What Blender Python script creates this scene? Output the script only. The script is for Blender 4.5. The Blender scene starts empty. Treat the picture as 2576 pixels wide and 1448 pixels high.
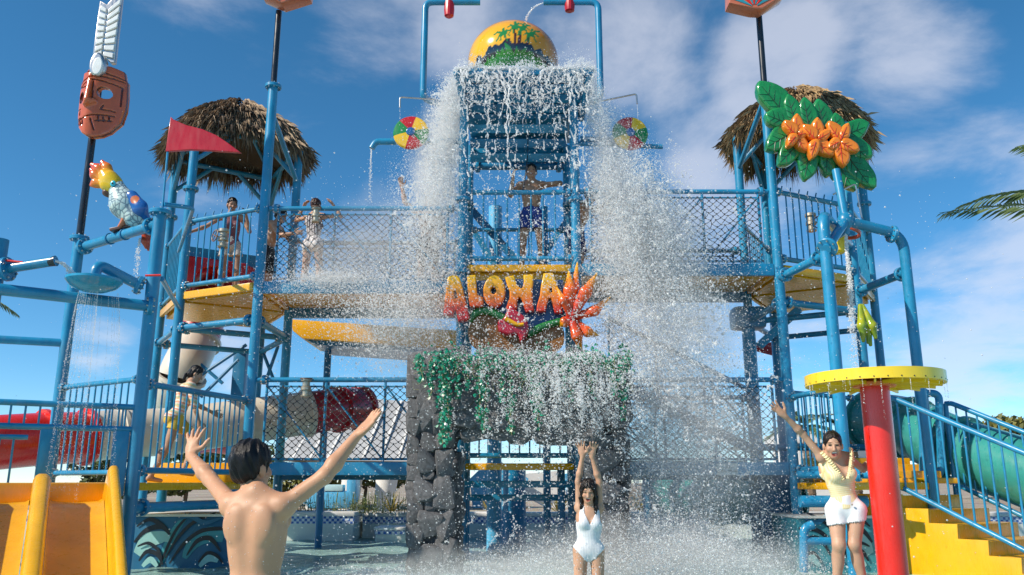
import bpy, bmesh, math, random
import numpy as np
from mathutils import Vector, Matrix

R = math.radians
rnd = random.Random(11)
NR = np.random.default_rng(11)
sc = bpy.context.scene
COL = sc.collection

# ------------------------------------------------------------------ camera
FPX, CXP, CYP = 2070.0, 1288.0, 724.0          # focal length in pixels of a 2576 px wide picture
PITCH = math.atan(491.0 / FPX)
CAMZ = 1.04                                     # eye height above the water
cd = bpy.data.cameras.new('camera')
cam = bpy.data.objects.new('camera', cd)
COL.objects.link(cam)
cd.sensor_width = 36.0
cd.lens = FPX / 2576.0 * 36.0
cd.clip_start, cd.clip_end = 0.05, 4000.0
cam.location = (0, 0, CAMZ)
cam.rotation_euler = (math.pi / 2 + PITCH, 0, 0)
sc.camera = cam

# ------------------------------------------------------------------ sun, sky, exposure
SUN_EL, SUN_AZ = R(38), R(180 + 62)             # azimuth clockwise from +Y: behind the camera, to the left
sdir = Vector((math.sin(SUN_AZ) * math.cos(SUN_EL), math.cos(SUN_AZ) * math.cos(SUN_EL), math.sin(SUN_EL)))
sl = bpy.data.lights.new('sun', 'SUN')
sl.energy = 4.2
sl.angle = R(0.53)
sl.color = (1.0, 0.90, 0.76)
so = bpy.data.objects.new('sun', sl)
so.rotation_euler = (-sdir).to_track_quat('-Z', 'Y').to_euler()
so.location = sdir * 60
COL.objects.link(so)

world = bpy.data.worlds.new('World')
sc.world = world
world.use_nodes = True
wt = world.node_tree
wt.nodes.clear()
def wn(t, **kw):
    n = wt.nodes.new(t)
    for k, v in kw.items():
        setattr(n, k, v)
    return n
def wl(a, b): wt.links.new(a, b)
w_out = wn('ShaderNodeOutputWorld')
w_bg = wn('ShaderNodeBackground')
sky = wn('ShaderNodeTexSky')
sky.sky_type = 'NISHITA'
sky.sun_disc = False
sky.sun_elevation = SUN_EL
sky.sun_rotation = SUN_AZ
sky.altitude = 3000
sky.air_density = 1.0
sky.dust_density = 0.0
sky.ozone_density = 4.0
w_bg.inputs['Strength'].default_value = 0.122
# clouds: fractal noise on the view direction projected on a cloud layer
tc = wn('ShaderNodeTexCoord')
nrm = wn('ShaderNodeVectorMath', operation='NORMALIZE'); wl(tc.outputs['Generated'], nrm.inputs[0])
sep = wn('ShaderNodeSeparateXYZ'); wl(nrm.outputs[0], sep.inputs[0])
zc_ = wn('ShaderNodeMath', operation='MAXIMUM'); wl(sep.outputs['Z'], zc_.inputs[0]); zc_.inputs[1].default_value = 0.0
zz = wn('ShaderNodeMath', operation='ADD'); wl(zc_.outputs[0], zz.inputs[0]); zz.inputs[1].default_value = 0.16
dx = wn('ShaderNodeMath', operation='DIVIDE'); wl(sep.outputs['X'], dx.inputs[0]); wl(zz.outputs[0], dx.inputs[1])
dy = wn('ShaderNodeMath', operation='DIVIDE'); wl(sep.outputs['Y'], dy.inputs[0]); wl(zz.outputs[0], dy.inputs[1])
cmb = wn('ShaderNodeCombineXYZ'); wl(dx.outputs[0], cmb.inputs[0]); wl(dy.outputs[0], cmb.inputs[1])
cmap = wn('ShaderNodeMapping'); wl(cmb.outputs[0], cmap.inputs[0])
cmap.inputs['Location'].default_value = (3.37, 1.22, 0.0)
cmap.inputs['Scale'].default_value = (0.8, 0.7, 1.0)
n1 = wn('ShaderNodeTexNoise'); wl(cmap.outputs[0], n1.inputs['Vector'])
n1.inputs['Scale'].default_value = 2.6
n1.inputs['Detail'].default_value = 10.0
n1.inputs['Roughness'].default_value = 0.6
n1.inputs['Distortion'].default_value = 0.25
n2 = wn('ShaderNodeTexNoise'); wl(cmap.outputs[0], n2.inputs['Vector'])
n2.inputs['Scale'].default_value = 0.5
n2.inputs['Detail'].default_value = 2.0
# broad weather: where the cloud banks lie (directions in the sky)
acc = n2.outputs['Fac']
_t = math.atan(491.0 / 2070.0)
def _dir(px, py):
    a, b = (px - 1288) / 2070.0, (724 - py) / 2070.0
    return Vector((a, math.cos(_t) - b * math.sin(_t), math.sin(_t) + b * math.cos(_t))).normalized()
for (px, py, deg, w) in ((1010, 20, 8, .26), (1230, 90, 6, .16), (1560, 120, 6, .22), (1780, 330, 5, .30), (1950, 150, 5, .38), (1880, 430, 6, .18), (2250, 60, 7, .2), (2400, 250, 7, .08), (2500, 900, 6, .22), (2330, 1000, 5, .12),
                         (250, 860, 3.2, .40), (590, 890, 3.5, .42), (1760, 560, 6, .16), (1640, 820, 8, .1), (420, -250, 10, .3), (2900, 500, 10, .3), (-500, 300, 11, .3), (-700, 900, 9, .35), (1288, -900, 16, .25)):
    vm = wn('ShaderNodeVectorMath', operation='DOT_PRODUCT'); wl(nrm.outputs[0], vm.inputs[0]); vm.inputs[1].default_value = _dir(px, py)
    mr_ = wn('ShaderNodeMapRange', interpolation_type='SMOOTHSTEP'); wl(vm.outputs['Value'], mr_.inputs[0])
    mr_.inputs[1].default_value = math.cos(R(deg)); mr_.inputs[2].default_value = 1.0; mr_.inputs[3].default_value = 0.0; mr_.inputs[4].default_value = w
    ad_ = wn('ShaderNodeMath', operation='ADD'); wl(acc, ad_.inputs[0]); wl(mr_.outputs[0], ad_.inputs[1])
    acc = ad_.outputs[0]
nsum = wn('ShaderNodeMath', operation='MULTIPLY_ADD')
wl(n1.outputs['Fac'], nsum.inputs[0]); nsum.inputs[1].default_value = 1.15; wl(acc, nsum.inputs[2])
cr = wn('ShaderNodeMapRange', interpolation_type='SMOOTHSTEP'); wl(nsum.outputs[0], cr.inputs[0])
cr.inputs[1].default_value = 1.10; cr.inputs[2].default_value = 1.5; cr.inputs[3].default_value = 0.0; cr.inputs[4].default_value = 0.55
hsv = wn('ShaderNodeHueSaturation'); wl(sky.outputs[0], hsv.inputs['Color'])
hsv.inputs['Saturation'].default_value = 1.2
hsv.inputs['Hue'].default_value = 0.487
hsv.inputs['Value'].default_value = 1.0
mixc = wn('ShaderNodeMixRGB'); wl(cr.outputs[0], mixc.inputs[0]); wl(hsv.outputs[0], mixc.inputs[1])
mixc.inputs[2].default_value = (5.2, 5.3, 5.9, 1)
wl(mixc.outputs[0], w_bg.inputs['Color'])
wl(w_bg.outputs[0], w_out.inputs[0])

vs = sc.view_settings
vs.view_transform = 'Standard'
vs.look = 'None'
vs.exposure = 0.44
vs.gamma = 1.0
vs.use_curve_mapping = False
sc.render.engine = 'CYCLES'
cy = sc.cycles
cy.use_denoising = True
try:
    cy.denoiser = 'OPENIMAGEDENOISE'
except Exception:
    pass
cy.max_bounces = 7
cy.diffuse_bounces = 3
cy.glossy_bounces = 3
cy.transmission_bounces = 4
cy.transparent_max_bounces = 16
cy.volume_bounces = 1
cy.volume_step_rate = 3.0
cy.volume_max_steps = 64
cy.caustics_reflective = False
cy.caustics_refractive = False
cy.sample_clamp_indirect = 6.0

# ------------------------------------------------------------------ picture -> place
_ct, _st = math.cos(PITCH), math.sin(PITCH)
def ray(px, py):
    a, b = (px - CXP) / FPX, (CYP - py) / FPX
    return Vector((a, _ct - b * _st, _st + b * _ct))
def P(px, py, Y):
    d = ray(px, py)
    return Vector((0, 0, CAMZ)) + d * (Y / d.y)
def PZ(px, py, Z):
    d = ray(px, py)
    return Vector((0, 0, CAMZ)) + d * ((Z - CAMZ) / d.z)

# ------------------------------------------------------------------ materials
MATS = {}
def _mat(name):
    m = bpy.data.materials.new(name)
    m.use_nodes = True
    nt = m.node_tree
    return m, nt, nt.nodes['Principled BSDF']
def paint(name, rgb, rough=0.35, var=0.16, scale=2.2, bump=0.0, bscale=60, coat=0.0, metal=0.0, dirt=0.18, spec=0.5, sss=0.0):
    """painted / moulded surface: slightly mottled colour, faint chalky stains, uneven gloss"""
    if name in MATS: return MATS[name]
    m, nt, b = _mat(name)
    N = nt.nodes.new; L = nt.links.new
    t = N('ShaderNodeTexCoord')
    oi = N('ShaderNodeObjectInfo')
    n = N('ShaderNodeTexNoise'); n.inputs['Scale'].default_value = scale; n.inputs['Detail'].default_value = 6; n.inputs['Roughness'].default_value = 0.62
    L(t.outputs['Object'], n.inputs['Vector'])
    hv = N('ShaderNodeHueSaturation'); hv.inputs['Color'].default_value = (*rgb, 1)
    mr = N('ShaderNodeMapRange'); L(n.outputs['Fac'], mr.inputs[0])
    mr.inputs[1].default_value = 0.3; mr.inputs[2].default_value = 0.7
    mr.inputs[3].default_value = 1 - var; mr.inputs[4].default_value = 1 + var
    L(mr.outputs[0], hv.inputs['Value'])
    # pale water marks
    n2 = N('ShaderNodeTexNoise'); n2.inputs['Scale'].default_value = scale * 5.5; n2.inputs['Detail'].default_value = 8; n2.inputs['Roughness'].default_value = 0.7
    mp2 = N('ShaderNodeMapping'); mp2.inputs['Scale'].default_value = (1.3, 1.3, .3); L(t.outputs['Object'], mp2.inputs[0]); L(mp2.outputs[0], n2.inputs['Vector'])
    rp = N('ShaderNodeMapRange'); L(n2.outputs['Fac'], rp.inputs[0])
    rp.inputs[1].default_value = 0.5; rp.inputs[2].default_value = 0.8; rp.inputs[3].default_value = 0.0; rp.inputs[4].default_value = dirt
    mx = N('ShaderNodeMixRGB'); L(rp.outputs[0], mx.inputs[0]); L(hv.outputs[0], mx.inputs[1])
    lum = sum(rgb) / 3
    mx.inputs[2].default_value = (0.35 * rgb[0] + 0.3 * lum + .12, 0.35 * rgb[1] + 0.3 * lum + .12, 0.35 * rgb[2] + 0.3 * lum + .12, 1)
    L(mx.outputs[0], b.inputs['Base Color'])
    rr = N('ShaderNodeMapRange'); L(n2.outputs['Fac'], rr.inputs[0])
    rr.inputs[1].default_value = 0.3; rr.inputs[2].default_value = 0.7
    rr.inputs[3].default_value = max(rough - .1, .03); rr.inputs[4].default_value = rough + .12
    L(rr.outputs[0], b.inputs['Roughness'])
    b.inputs['Metallic'].default_value = metal
    b.inputs['Specular IOR Level'].default_value = spec
    if coat: b.inputs['Coat Weight'].default_value = coat; b.inputs['Coat Roughness'].default_value = 0.08
    if sss:
        b.inputs['Subsurface Weight'].default_value = sss
        b.inputs['Subsurface Radius'].default_value = (0.012, 0.004, 0.002)
    if bump:
        n3 = N('ShaderNodeTexNoise'); n3.inputs['Scale'].default_value = bscale; n3.inputs['Detail'].default_value = 5
        L(t.outputs['Object'], n3.inputs['Vector'])
        bm = N('ShaderNodeBump'); bm.inputs['Strength'].default_value = bump; bm.inputs['Distance'].default_value = 0.02
        L(n3.outputs['Fac'], bm.inputs['Height']); L(bm.outputs[0], b.inputs['Normal'])
    MATS[name] = m
    return m
def colattr(name, rough=0.4, bump=0.0, bscale=80, sss=0.0, coat=0.0, var=0.1, vscale=6, stripes=None):
    """colour painted on the mesh itself (attribute 'pigment')"""
    if name in MATS: return MATS[name]
    m, nt, b = _mat(name)
    N = nt.nodes.new; L = nt.links.new
    at = N('ShaderNodeAttribute'); at.attribute_name = 'pigment'
    t = N('ShaderNodeTexCoord')
    n = N('ShaderNodeTexNoise'); n.inputs['Scale'].default_value = vscale; n.inputs['Detail'].default_value = 6
    L(t.outputs['Object'], n.inputs['Vector'])
    mr = N('ShaderNodeMapRange'); L(n.outputs['Fac'], mr.inputs[0])
    mr.inputs[1].default_value = 0.3; mr.inputs[2].default_value = 0.7; mr.inputs[3].default_value = 1 - var; mr.inputs[4].default_value = 1 + var
    hv = N('ShaderNodeHueSaturation'); L(at.outputs['Color'], hv.inputs['Color']); L(mr.outputs[0], hv.inputs['Value'])
    L(hv.outputs[0], b.inputs['Base Color'])
    b.inputs['Roughness'].default_value = rough
    if coat: b.inputs['Coat Weight'].default_value = coat; b.inputs['Coat Roughness'].default_value = 0.08
    if sss:
        b.inputs['Subsurface Weight'].default_value = sss
        b.inputs['Subsurface Radius'].default_value = (0.014, 0.005, 0.0025)
    if bump:
        n3 = N('ShaderNodeTexNoise'); n3.inputs['Scale'].default_value = bscale; n3.inputs['Detail'].default_value = 4
        L(t.outputs['Object'], n3.inputs['Vector'])
        bm = N('ShaderNodeBump'); bm.inputs['Strength'].default_value = bump; bm.inputs['Distance'].default_value = 0.01
        L(n3.outputs['Fac'], bm.inputs['Height']); L(bm.outputs[0], b.inputs['Normal'])
    MATS[name] = m
    return m
BLUE = paint('blue_paint', (0.013, 0.225, 0.415), 0.33, var=.24, dirt=.34, coat=0.2)
DBLUE = paint('deep_blue_paint', (0.013, 0.165, 0.34), 0.35)
LBLUE = paint('light_blue_paint', (0.10, 0.42, 0.68), 0.35)
YEL = paint('yellow_gelcoat', (0.82, 0.405, 0.002), 0.28, var=0.10, coat=0.25, dirt=0.03)
YELP = paint('bright_yellow_plastic', (0.88, 0.60, 0.02), 0.3, var=0.06, coat=0.3, dirt=0.1)
RED = paint('red_paint', (0.72, 0.018, 0.008), 0.28, var=0.1, coat=0.4, dirt=0.08)
DRED = paint('deep_red_gelcoat', (0.47, 0.010, 0.018), 0.3, coat=0.3, dirt=0.1)
CREAM = paint('cream_gelcoat', (0.66, 0.60, 0.50), 0.35, var=0.08, coat=0.2)
WHITE = paint('white_paint', (0.74, 0.73, 0.70), 0.5, var=0.08)
STEEL = paint('stainless_steel', (0.55, 0.53, 0.50), 0.28, metal=1.0, dirt=0.05)
BRASS = paint('weathered_valve_metal', (0.42, 0.38, 0.30), 0.42, metal=0.7)
BLACK = paint('black_paint', (0.012, 0.014, 0.018), 0.25, coat=0.3, dirt=0.05)
ROPE = paint('black_rope', (0.035, 0.033, 0.032), 0.75, var=0.3, scale=9)
ROCK = paint('dark_grey_rock', (0.135, 0.134, 0.140), 0.62, var=0.5, scale=4.5, bump=1.0, bscale=22, dirt=0.5)
GROUT = paint('dark_rock_joint', (0.05, 0.05, 0.055), 0.8, var=0.3, bump=0.6, bscale=30)
TEAL = paint('sea_green_gelcoat', (0.035, 0.27, 0.24), 0.3, coat=0.3, dirt=0.12)
MURAL = paint('mural_teal', (0.05, 0.30, 0.36), 0.45)
MURALD = paint('mural_blue', (0.010, 0.12, 0.24), 0.45)
MURALL = paint('mural_pale_aqua', (0.30, 0.56, 0.55), 0.5)
MBLACK = paint('mural_black', (0.006, 0.010, 0.018), 0.45)

# ------------------------------------------------------------------ mesh builder
class MB:
    def __init__(s): s.v = []; s.f = []; s.m = []
    def add(s, vs, fs, mi=0):
        o = len(s.v)
        s.v.extend([tuple(float(c) for c in p) for p in vs])
        s.f.extend([tuple(i + o for i in f) for f in fs])
        s.m.extend([mi] * len(fs))
        return s
    def pipe(s, pts, r, n=14, cap=True, mi=0):
        pts = [Vector(p) for p in pts]
        k = len(pts)
        rs = list(r) if hasattr(r, '__len__') else [r] * k
        d0 = (pts[1] - pts[0]).normalized()
        a = Vector((0, 0, 1)) if abs(d0.z) < 0.9 else Vector((1, 0, 0))
        u = d0.cross(a).normalized()
        vs = []
        for i, p in enumerate(pts):
            if i == 0: t = pts[1] - p
            elif i == k - 1: t = p - pts[i - 1]
            else: t = (pts[i + 1] - p).normalized() + (p - pts[i - 1]).normalized()
            t = t.normalized()
            u = (u - t * u.dot(t)).normalized()
            w = t.cross(u)
            for j in range(n):
                q = 2 * math.pi * j / n
                vs.append(p + (u * math.cos(q) + w * math.sin(q)) * rs[i])
        fs = []
        for i in range(k - 1):
            for j in range(n):
                a0, b0 = i * n + j, i * n + (j + 1) % n
                fs.append((a0, b0, b0 + n, a0 + n))
        if cap:
            fs.append(tuple(range(n - 1, -1, -1)))
            fs.append(tuple((k - 1) * n + j for j in range(n)))
        return s.add(vs, fs, mi)
    def tube(s, p0, p1, r, r1=None, n=14, cap=True, mi=0):
        return s.pipe([p0, p1], [r, r if r1 is None else r1], n, cap, mi)
    def box(s, c, size, M=None, mi=0):
        c = Vector(c)
        vs = []
        for x in (-.5, .5):
            for y in (-.5, .5):
                for z in (-.5, .5):
                    q = Vector((x * size[0], y * size[1], z * size[2]))
                    if M is not None: q = M @ q
                    vs.append(c + q)
        return s.add(vs, [(0, 1, 3, 2), (4, 6, 7, 5), (0, 4, 5, 1), (2, 3, 7, 6), (0, 2, 6, 4), (1, 5, 7, 3)], mi)
    def beam(s, p0, p1, w, h, mi=0):
        p0, p1 = Vector(p0), Vector(p1)
        d = p1 - p0
        x = d.normalized()
        y = Vector((0, 0, 1)).cross(x)
        y = Vector((0, 1, 0)) if y.length < 1e-4 else y.normalized()
        M = Matrix((x, y, x.cross(y))).transposed()
        return s.box((p0 + p1) / 2, (d.length, w, h), M, mi)
    def prism(s, poly, z0, z1, mi=0):
        n = len(poly)
        ar = sum(poly[i][0] * poly[(i + 1) % n][1] - poly[(i + 1) % n][0] * poly[i][1] for i in range(n))
        if ar < 0: poly = poly[::-1]
        vs = [(p[0], p[1], z0) for p in poly] + [(p[0], p[1], z1) for p in poly]
        fs = [tuple(range(n - 1, -1, -1)), tuple(range(n, 2 * n))]
        fs += [(i, (i + 1) % n, n + (i + 1) % n, n + i) for i in range(n)]
        return s.add(vs, fs, mi)
    def lathe(s, prof, c, M=None, n=24, mi=0, cap=True):
        c = Vector(c)
        vs = []
        for (r, z) in prof:
            for j in range(n):
                q = 2 * math.pi * j / n
                p = Vector((r * math.cos(q), r * math.sin(q), z))
                vs.append(c + (M @ p if M is not None else p))
        fs = []
        for i in range(len(prof) - 1):
            for j in range(n):
                a, b = i * n + j, i * n + (j + 1) % n
                fs.append((a, b, b + n, a + n))
        if cap:
            fs.append(tuple(range(n - 1, -1, -1)))
            fs.append(tuple((len(prof) - 1) * n + j for j in range(n)))
        return s.add(vs, fs, mi)
    def ball(s, c, r, n=12, M=None, mi=0):
        r = (r, r, r) if not hasattr(r, '__len__') else r
        m = n // 2
        prof = []
        vs = []; c = Vector(c)
        for i in range(1, m):
            th = math.pi * i / m
            for j in range(n):
                q = 2 * math.pi * j / n
                p = Vector((r[0] * math.sin(th) * math.cos(q), r[1] * math.sin(th) * math.sin(q), -r[2] * math.cos(th)))
                vs.append(c + (M @ p if M is not None else p))
        b = Vector((0, 0, -r[2])); t = Vector((0, 0, r[2]))
        vs += [c + (M @ b if M is not None else b), c + (M @ t if M is not None else t)]
        fs = []
        for i in range(m - 2):
            for j in range(n):
                a, bb = i * n + j, i * n + (j + 1) % n
                fs.append((a, bb, bb + n, a + n))
        k = (m - 1) * n
        for j in range(n):
            fs.append(((j + 1) % n, j, k))
            fs.append(((m - 2) * n + j, (m - 2) * n + (j + 1) % n, k + 1))
        return s.add(vs, fs, mi)
    def mesh(s, name, mats, smooth=35, bevel=0.0):
        me = bpy.data.meshes.new(name)
        me.from_pydata(s.v, [], s.f)
        for m in (mats if isinstance(mats, (list, tuple)) else [mats]):
            me.materials.append(m)
        if any(s.m): me.polygons.foreach_set('material_index', s.m)
        if bevel:
            bm = bmesh.new(); bm.from_mesh(me)
            es = [e for e in bm.edges if len(e.link_faces) == 2 and e.calc_face_angle(0) > R(40)]
            bmesh.ops.bevel(bm, geom=es, offset=bevel, segments=2, affect='EDGES', profile=0.6)
            bm.to_mesh(me); bm.free()
        finish(me, smooth)
        return me
def finish(me, smooth=35):
    if smooth:
        me.shade_smooth()
        if smooth < 180: me.set_sharp_from_angle(angle=R(smooth))
    me.update()

# ------------------------------------------------------------------ scene graph
WLOC = {}
def link(o, parent, wloc):
    COL.objects.link(o)
    wloc = Vector(wloc)
    if parent is not None:
        o.parent = parent
        o.location = wloc - WLOC[parent]
    else:
        o.location = wloc
    WLOC[o] = wloc
    return o
LABELS = set()
def tag(o, label, cat, group=None, kind=None):
    o['label'] = label
    if cat: o['category'] = cat
    if group: o['group'] = group
    if kind: o['kind'] = kind
    LABELS.add(label)
    return o
def thing(name, label, cat, loc=(0, 0, 0), group=None):
    o = bpy.data.objects.new(name, None)
    o.empty_display_size = 0.2
    link(o, None, loc)
    return tag(o, label, cat, group)
def part(name, mb, mats, parent, smooth=35, bevel=0.0, label=None, kind=None):
    """mesh drawn in world coordinates, linked under parent"""
    me = mb.mesh(name, mats, smooth, bevel) if isinstance(mb, MB) else mb
    o = bpy.data.objects.new(name, me)
    link(o, parent, (0, 0, 0))
    if label: o['label'] = label
    if kind: o['kind'] = kind
    return o
def piece(name, me, parent, loc, rot=None, scale=None):
    """object with shared mesh data placed at a world point"""
    o = bpy.data.objects.new(name, me)
    link(o, parent, loc)
    if rot is not None: o.rotation_euler = rot
    if scale is not None: o.scale = scale
    return o
def structure(name, mb, mats, smooth=35):
    o = part(name, mb, mats, None, smooth)
    o['kind'] = 'structure'
    return o
def V2(p, z): return Vector((p[0], p[1], z))
def bend(pts, rad=0.18, seg=6):
    """round the corners of a polyline"""
    pts = [Vector(p) for p in pts]
    out = [pts[0]]
    for i in range(1, len(pts) - 1):
        a, b, c = pts[i - 1], pts[i], pts[i + 1]
        d1, d2 = (a - b), (c - b)
        r = min(rad, d1.length * .48, d2.length * .48)
        p, q = b + d1.normalized() * r, b + d2.normalized() * r
        for k in range(seg + 1):
            t = k / seg
            out.append(p * (1 - t) ** 2 + b * 2 * t * (1 - t) + q * t ** 2)
    out.append(pts[-1])
    return out
def crom(pts, n=6, closed=False):
    """Catmull-Rom through the points"""
    pts = [Vector(p) for p in pts]
    k = len(pts)
    out = []
    rngk = range(k) if closed else range(k - 1)
    for i in rngk:
        p0 = pts[(i - 1) % k] if closed or i > 0 else pts[i]
        p1, p2 = pts[i], pts[(i + 1) % k]
        p3 = pts[(i + 2) % k] if closed or i + 2 < k else pts[(i + 1) % k]
        for j in range(n):
            t = j / n
            out.append(0.5 * (2 * p1 + (p2 - p0) * t + (2 * p0 - 5 * p1 + 4 * p2 - p3) * t * t + (3 * p1 - p0 - 3 * p2 + p3) * t ** 3))
    if not closed: out.append(pts[-1])
    return out
FL = {}
def flange(parent, pos, d, r, nb=8):
    """bolted pipe flange, axis along d"""
    key = (round(r, 3), nb)
    if key not in FL:
        mb = MB()
        R1 = r * 1.72
        mb.lathe([(r * .9, -.024), (R1 - .006, -.024), (R1, -.018), (R1, -.002), (R1 - .003, 0), (R1, .002), (R1, .018), (R1 - .006, .024), (r * .9, .024)], (0, 0, 0), n=20)
        for k in range(nb):
            a = 2 * math.pi * (k + .5) / nb
            c = Vector((math.cos(a), math.sin(a), 0)) * (r * 1.4)
            mb.lathe([(.0105, -.043), (.0105, .043)], c, n=6, mi=1)
        FL[key] = mb.mesh('flange', [BLUE, STEEL])
    q = Vector((0, 0, 1)).rotation_difference(Vector(d).normalized())
    return piece('flange', FL[key], parent, pos, q.to_euler())
def pole(parent, xy, z0, z1, r=0.066, mat=None, fl=(), name='pole', cap=True):
    o = part(name, MB().tube(V2(xy, z0), V2(xy, z1), r, n=20), mat or BLUE, parent)
    for z in fl: flange(o, V2(xy, z), (0, 0, 1), r)
    return o
def bar(parent, p0, p1, r=0.045, mat=None, name='crossbar', ends=True, off=0.13):
    p0, p1 = Vector(p0), Vector(p1)
    o = part(name, MB().tube(p0, p1, r, n=16), mat or BLUE, parent)
    if ends:
        d = (p1 - p0).normalized()
        flange(o, p0 + d * off, d, r); flange(o, p1 - d * off, d, r)
    return o
BALU = {}
def balusters(parent, p0, p1, z0, z1, sp=0.118, r=0.011, lean=None, name='baluster', skip=()):
    """upright bars between two floor points; z0/z1 may be functions of t"""
    p0, p1 = Vector((p0[0], p0[1])), Vector((p1[0], p1[1]))
    n = max(2, int((p1 - p0).length / sp))
    for i in range(1, n):
        t = i / n
        if any(a < t < b for a, b in skip): continue
        a = z0(t) if callable(z0) else z0
        b = z1(t) if callable(z1) else z1
        key = (round(r, 4), round(b - a, 3))
        if key not in BALU:
            BALU[key] = MB().tube((0, 0, 0), (0, 0, b - a), r, n=8, cap=False).mesh('baluster', BLUE, 60)
        q = p0.lerp(p1, t)
        piece(name, BALU[key], parent, (q.x, q.y, a))
def railing(label, p0, p1, zb, zt, r=0.036, sp=0.118, pegs=False, group=None, br=0.011, inset=0.09, fl=True):
    c = ((p0[0] + p1[0]) / 2, (p0[1] + p1[1]) / 2, zb)
    t = thing('railing', label, 'railing', c, group)
    d = Vector((p1[0] - p0[0], p1[1] - p0[1], 0)).normalized()
    for z, nm in ((zt, 'top_rail'), (zb, 'bottom_rail')):
        a, b = V2(p0, z), V2(p1, z)
        o = part(nm, MB().tube(a + d * .05, b - d * .05, r, n=14), BLUE, t)
        if fl:
            flange(o, a + d * inset, d, r * 1.05); flange(o, b - d * inset, d, r * 1.05)
    balusters(t, V2(p0, 0) + d * .12, V2(p1, 0) - d * .12, zb, zt, sp, br)
    if pegs:
        L = (Vector(p1[:2]) - Vector(p0[:2])).length
        n = int(L / .16)
        pm = MB().tube((0, 0, 0), (0, 0, .075), .010, n=8).mesh('spray_peg', BLUE)
        for i in range(1, n):
            q = V2(p0, zt + r * .8).lerp(V2(p1, zt + r * .8), i / n)
            piece('spray_peg', pm, t, q, (0, R(14), 0))
    return t
def rope_net(parent, p0, p1, zb, zt, cell=0.105, r=0.0048, seed=0, z0b=None):
    """knotted diamond net between two floor points, sagging a little; zb/zt may be functions of t"""
    g = random.Random(seed)
    p0, p1 = Vector((p0[0], p0[1], 0)), Vector((p1[0], p1[1], 0))
    L = (p1 - p0).length
    d = (p1 - p0).normalized(); nrm = Vector((-d.y, d.x, 0))
    nx = max(4, int(L / cell)); 
    zbf = zb if callable(zb) else (lambda t: zb)
    ztf = zt if callable(zt) else (lambda t: zt)
    nz = max(4, int((ztf(.5) - zbf(.5)) / cell * 1.15))
    pts = {}
    ph = [g.uniform(0, 6.28) for _ in range(4)]
    for i in range(nx * 2 + 1):
        for k in range(nz * 2 + 1):
            if (i + k) % 2: continue
            t = i / (nx * 2)
            s = k / (nz * 2)
            z = zbf(t) + (ztf(t) - zbf(t)) * s
            e = math.sin(math.pi * s) 
            j = 0.010 * e
            x = t * L + g.gauss(0, j) + .018 * e * math.sin(t * L * 2.1 + ph[0] + s * 3)
            z += g.gauss(0, j) - .02 * e * math.sin(t * L * 1.3 + ph[1]) ** 2
            y = g.gauss(0, .012) * e + .03 * e * math.sin(t * L * 1.7 + ph[2])
            pts[i, k] = p0 + d * min(max(x, 0), L) + nrm * y + Vector((0, 0, z))
    mb = MB()
    for (i, k), a in pts.items():
        for di in (1, -1):
            b = pts.get((i + di, k + 1))
            if b is None: continue
            m = (a + b) / 2 + Vector((0, 0, -.006))
            mb.pipe([a, m, b], r, n=3, cap=False)
        mb.box(a, (.016, .014, .022))
    return part('net', mb, ROPE, parent, 0, kind='stuff')
def curve_mesh(name, loops, depth, bevel, mats, M, res=2, smooth=40):
    """outline(s) (first outer, rest holes) in a local x/y plane -> rounded slab, M places it (local z = towards viewer)"""
    cu = bpy.data.curves.new(name, 'CURVE')
    cu.dimensions = '2D'; cu.fill_mode = 'BOTH'
    cu.extrude = depth / 2; cu.bevel_depth = bevel; cu.bevel_resolution = res; cu.offset = -bevel
    for lp in loops:
        sp = cu.splines.new('POLY')
        sp.points.add(len(lp) - 1)
        for q, p in zip(sp.points, lp): q.co = (p[0], p[1], 0, 1)
        sp.use_cyclic_u = True
    ob = bpy.data.objects.new(name, cu)
    COL.objects.link(ob)
    dg = bpy.context.evaluated_depsgraph_get()
    me = bpy.data.meshes.new_from_object(ob.evaluated_get(dg))
    bpy.data.objects.remove(ob); bpy.data.curves.remove(cu)
    me.name = name
    me.materials.clear()
    for m in (mats if isinstance(mats, (list, tuple)) else [mats]): me.materials.append(m)
    me.transform(M)
    finish(me, smooth)
    return me
def plaque(name, pxloops, Y, depth, bevel, mats, parent, smooth_n=0, label=None, res=2):
    """slab whose outline is given in picture points on the upright plane at distance Y"""
    loops = []
    for lp in pxloops:
        w = [P(x, y, Y) for x, y in lp]
        q = [Vector((p.x, p.z, 0)) for p in w]
        if smooth_n: q = crom(q, smooth_n, True)
        loops.append([(p.x, p.y) for p in q])
    M = Matrix(((1, 0, 0, 0), (0, 0, -1, Y), (0, 1, 0, 0), (0, 0, 0, 1)))
    me = curve_mesh(name, loops, depth, bevel, mats, M, res)
    o = part(name, me, None, parent)
    if label: o['label'] = label
    return o
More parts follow.
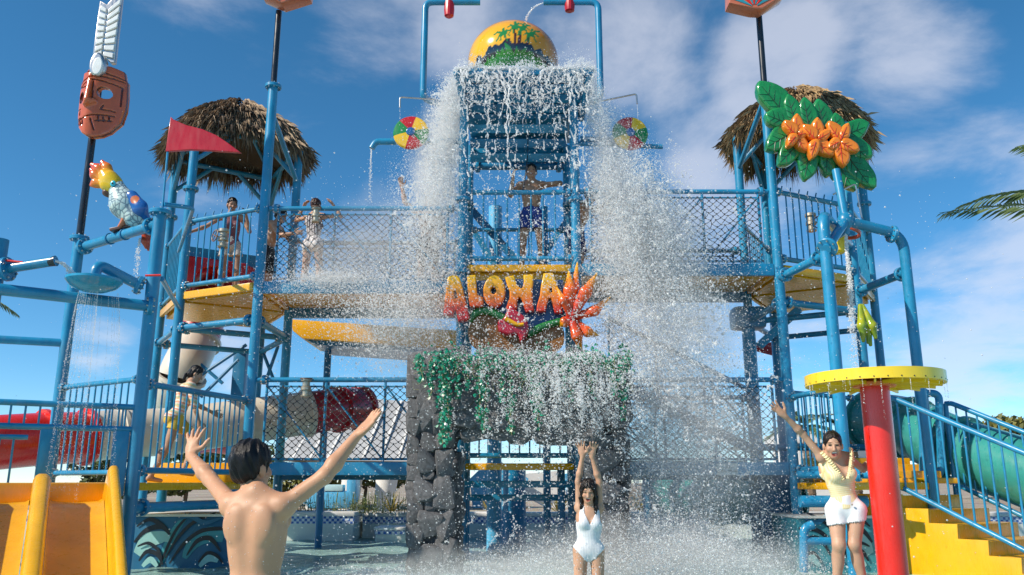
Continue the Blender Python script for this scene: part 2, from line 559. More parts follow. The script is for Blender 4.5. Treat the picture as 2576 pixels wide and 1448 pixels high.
# ================================================================== THE SETTING
def gravel_mat():
    m, nt, b = _mat('pale_gravel')
    N = nt.nodes.new; L = nt.links.new
    t = N('ShaderNodeTexCoord')
    v = N('ShaderNodeTexVoronoi'); v.inputs['Scale'].default_value = 14
    L(t.outputs['Object'], v.inputs['Vector'])
    n = N('ShaderNodeTexNoise'); n.inputs['Scale'].default_value = .35; n.inputs['Detail'].default_value = 8
    L(t.outputs['Object'], n.inputs['Vector'])
    r = N('ShaderNodeValToRGB'); L(n.outputs['Fac'], r.inputs[0])
    r.color_ramp.elements[0].color = (.34, .27, .20, 1); r.color_ramp.elements[1].color = (.58, .49, .38, 1)
    r.color_ramp.elements[0].position = .35; r.color_ramp.elements[1].position = .65
    mx = N('ShaderNodeMixRGB'); mx.blend_type = 'MULTIPLY'; mx.inputs[0].default_value = .45
    L(r.outputs[0], mx.inputs[1]); L(v.outputs['Color'], mx.inputs[2])
    L(mx.outputs[0], b.inputs['Base Color'])
    b.inputs['Roughness'].default_value = .9
    bm = N('ShaderNodeBump'); bm.inputs['Strength'].default_value = .6; bm.inputs['Distance'].default_value = .04
    L(v.outputs['Distance'], bm.inputs['Height']); L(bm.outputs[0], b.inputs['Normal'])
    return m
GRAVEL = gravel_mat()
ZG = 0.42
PX0, PX1, PY0, PY1 = -24.0, 24.0, -14.0, 17.0
g = MB()
S = 1600.0
xs = [-S, PX0, PX1, S]; ys = [-S, PY0, PY1, S]
for i in range(3):
    for j in range(3):
        if i == 1 and j == 1: continue
        g.add([(xs[i], ys[j], ZG), (xs[i + 1], ys[j], ZG), (xs[i + 1], ys[j + 1], ZG), (xs[i], ys[j + 1], ZG)], [(0, 1, 2, 3)])
structure('ground', g, GRAVEL, 0)

def floor_mat():
    m, nt, b = _mat('pool_floor_render')
    N = nt.nodes.new; L = nt.links.new
    t = N('ShaderNodeTexCoord')
    n = N('ShaderNodeTexNoise'); n.inputs['Scale'].default_value = .8; n.inputs['Detail'].default_value = 6
    L(t.outputs['Object'], n.inputs['Vector'])
    r = N('ShaderNodeValToRGB'); L(n.outputs['Fac'], r.inputs[0])
    r.color_ramp.elements[0].color = (.40, .70, .68, 1); r.color_ramp.elements[1].color = (.58, .80, .77, 1)
    r.color_ramp.elements[0].position = .35; r.color_ramp.elements[1].position = .65
    L(r.outputs[0], b.inputs['Base Color'])
    b.inputs['Roughness'].default_value = .7
    return m
structure('pool_floor', MB().add([(PX0, PY0, -.47), (PX1, PY0, -.47), (PX1, PY1, -.47), (PX0, PY1, -.47)], [(0, 1, 2, 3)]), floor_mat(), 0)

def water_mat():
    m = bpy.data.materials.new('pool_water'); m.use_nodes = True
    nt = m.node_tree; nt.nodes.clear()
    N = nt.nodes.new; L = nt.links.new
    out = N('ShaderNodeOutputMaterial')
    t = N('ShaderNodeTexCoord')
    mp = N('ShaderNodeMapping'); mp.inputs['Scale'].default_value = (1, 1.0, 1)
    L(t.outputs['Object'], mp.inputs[0])
    n = N('ShaderNodeTexNoise'); n.inputs['Scale'].default_value = 2.6; n.inputs['Detail'].default_value = 7; n.inputs['Roughness'].default_value = .62
    L(mp.outputs[0], n.inputs['Vector'])
    n2 = N('ShaderNodeTexNoise'); n2.inputs['Scale'].default_value = 17; n2.inputs['Detail'].default_value = 3
    L(mp.outputs[0], n2.inputs['Vector'])
    ad = N('ShaderNodeMath'); ad.operation = 'MULTIPLY_ADD'; L(n2.outputs['Fac'], ad.inputs[0]); ad.inputs[1].default_value = .18; L(n.outputs['Fac'], ad.inputs[2])
    bm = N('ShaderNodeBump'); bm.inputs['Strength'].default_value = 0.5; bm.inputs['Distance'].default_value = .13
    L(ad.outputs[0], bm.inputs['Height'])
    tr = N('ShaderNodeBsdfTransparent'); tr.inputs[0].default_value = (.80, .93, .92, 1)
    gl = N('ShaderNodeBsdfGlossy'); gl.inputs['Roughness'].default_value = .06; L(bm.outputs[0], gl.inputs['Normal'])
    fr = N('ShaderNodeFresnel'); fr.inputs['IOR'].default_value = 1.33; L(bm.outputs[0], fr.inputs['Normal'])
    mx = N('ShaderNodeMixShader'); L(fr.outputs[0], mx.inputs[0]); L(tr.outputs[0], mx.inputs[1]); L(gl.outputs[0], mx.inputs[2])
    # milky water stirred with fine bubbles
    df = N('ShaderNodeBsdfDiffuse'); df.inputs[0].default_value = (.50, .80, .77, 1); L(bm.outputs[0], df.inputs['Normal'])
    n3 = N('ShaderNodeTexNoise'); n3.inputs['Scale'].default_value = .9; n3.inputs['Detail'].default_value = 8; n3.inputs['Roughness'].default_value = .65
    L(mp.outputs[0], n3.inputs['Vector'])
    mr = N('ShaderNodeMapRange'); L(n3.outputs['Fac'], mr.inputs[0]); mr.inputs[1].default_value = .38; mr.inputs[2].default_value = .68; mr.inputs[3].default_value = .5; mr.inputs[4].default_value = .9
    lw = N('ShaderNodeMath'); lw.operation = 'SUBTRACT'; lw.inputs[0].default_value = 1; L(fr.outputs[0], lw.inputs[1])
    ml = N('ShaderNodeMath'); ml.operation = 'MULTIPLY'; L(mr.outputs[0], ml.inputs[0]); L(lw.outputs[0], ml.inputs[1])
    mx2 = N('ShaderNodeMixShader'); L(ml.outputs[0], mx2.inputs[0]); L(mx.outputs[0], mx2.inputs[1]); L(df.outputs[0], mx2.inputs[2])
    L(mx2.outputs[0], out.inputs[0])
    return m
# water surface with real ripples near the falling water
nxw, nyw = 200, 200
gx = np.linspace(-12, 12, nxw); gy = np.linspace(1.5, PY1 - .02, nyw)
XX, YY = np.meshgrid(gx, gy)
ZZ = np.zeros_like(XX)
gw = np.random.default_rng(3)
for _ in range(46):
    cx, cyy = gw.normal(.6, 2.2), gw.normal(9.6, 1.6)
    d = np.hypot(XX - cx, YY - cyy)
    ZZ += .012 * np.exp(-d * 1.1) * np.sin(d * gw.uniform(9, 20) + gw.uniform(0, 6))
for _ in range(20):
    a = gw.uniform(0, 6.28); k = gw.uniform(2, 9)
    ZZ += .0035 * np.sin(k * (XX * math.cos(a) + YY * math.sin(a)) + gw.uniform(0, 6))
edge = np.minimum(np.minimum(XX + 12, 12 - XX), np.minimum(YY - 1.5, PY1 - .02 - YY))
ZZ *= np.clip(edge / .8, 0, 1)
mb = MB()
mb.v = [tuple(p) for p in np.stack([XX, YY, ZZ], -1).reshape(-1, 3).tolist()]
for j in range(nyw - 1):
    for i in range(nxw - 1):
        a = j * nxw + i
        mb.f.append((a, a + 1, a + nxw + 1, a + nxw))
mb.m = [0] * len(mb.f)
for (x0, x1, y0, y1) in ((PX0, -12, PY0, PY1), (12, PX1, PY0, PY1), (-12, 12, PY0, 1.5)):
    mb.add([(x0, y0, 0), (x1, y0, 0), (x1, y1, 0), (x0, y1, 0)], [(0, 1, 2, 3)])
structure('water', mb, water_mat(), 180)

# ---- pool wall: coping, mosaic band, render
def mosaic_mat():
    m, nt, b = _mat('blue_white_mosaic')
    N = nt.nodes.new; L = nt.links.new
    t = N('ShaderNodeTexCoord')
    mp = N('ShaderNodeMapping'); mp.inputs['Location'].default_value = (.01, .013, .011); L(t.outputs['Object'], mp.inputs[0])
    ck = N('ShaderNodeTexChecker'); ck.inputs['Scale'].default_value = 20
    ck.inputs[1].default_value = (.62, .68, .76, 1); ck.inputs[2].default_value = (.06, .14, .42, 1)
    L(mp.outputs[0], ck.inputs['Vector'])
    L(ck.outputs[0], b.inputs['Base Color']); b.inputs['Roughness'].default_value = .2
    return m
MOSAIC = mosaic_mat()
COPE = paint('white_coping', (.70, .68, .64), .6, bump=.2)
PLAST = paint('pool_plaster', (.62, .66, .62), .6, var=.1)
def pool_wall(label, x0, x1, Y, top, th=.45):
    t = thing('pool_wall', label, 'pool wall', ((x0 + x1) / 2, Y, 0))
    part('plaster', MB().box(((x0 + x1) / 2, Y + th / 2, (top - .17 - .47) / 2), (x1 - x0, th, top - .17 + .47)), PLAST, t)
    part('mosaic_band', MB().box(((x0 + x1) / 2, Y + th / 2, top - .105), (x1 - x0 + .012, th + .012, .13)), MOSAIC, t)
    part('coping', MB().box(((x0 + x1) / 2, Y + th / 2 - .01, top), (x1 - x0 + .05, th + .06, .08)), COPE, t, bevel=.025)
    return t
pool_wall('far white pool wall with mosaic band, left of the rock arch', -24, -2.95, 15.9, .47, 1.1)
pool_wall('far white pool wall with mosaic band, behind the rock arch', -2.9, 24, 16.6, .44, .4)
low = thing('pool_step', 'low rounded pool ledge with mosaic edge beside the left pool wall', 'pool ledge', P(990, 1320, 15.4) * 1)
x0, x1 = P(945, 1320, 15.4).x, P(1120, 1320, 15.4).x
part('ledge_base', MB().box(((x0 + x1) / 2, 15.75, -.1), (x1 - x0, .7, .62)), PLAST, low, bevel=.03)
part('mosaic_band', MB().box(((x0 + x1) / 2, 15.744, .17), (x1 - x0 + .02, .72, .07)), MOSAIC, low)
part('coping', MB().box(((x0 + x1) / 2, 15.74, .235), (x1 - x0 + .06, .76, .055)), COPE, low, bevel=.02)

# ================================================================== FAR BACKGROUND
LEAFM = {}
def leaf_mat(name, c1, c2, rough=.5):
    if name in LEAFM: return LEAFM[name]
    m, nt, b = _mat(name)
    N = nt.nodes.new; L = nt.links.new
    gi = N('ShaderNodeNewGeometry')
    r = N('ShaderNodeMixRGB'); L(gi.outputs['Random Per Island'], r.inputs[0])
    r.inputs[1].default_value = (*c1, 1); r.inputs[2].default_value = (*c2, 1)
    L(r.outputs[0], b.inputs['Base Color'])
    b.inputs['Roughness'].default_value = rough
    b.inputs['Transmission Weight'].default_value = 0
    LEAFM[name] = m
    return m
BARK = paint('bark', (.16, .11, .07), .85, var=.3, bump=.6, bscale=18)
LEAF_DK = leaf_mat('dark_leaf', (.025, .05, .014), (.10, .13, .03))
LEAF_OL = leaf_mat('olive_leaf', (.10, .11, .02), (.24, .22, .05))
PALMG = leaf_mat('palm_leaf', (.05, .10, .03), (.14, .19, .06))
def leaf_cloud(c, rad, n, size, seed, lob=7):
    g = np.random.default_rng(seed)
    c = np.array(c); rad = np.array(rad)
    cen = g.normal(0, .48, (lob, 3)); cen /= np.maximum(1, np.linalg.norm(cen, axis=1))[:, None] * 1.05
    rr = g.uniform(.3, .52, lob)
    k = g.integers(0, lob, n)
    d = g.normal(0, 1, (n, 3)); d /= np.linalg.norm(d, axis=1)[:, None]
    p = cen[k] + d * (rr[k] * g.uniform(.55, 1.12, n) ** .6)[:, None]
    p = c + p * rad
    a = g.normal(0, 1, (n, 3)); a /= np.linalg.norm(a, axis=1)[:, None]
    b = np.cross(a, g.normal(0, 1, (n, 3))); b /= np.linalg.norm(b, axis=1)[:, None]
    s = size * g.uniform(.6, 1.4, n)[:, None]
    v = np.stack([p - a * s, p - b * s * .5, p + a * s, p + b * s * .5], 1).reshape(-1, 3)
    mb = MB(); mb.v = v.tolist(); mb.f = [(4 * i, 4 * i + 1, 4 * i + 2, 4 * i + 3) for i in range(n)]; mb.m = [0] * n
    return mb
def bush_tree(label, base, h, rad, n, size, mat, seed, name='tree', group=None, cat='tree'):
    t = thing(name, label, cat, base, group)
    b = Vector(base)
    tr = MB().pipe([b, b + Vector((.05, 0, h * .3)), b + Vector((-.04, .03, h * .62))], [.12 * h / 3, .09 * h / 3, .05 * h / 3], n=8)
    for k in range(4):
        a = 1.57 * k + .4
        tr.tube(b + Vector((0, 0, h * .3)), b + Vector((math.cos(a) * rad[0] * .5, math.sin(a) * rad[1] * .5, h * .68)), .045 * h / 3, .015 * h / 3, n=6)
    part('trunk', tr, BARK, t)
    part('crown', leaf_cloud(b + Vector((0, 0, h * .62)), rad, n, size, seed), mat, t, 0)
    return t
def frond_mesh(mb, base, az, el, L, droop, n=34, w=.5, seed=0):
    g = random.Random(seed)
    base = Vector(base)
    d = Vector((math.cos(az), math.sin(az), 0))
    side = Vector((-d.y, d.x, 0))
    pts = []
    for i in range(n + 1):
        t = i / n
        pts.append(base + d * (L * t * math.cos(el)) + Vector((0, 0, L * (t * math.sin(el) - droop * t * t))))
    mb.pipe(pts[::3] + [pts[-1]], [.022 * (1 - .8 * i / (len(pts[::3]))) for i in range(len(pts[::3]) + 1)], n=5)
    for i in range(3, n):
        t = i / n
        tan = (pts[i + 1] - pts[i]).normalized()
        up = side.cross(tan).normalized()
        l = w * math.sin(math.pi * (t * .86 + .1)) ** .6 * (1 - .35 * t)
        for s in (-1, 1):
            e = (tan * .75 + side * s * .7 + up * g.uniform(.0, .22)).normalized()
            tip = pts[i] + e * l * g.uniform(.85, 1.1) + Vector((0, 0, -.16 * l))
            mid = pts[i] + e * l * .5
            ww = tan * .017
            mb.add([pts[i] - ww, pts[i] + ww, mid + ww * 1.2, tip, mid - ww * 1.2], [(0, 1, 2, 3, 4)])
def palm_tree(label, base, h, nf, L, seed, lean=(0, 0), group=None, w=.5, fr=None):
    t = thing('palm_tree', label, 'palm tree', base, group)
    b = Vector(base)
    top = b + Vector((lean[0], lean[1], h))
    pts = [b.lerp(top, i / 8) + Vector((lean[0] * -.12 * math.sin(math.pi * i / 8), 0, 0)) for i in range(9)]
    tr = MB().pipe(pts, [.17 - .008 * i for i in range(9)], n=10)
    for i in range(14):
        q = b.lerp(top, (i + .5) / 14)
        tr.lathe([(.165 - .0045 * i, -.02), (.185 - .0045 * i, .03), (.16 - .0045 * i, .05)], q, n=10)
    part('trunk', tr, BARK, t)
    g = random.Random(seed)
    fs = fr or [(2 * math.pi * k / nf + g.uniform(-.2, .2), g.uniform(-.1, 1.0), g.uniform(.28, .6)) for k in range(nf)]
    for k, (az, el, dr) in enumerate(fs):
        mb = MB()
        frond_mesh(mb, top, az, el, L * g.uniform(.85, 1.1), dr, seed=seed * 31 + k, w=w)
        part('frond', mb, PALMG, t, 0)
    return t
# palms, trees, hedges
palm_tree('tall palm tree beside the right edge, feathery frond reaching into the sky', (9.75, 12.6, ZG), 4.95, 9, 3.3, 3,
          w=.62, fr=[(R(184), .06, .12), (R(205), .75, .5), (R(150), .6, .5), (R(60), .5, .5), (R(100), .8, .5), (R(10), .4, .5), (R(-40), .5, .5), (R(250), .2, .6), (R(300), .7, .5)])
palm_tree('small palm tree behind the right lower railing, seen between blue bars', (P(2150, 1180, 24).x, 24, ZG), 2.0, 13, 1.5, 5, w=.4)
palm_tree('small palm tree behind the right platform, half hidden in the spray', (P(2035, 1180, 27).x, 27, ZG), 2.4, 12, 1.5, 6, w=.4)
palm_tree('palm tree at the left edge above a blue post', (P(-150, 700, 12.2).x, 12.2, ZG), 3.62, 10, 1.1, 8, w=.34)
bush_tree('leafy tree behind the stair rail at the right edge', (P(2575, 1200, 30).x, 30, ZG), 2.7, (2.0, 1.4, 1.0), 4200, .13, LEAF_OL, 4)
bush_tree('green tree farther right behind the stair rail', (P(2470, 1200, 34).x, 34, ZG), 2.6, (1.7, 1.3, .9), 2500, .12, LEAF_OL, 9)
for k, (px, h, lab) in enumerate(((470, 1.35, 'olive shrub behind the lower left railing, beyond the climbing girl'), (560, 1.2, 'olive shrub behind the lower left tower'), (700, 1.25, 'dark shrub seen through the left rope net'),
                                  (800, 1.3, 'dark shrub beyond the red slide, through the rope net'), (250, 1.15, 'low olive shrub behind the white slide at far left'), (905, 1.2, 'pale shrub behind the white columns'))):
    p = P(px, 1190, 23)
    bush_tree(lab, (p.x, 23 + .4 * (k % 3), ZG), h * 1.25, (1.15, .8, .75), 1700, .085, LEAF_OL if k % 2 else LEAF_DK, 20 + k, name='shrub', group='shrubs behind the pool', cat='shrub')
# low flower-bed plants along the far pool wall (spiky ones picked apart, the leafy fringe as one mass)
SPIKE = leaf_mat('spiky_leaf', (.20, .17, .03), (.42, .33, .06))
def spiky(p, seed, s=1.0):
    g = random.Random(seed); mb = MB()
    for k in range(22):
        a = g.uniform(0, 6.28); e = g.uniform(.5, 1.4); l = g.uniform(.3, .55) * s
        d = Vector((math.cos(a) * math.cos(e), math.sin(a) * math.cos(e), math.sin(e)))
        q = Vector((-math.sin(a), math.cos(a), 0)) * .014
        m = Vector(p) + d * l * .6
        tip = Vector(p) + d * l + Vector((0, 0, -.08 * l))
        mb.add([Vector(p) - q, Vector(p) + q, m + q, tip, m - q], [(0, 1, 2, 3, 4)])
    return mb
for k, px in enumerate((985, 1235, 1262, 1305, 1405, 1560, 1610, 1655, 1695, 1730, 1950)):
    p = P(px, 1275, 17.6); p.z = ZG
    wh = ['left of the rock arch', 'behind the left arch leg', 'under the arch, first from the left', 'under the arch beside the thick blue column', 'under the arch near the white swimsuit', 'just right of the rock arch',
          'left of the thin blue column', 'right of the thin blue column', 'second right of the thin blue column', 'beside the low green tube', 'far right in the spray'][k]
    o = part('spiky_plant', spiky(p, 70 + k), SPIKE, None, 0)
    tag(o, 'spiky yellow-green plant on the gravel, ' + wh, 'plant', 'spiky plants on the gravel')
lf = MB()
g2 = random.Random(5)
for k in range(150):
    px = g2.uniform(740, 1030)
    p = P(px, 1285, 16.4); p.z = .47
    h = g2.uniform(.12, .42)
    for j in range(9):
        q = p + Vector((g2.gauss(0, .05), g2.gauss(0, .08), h * g2.random()))
        a = g2.uniform(0, 6.28); d = Vector((math.cos(a), math.sin(a), g2.uniform(-.2, .8))) * g2.uniform(.02, .045)
        e = Vector((-d.y, d.x, 0)) * .5
        lf.add([q, q + d * .5 + e, q + d, q + d * .5 - e], [(0, 1, 2, 3)])
    lf.tube(p, p + Vector((g2.gauss(0, .03), 0, h)), .004, n=4)
o = part('flower_bed', lf, leaf_mat('bed_leaf', (.08, .12, .03), (.30, .32, .12)), None, 0)
tag(o, 'loose leafy planting along the left pool wall', 'planting', kind='stuff')

# white pavilion and its columns
def column(label, px, Y, z1, r0, r1):
    p = P(px, 1280, Y)
    o = part('column', MB().pipe([(p.x - .05, Y, ZG), (p.x, Y, (ZG + z1) / 2), (p.x + .04, Y, z1)], [r0, (r0 + r1) / 2, r1], n=14), WHITE, None)
    return tag(o, label, 'column', 'white pavilion columns')
column('thick white column behind the blue pool chair, nearer the man', 880, 19.5, 1.3, .22, .24)
column('leaning white column left of the rock arch', 968, 19.0, 1.3, .2, .26)
column('white column behind the man\'s raised arm', 795, 19.8, 1.3, .2, .22)
pv = thing('pavilion', 'long white pavilion roof behind the left rope net', 'pavilion', (P(880, 1200, 20).x, 20, ZG))
xa, xb = P(700, 1200, 20).x, P(1150, 1200, 20).x
part('fascia', MB().box(((xa + xb) / 2, 20.3, 1.35), (xb - xa, 1.9, .14)), WHITE, pv, bevel=.02)
part('roof', MB().add([(xa, 19.2, 1.55), (xb, 19.2, 1.5), (xb - .6, 21, 3.0), (xa + .8, 21, 3.2), (xa, 22.5, 1.55), (xb, 22.5, 1.5)], [(0, 1, 2, 3), (3, 2, 5, 4), (0, 3, 4), (1, 5, 2)]), paint('weathered_roof_sheet', (.42, .43, .44), .6, var=.2), pv, 0)
for k in range(9):
    x = xa + .5 + (xb - xa - 1.0) * k / 8
    part('roof_batten', MB().beam((x, 19.25, 1.56), (x * .93 + .0, 20.95, 3.05), .05, .05), WHITE, pv)
hs = thing('building', 'low white building with flat roof behind the right lower railing', 'building', (P(2120, 1150, 30).x, 30, ZG))
xa, xb = P(2010, 1150, 30).x, P(2215, 1150, 30).x
part('wall', MB().box(((xa + xb) / 2, 31.5, 1.4), (xb - xa, 3, 2.0)), WHITE, hs)
part('roof', MB().box(((xa + xb) / 2, 31.4, 2.62), (xb - xa + .5, 3.6, .42)), WHITE, hs, bevel=.03)
for k in range(3):
    x = xa + (xb - xa) * (.2 + .3 * k)
    w_ = part('window', MB().box((x, 29.985, 1.5), (.5, .06, .8)), paint('dark_glass', (.03, .05, .07), .1), hs)
# reclining blue pool chair in the background
ch = thing('pool_chair', 'bright blue plastic pool seat between the white columns', 'chair', P(832, 1290, 18.6))
pm = P(832, 1265, 18.6)
part('seat', MB().box((pm.x, 18.6, .68), (.95, .6, .38)), LBLUE, ch, bevel=.1)
for s in (-1, 1):
    part('armrest', MB().box((pm.x + s * .48, 18.6, .98), (.22, .55, .8)), LBLUE, ch, bevel=.09)
part('cushion', MB().box((pm.x, 18.45, .93), (.62, .3, .14)), paint('pale_aqua_cushion', (.45, .68, .72), .6), ch, bevel=.03)
# striped sun canopy behind the arch (blue and white sails)
for k, (pts, mt, lab) in enumerate((
        ([(1182, 1205), (1240, 1150), (1330, 1205), (1290, 1290), (1190, 1290)], LBLUE, 'pale blue sail canopy seen under the rock arch, left one'),
        ([(1230, 1200), (1400, 1185), (1445, 1290), (1395, 1290)], WHITE, 'white sail canopy seen under the rock arch'),
        ([(1390, 1195), (1450, 1190), (1470, 1292), (1415, 1292)], LBLUE, 'pale blue sail canopy seen under the rock arch, right one'))):
    Yk = 21.5 + .35 * k
    o = plaque('sail_canopy', [pts], Yk, .05, .01, mt, None, label=None)
    tag(o, lab, 'canopy', 'sail canopies behind the arch')
# timber bench terrace seen right of the arch
bn = thing('bench', 'weathered grey timber bench on the gravel right of the arch', 'bench', P(1650, 1245, 19))
pb = P(1640, 1240, 19.2)
GREYW = paint('grey_timber', (.30, .26, .22), .8, var=.25, bump=.4)
for k in range(4):
    part('slat', MB().box((pb.x, 19 + .13 * k, .72 + .05 * k), (2.6, .11, .05)), GREYW, bn, bevel=.01)
for s in (-1, 1):
    part('leg', MB().box((pb.x + s * 1.1, 19.2, .56), (.3, .45, .26)), COPE, bn, bevel=.02)
# ================================================================== THE PLAY STRUCTURE
A, D, G, H, E = (-3.48, 11.0), (-4.81, 11.65), (-3.45, 12.46), (-4.30, 13.90), (-5.66, 13.0)
mir = lambda p: (0.2 - p[0], p[1])
A2, D2, G2, H2, E2 = map(mir, (A, D, G, H, E))
C1, C2, C3, C4 = (-.69, 11.0), (.89, 11.0), (-.69, 12.58), (.89, 12.58)
ZL, ZR, ZW, ZP = 3.72, 3.97, 1.29, 1.03
POOL = -.47
PR = 0.066
def deck_planks(parent, x0, x1, y0, y1, z, w=.40, th=.05):
    n = max(1, round((x1 - x0) / w)); w = (x1 - x0) / n
    me = MB().box((0, 0, 0), (w - .012, y1 - y0, th)).mesh('plank', YEL, 35, .006)
    for i in range(n):
        piece('plank', me, parent, (x0 + w * (i + .5), (y0 + y1) / 2, z - th / 2))
        # ribs moulded under each panel
def inset(poly, d):
    n = len(poly); cx = sum(p[0] for p in poly) / n; cy_ = sum(p[1] for p in poly) / n
    out = []
    for p in poly:
        v = Vector((p[0] - cx, p[1] - cy_)); l = v.length
        v *= (l - d) / l
        out.append((cx + v.x, cy_ + v.y))
    return out
def poly_deck(parent, poly, z, rim=.11):
    part('deck_panel', MB().prism(inset(poly, .05), z - .05, z), YEL, parent, 35, .008)
    part('deck_pan', MB().prism(inset(poly, .12), z - .12, z - .052), YEL, parent)
    n = len(poly)
    for i in range(n):
        a, b = Vector(poly[i]), Vector(poly[(i + 1) % n])
        d = (b - a).normalized()
        part('deck_edge', MB().beam(V2(a + d * .09, z - rim / 2 + .006), V2(b - d * .09, z - rim / 2 + .006), .055, rim), YEL, parent, 35, .012)
def tower(name, label, sq, z, ztop, front):
    """sq: the four poles of the roofed square, front: the extra pole closing the triangle deck"""
    c = (sum(p[0] for p in sq) / 4, sum(p[1] for p in sq) / 4, POOL)
    t = thing(name, label, 'play tower', c)
    poles = [pole(t, p, POOL, ztop + .05, PR, fl=(ztop - 1.0,) if i in (0, 3) else ()) for i, p in enumerate(sq)]
    fp = pole(t, front, POOL, 6.66, PR + .002, fl=(6.66,))
    poly_deck(t, list(sq), z)
    poly_deck(t, [front, sq[0], sq[1]] if True else [], z + .002)
    n = 4
    for i in range(n):
        a, b = V2(sq[i], 0), V2(sq[(i + 1) % n], 0)
        for zz in (z - .52, ztop):
            bar(t, a + Vector((0, 0, zz)), b + Vector((0, 0, zz)), .045, name='crossbar', ends=(zz < z))
    for i in (0, 1):
        a = V2(front, z - .52); b = V2(sq[i], z - .52)
        bar(t, a, b, .05, name='crossbar')
    # roof braces
    for i in range(n):
        a = V2(sq[i], ztop - .55)
        cen = V2(c, ztop - .02)
        for j in (1, 3):
            b = V2(sq[(i + j) % n], ztop - .02)
            q = V2(sq[i], ztop - .02).lerp(b, .36)
            part('brace', MB().tube(a, q, .035, n=10), BLUE, t)
    apex = V2(c, ztop + .75)
    for i in range(n):
        part('rafter', MB().tube(V2(sq[i], ztop + .03), apex, .03, n=10), BLUE, t)
    # diagonal brace from the tall front pole to the roof square
    part('brace', MB().tube(V2(front, ztop - .05), V2(sq[1], ztop - .6), .038, n=12), BLUE, t)
    return t
tl = tower('play_tower', 'blue play tower with thatched roof at the left, yellow deck', [D, G, H, E], ZL, 6.32, A)
tr_ = tower('play_tower', 'blue play tower with thatched roof at the right, behind the flower sign', [D2, G2, H2, E2], ZR, 6.55, A2)

THATCH = leaf_mat('dry_palm_thatch', (.12, .075, .042), (.56, .39, .20), .8)
THATCHG = leaf_mat('dry_grey_thatch', (.10, .068, .05), (.46, .34, .22), .8)
def thatch_roof(label, sq, ztop, seed, mat, half=1.02):
    c = Vector((sum(p[0] for p in sq) / 4, sum(p[1] for p in sq) / 4, 0))
    u = (Vector(sq[1]) - Vector(sq[0])).normalized()
    ux, uy = Vector((u.x, u.y, 0)), Vector((-u.y, u.x, 0))
    t = thing('thatched_roof', label, 'thatched roof', (c.x, c.y, ztop))
    g = np.random.default_rng(seed)
    Hh = .86
    def surf(a, b):   # a,b in -1..1
        m = (abs(a) ** 3.2 + abs(b) ** 3.2) ** (1 / 3.2)
        z = ztop + .08 + Hh * (1 - m) ** .78 if m < 1 else ztop + .08
        return c + ux * (a * half) + uy * (b * half) + Vector((0, 0, z - (.10 * max(m - .75, 0) / .25)))
    # straw body under the leaves
    mb = MB(); n = 18
    for i in range(n + 1):
        for j in range(n + 1):
            a, b = -1 + 2 * i / n, -1 + 2 * j / n
            m = max(abs(a), abs(b)); l = (abs(a) ** 3.2 + abs(b) ** 3.2) ** (1 / 3.2)
            s = m / l if l > 0 else 1
            mb.v.append(tuple(surf(a * s * .96, b * s * .96) - Vector((0, 0, .06))))
    for i in range(n):
        for j in range(n):
            q = i * (n + 1) + j
            mb.f.append((q, q + n + 1, q + n + 2, q + 1)); mb.m.append(0)
    base = part('thatch_bed', mb, paint('thatch_underlay', (.10, .065, .04), .9, var=.3, bump=.5), t, 60)
    # leaf strips
    V = []; F = []
    def strip(p, d, nrm, L, w):
        s = d.cross(nrm).normalized() * w
        k = len(V)
        q = p + d * (L * .55) + nrm * .02
        e = p + d * L - Vector((0, 0, .10 * L))
        V.extend([tuple(p - s), tuple(p + s), tuple(q + s * .9), tuple(e + s * .15), tuple(e - s * .15), tuple(q - s * .9)])
        F.append((k, k + 1, k + 2, k + 3, k + 4, k + 5))
    for _ in range(8200):
        r = math.sqrt(g.random()) * 1.0
        th = g.uniform(0, 2 * math.pi)
        a, b = math.cos(th), math.sin(th)
        l = (abs(a) ** 3.2 + abs(b) ** 3.2) ** (1 / 3.2)
        a, b = a / l * r, b / l * r
        p = surf(a, b); p2 = surf(a * 1.04, b * 1.04)
        d = (p2 - p)
        if d.length < 1e-5: continue
        d.normalize()
        out = (ux * a + uy * b).normalized()
        nrm = (Vector((0, 0, 1)) - d * d.z).normalized()
        jit = Vector(g.normal(0, .20, 3)); jit.z *= min(1, r * 1.5) * .7
        d = (d + jit * .9 + nrm * g.uniform(-.02, .12)).normalized()
        strip(p + nrm * g.uniform(0, .07), d, nrm, g.uniform(.13, .34), g.uniform(.0035, .009))
    # hanging fringe at the eaves, several ragged layers
    for _ in range(5600):
        th = g.uniform(0, 2 * math.pi)
        a, b = math.cos(th), math.sin(th)
        l = (abs(a) ** 3.2 + abs(b) ** 3.2) ** (1 / 3.2)
        k = g.uniform(.86, 1.0)
        a, b = a / l * k, b / l * k
        p = surf(a, b)
        out = (ux * a + uy * b).normalized()
        d = (Vector((0, 0, -1)) + out * g.uniform(-.1, .55) + Vector(g.normal(0, .14, 3))).normalized()
        clump = .75 + .35 * math.sin(th * 23 + 2 * math.sin(th * 7))
        strip(p + Vector((0, 0, g.uniform(-.02, .05))), d, out, g.uniform(.16, .44) * clump, g.uniform(.003, .0085))
    m2 = MB(); m2.v = V; m2.f = F; m2.m = [0] * len(F)
    part('thatch_leaves', m2, mat, t, 0, kind='stuff')
    return t
thatch_roof('shaggy grey-brown thatched roof on the left tower', [D, G, H, E], 6.34, 1, THATCHG)
thatch_roof('shaggy golden-brown thatched roof on the right tower', [D2, G2, H2, E2], 6.57, 2, THATCH)

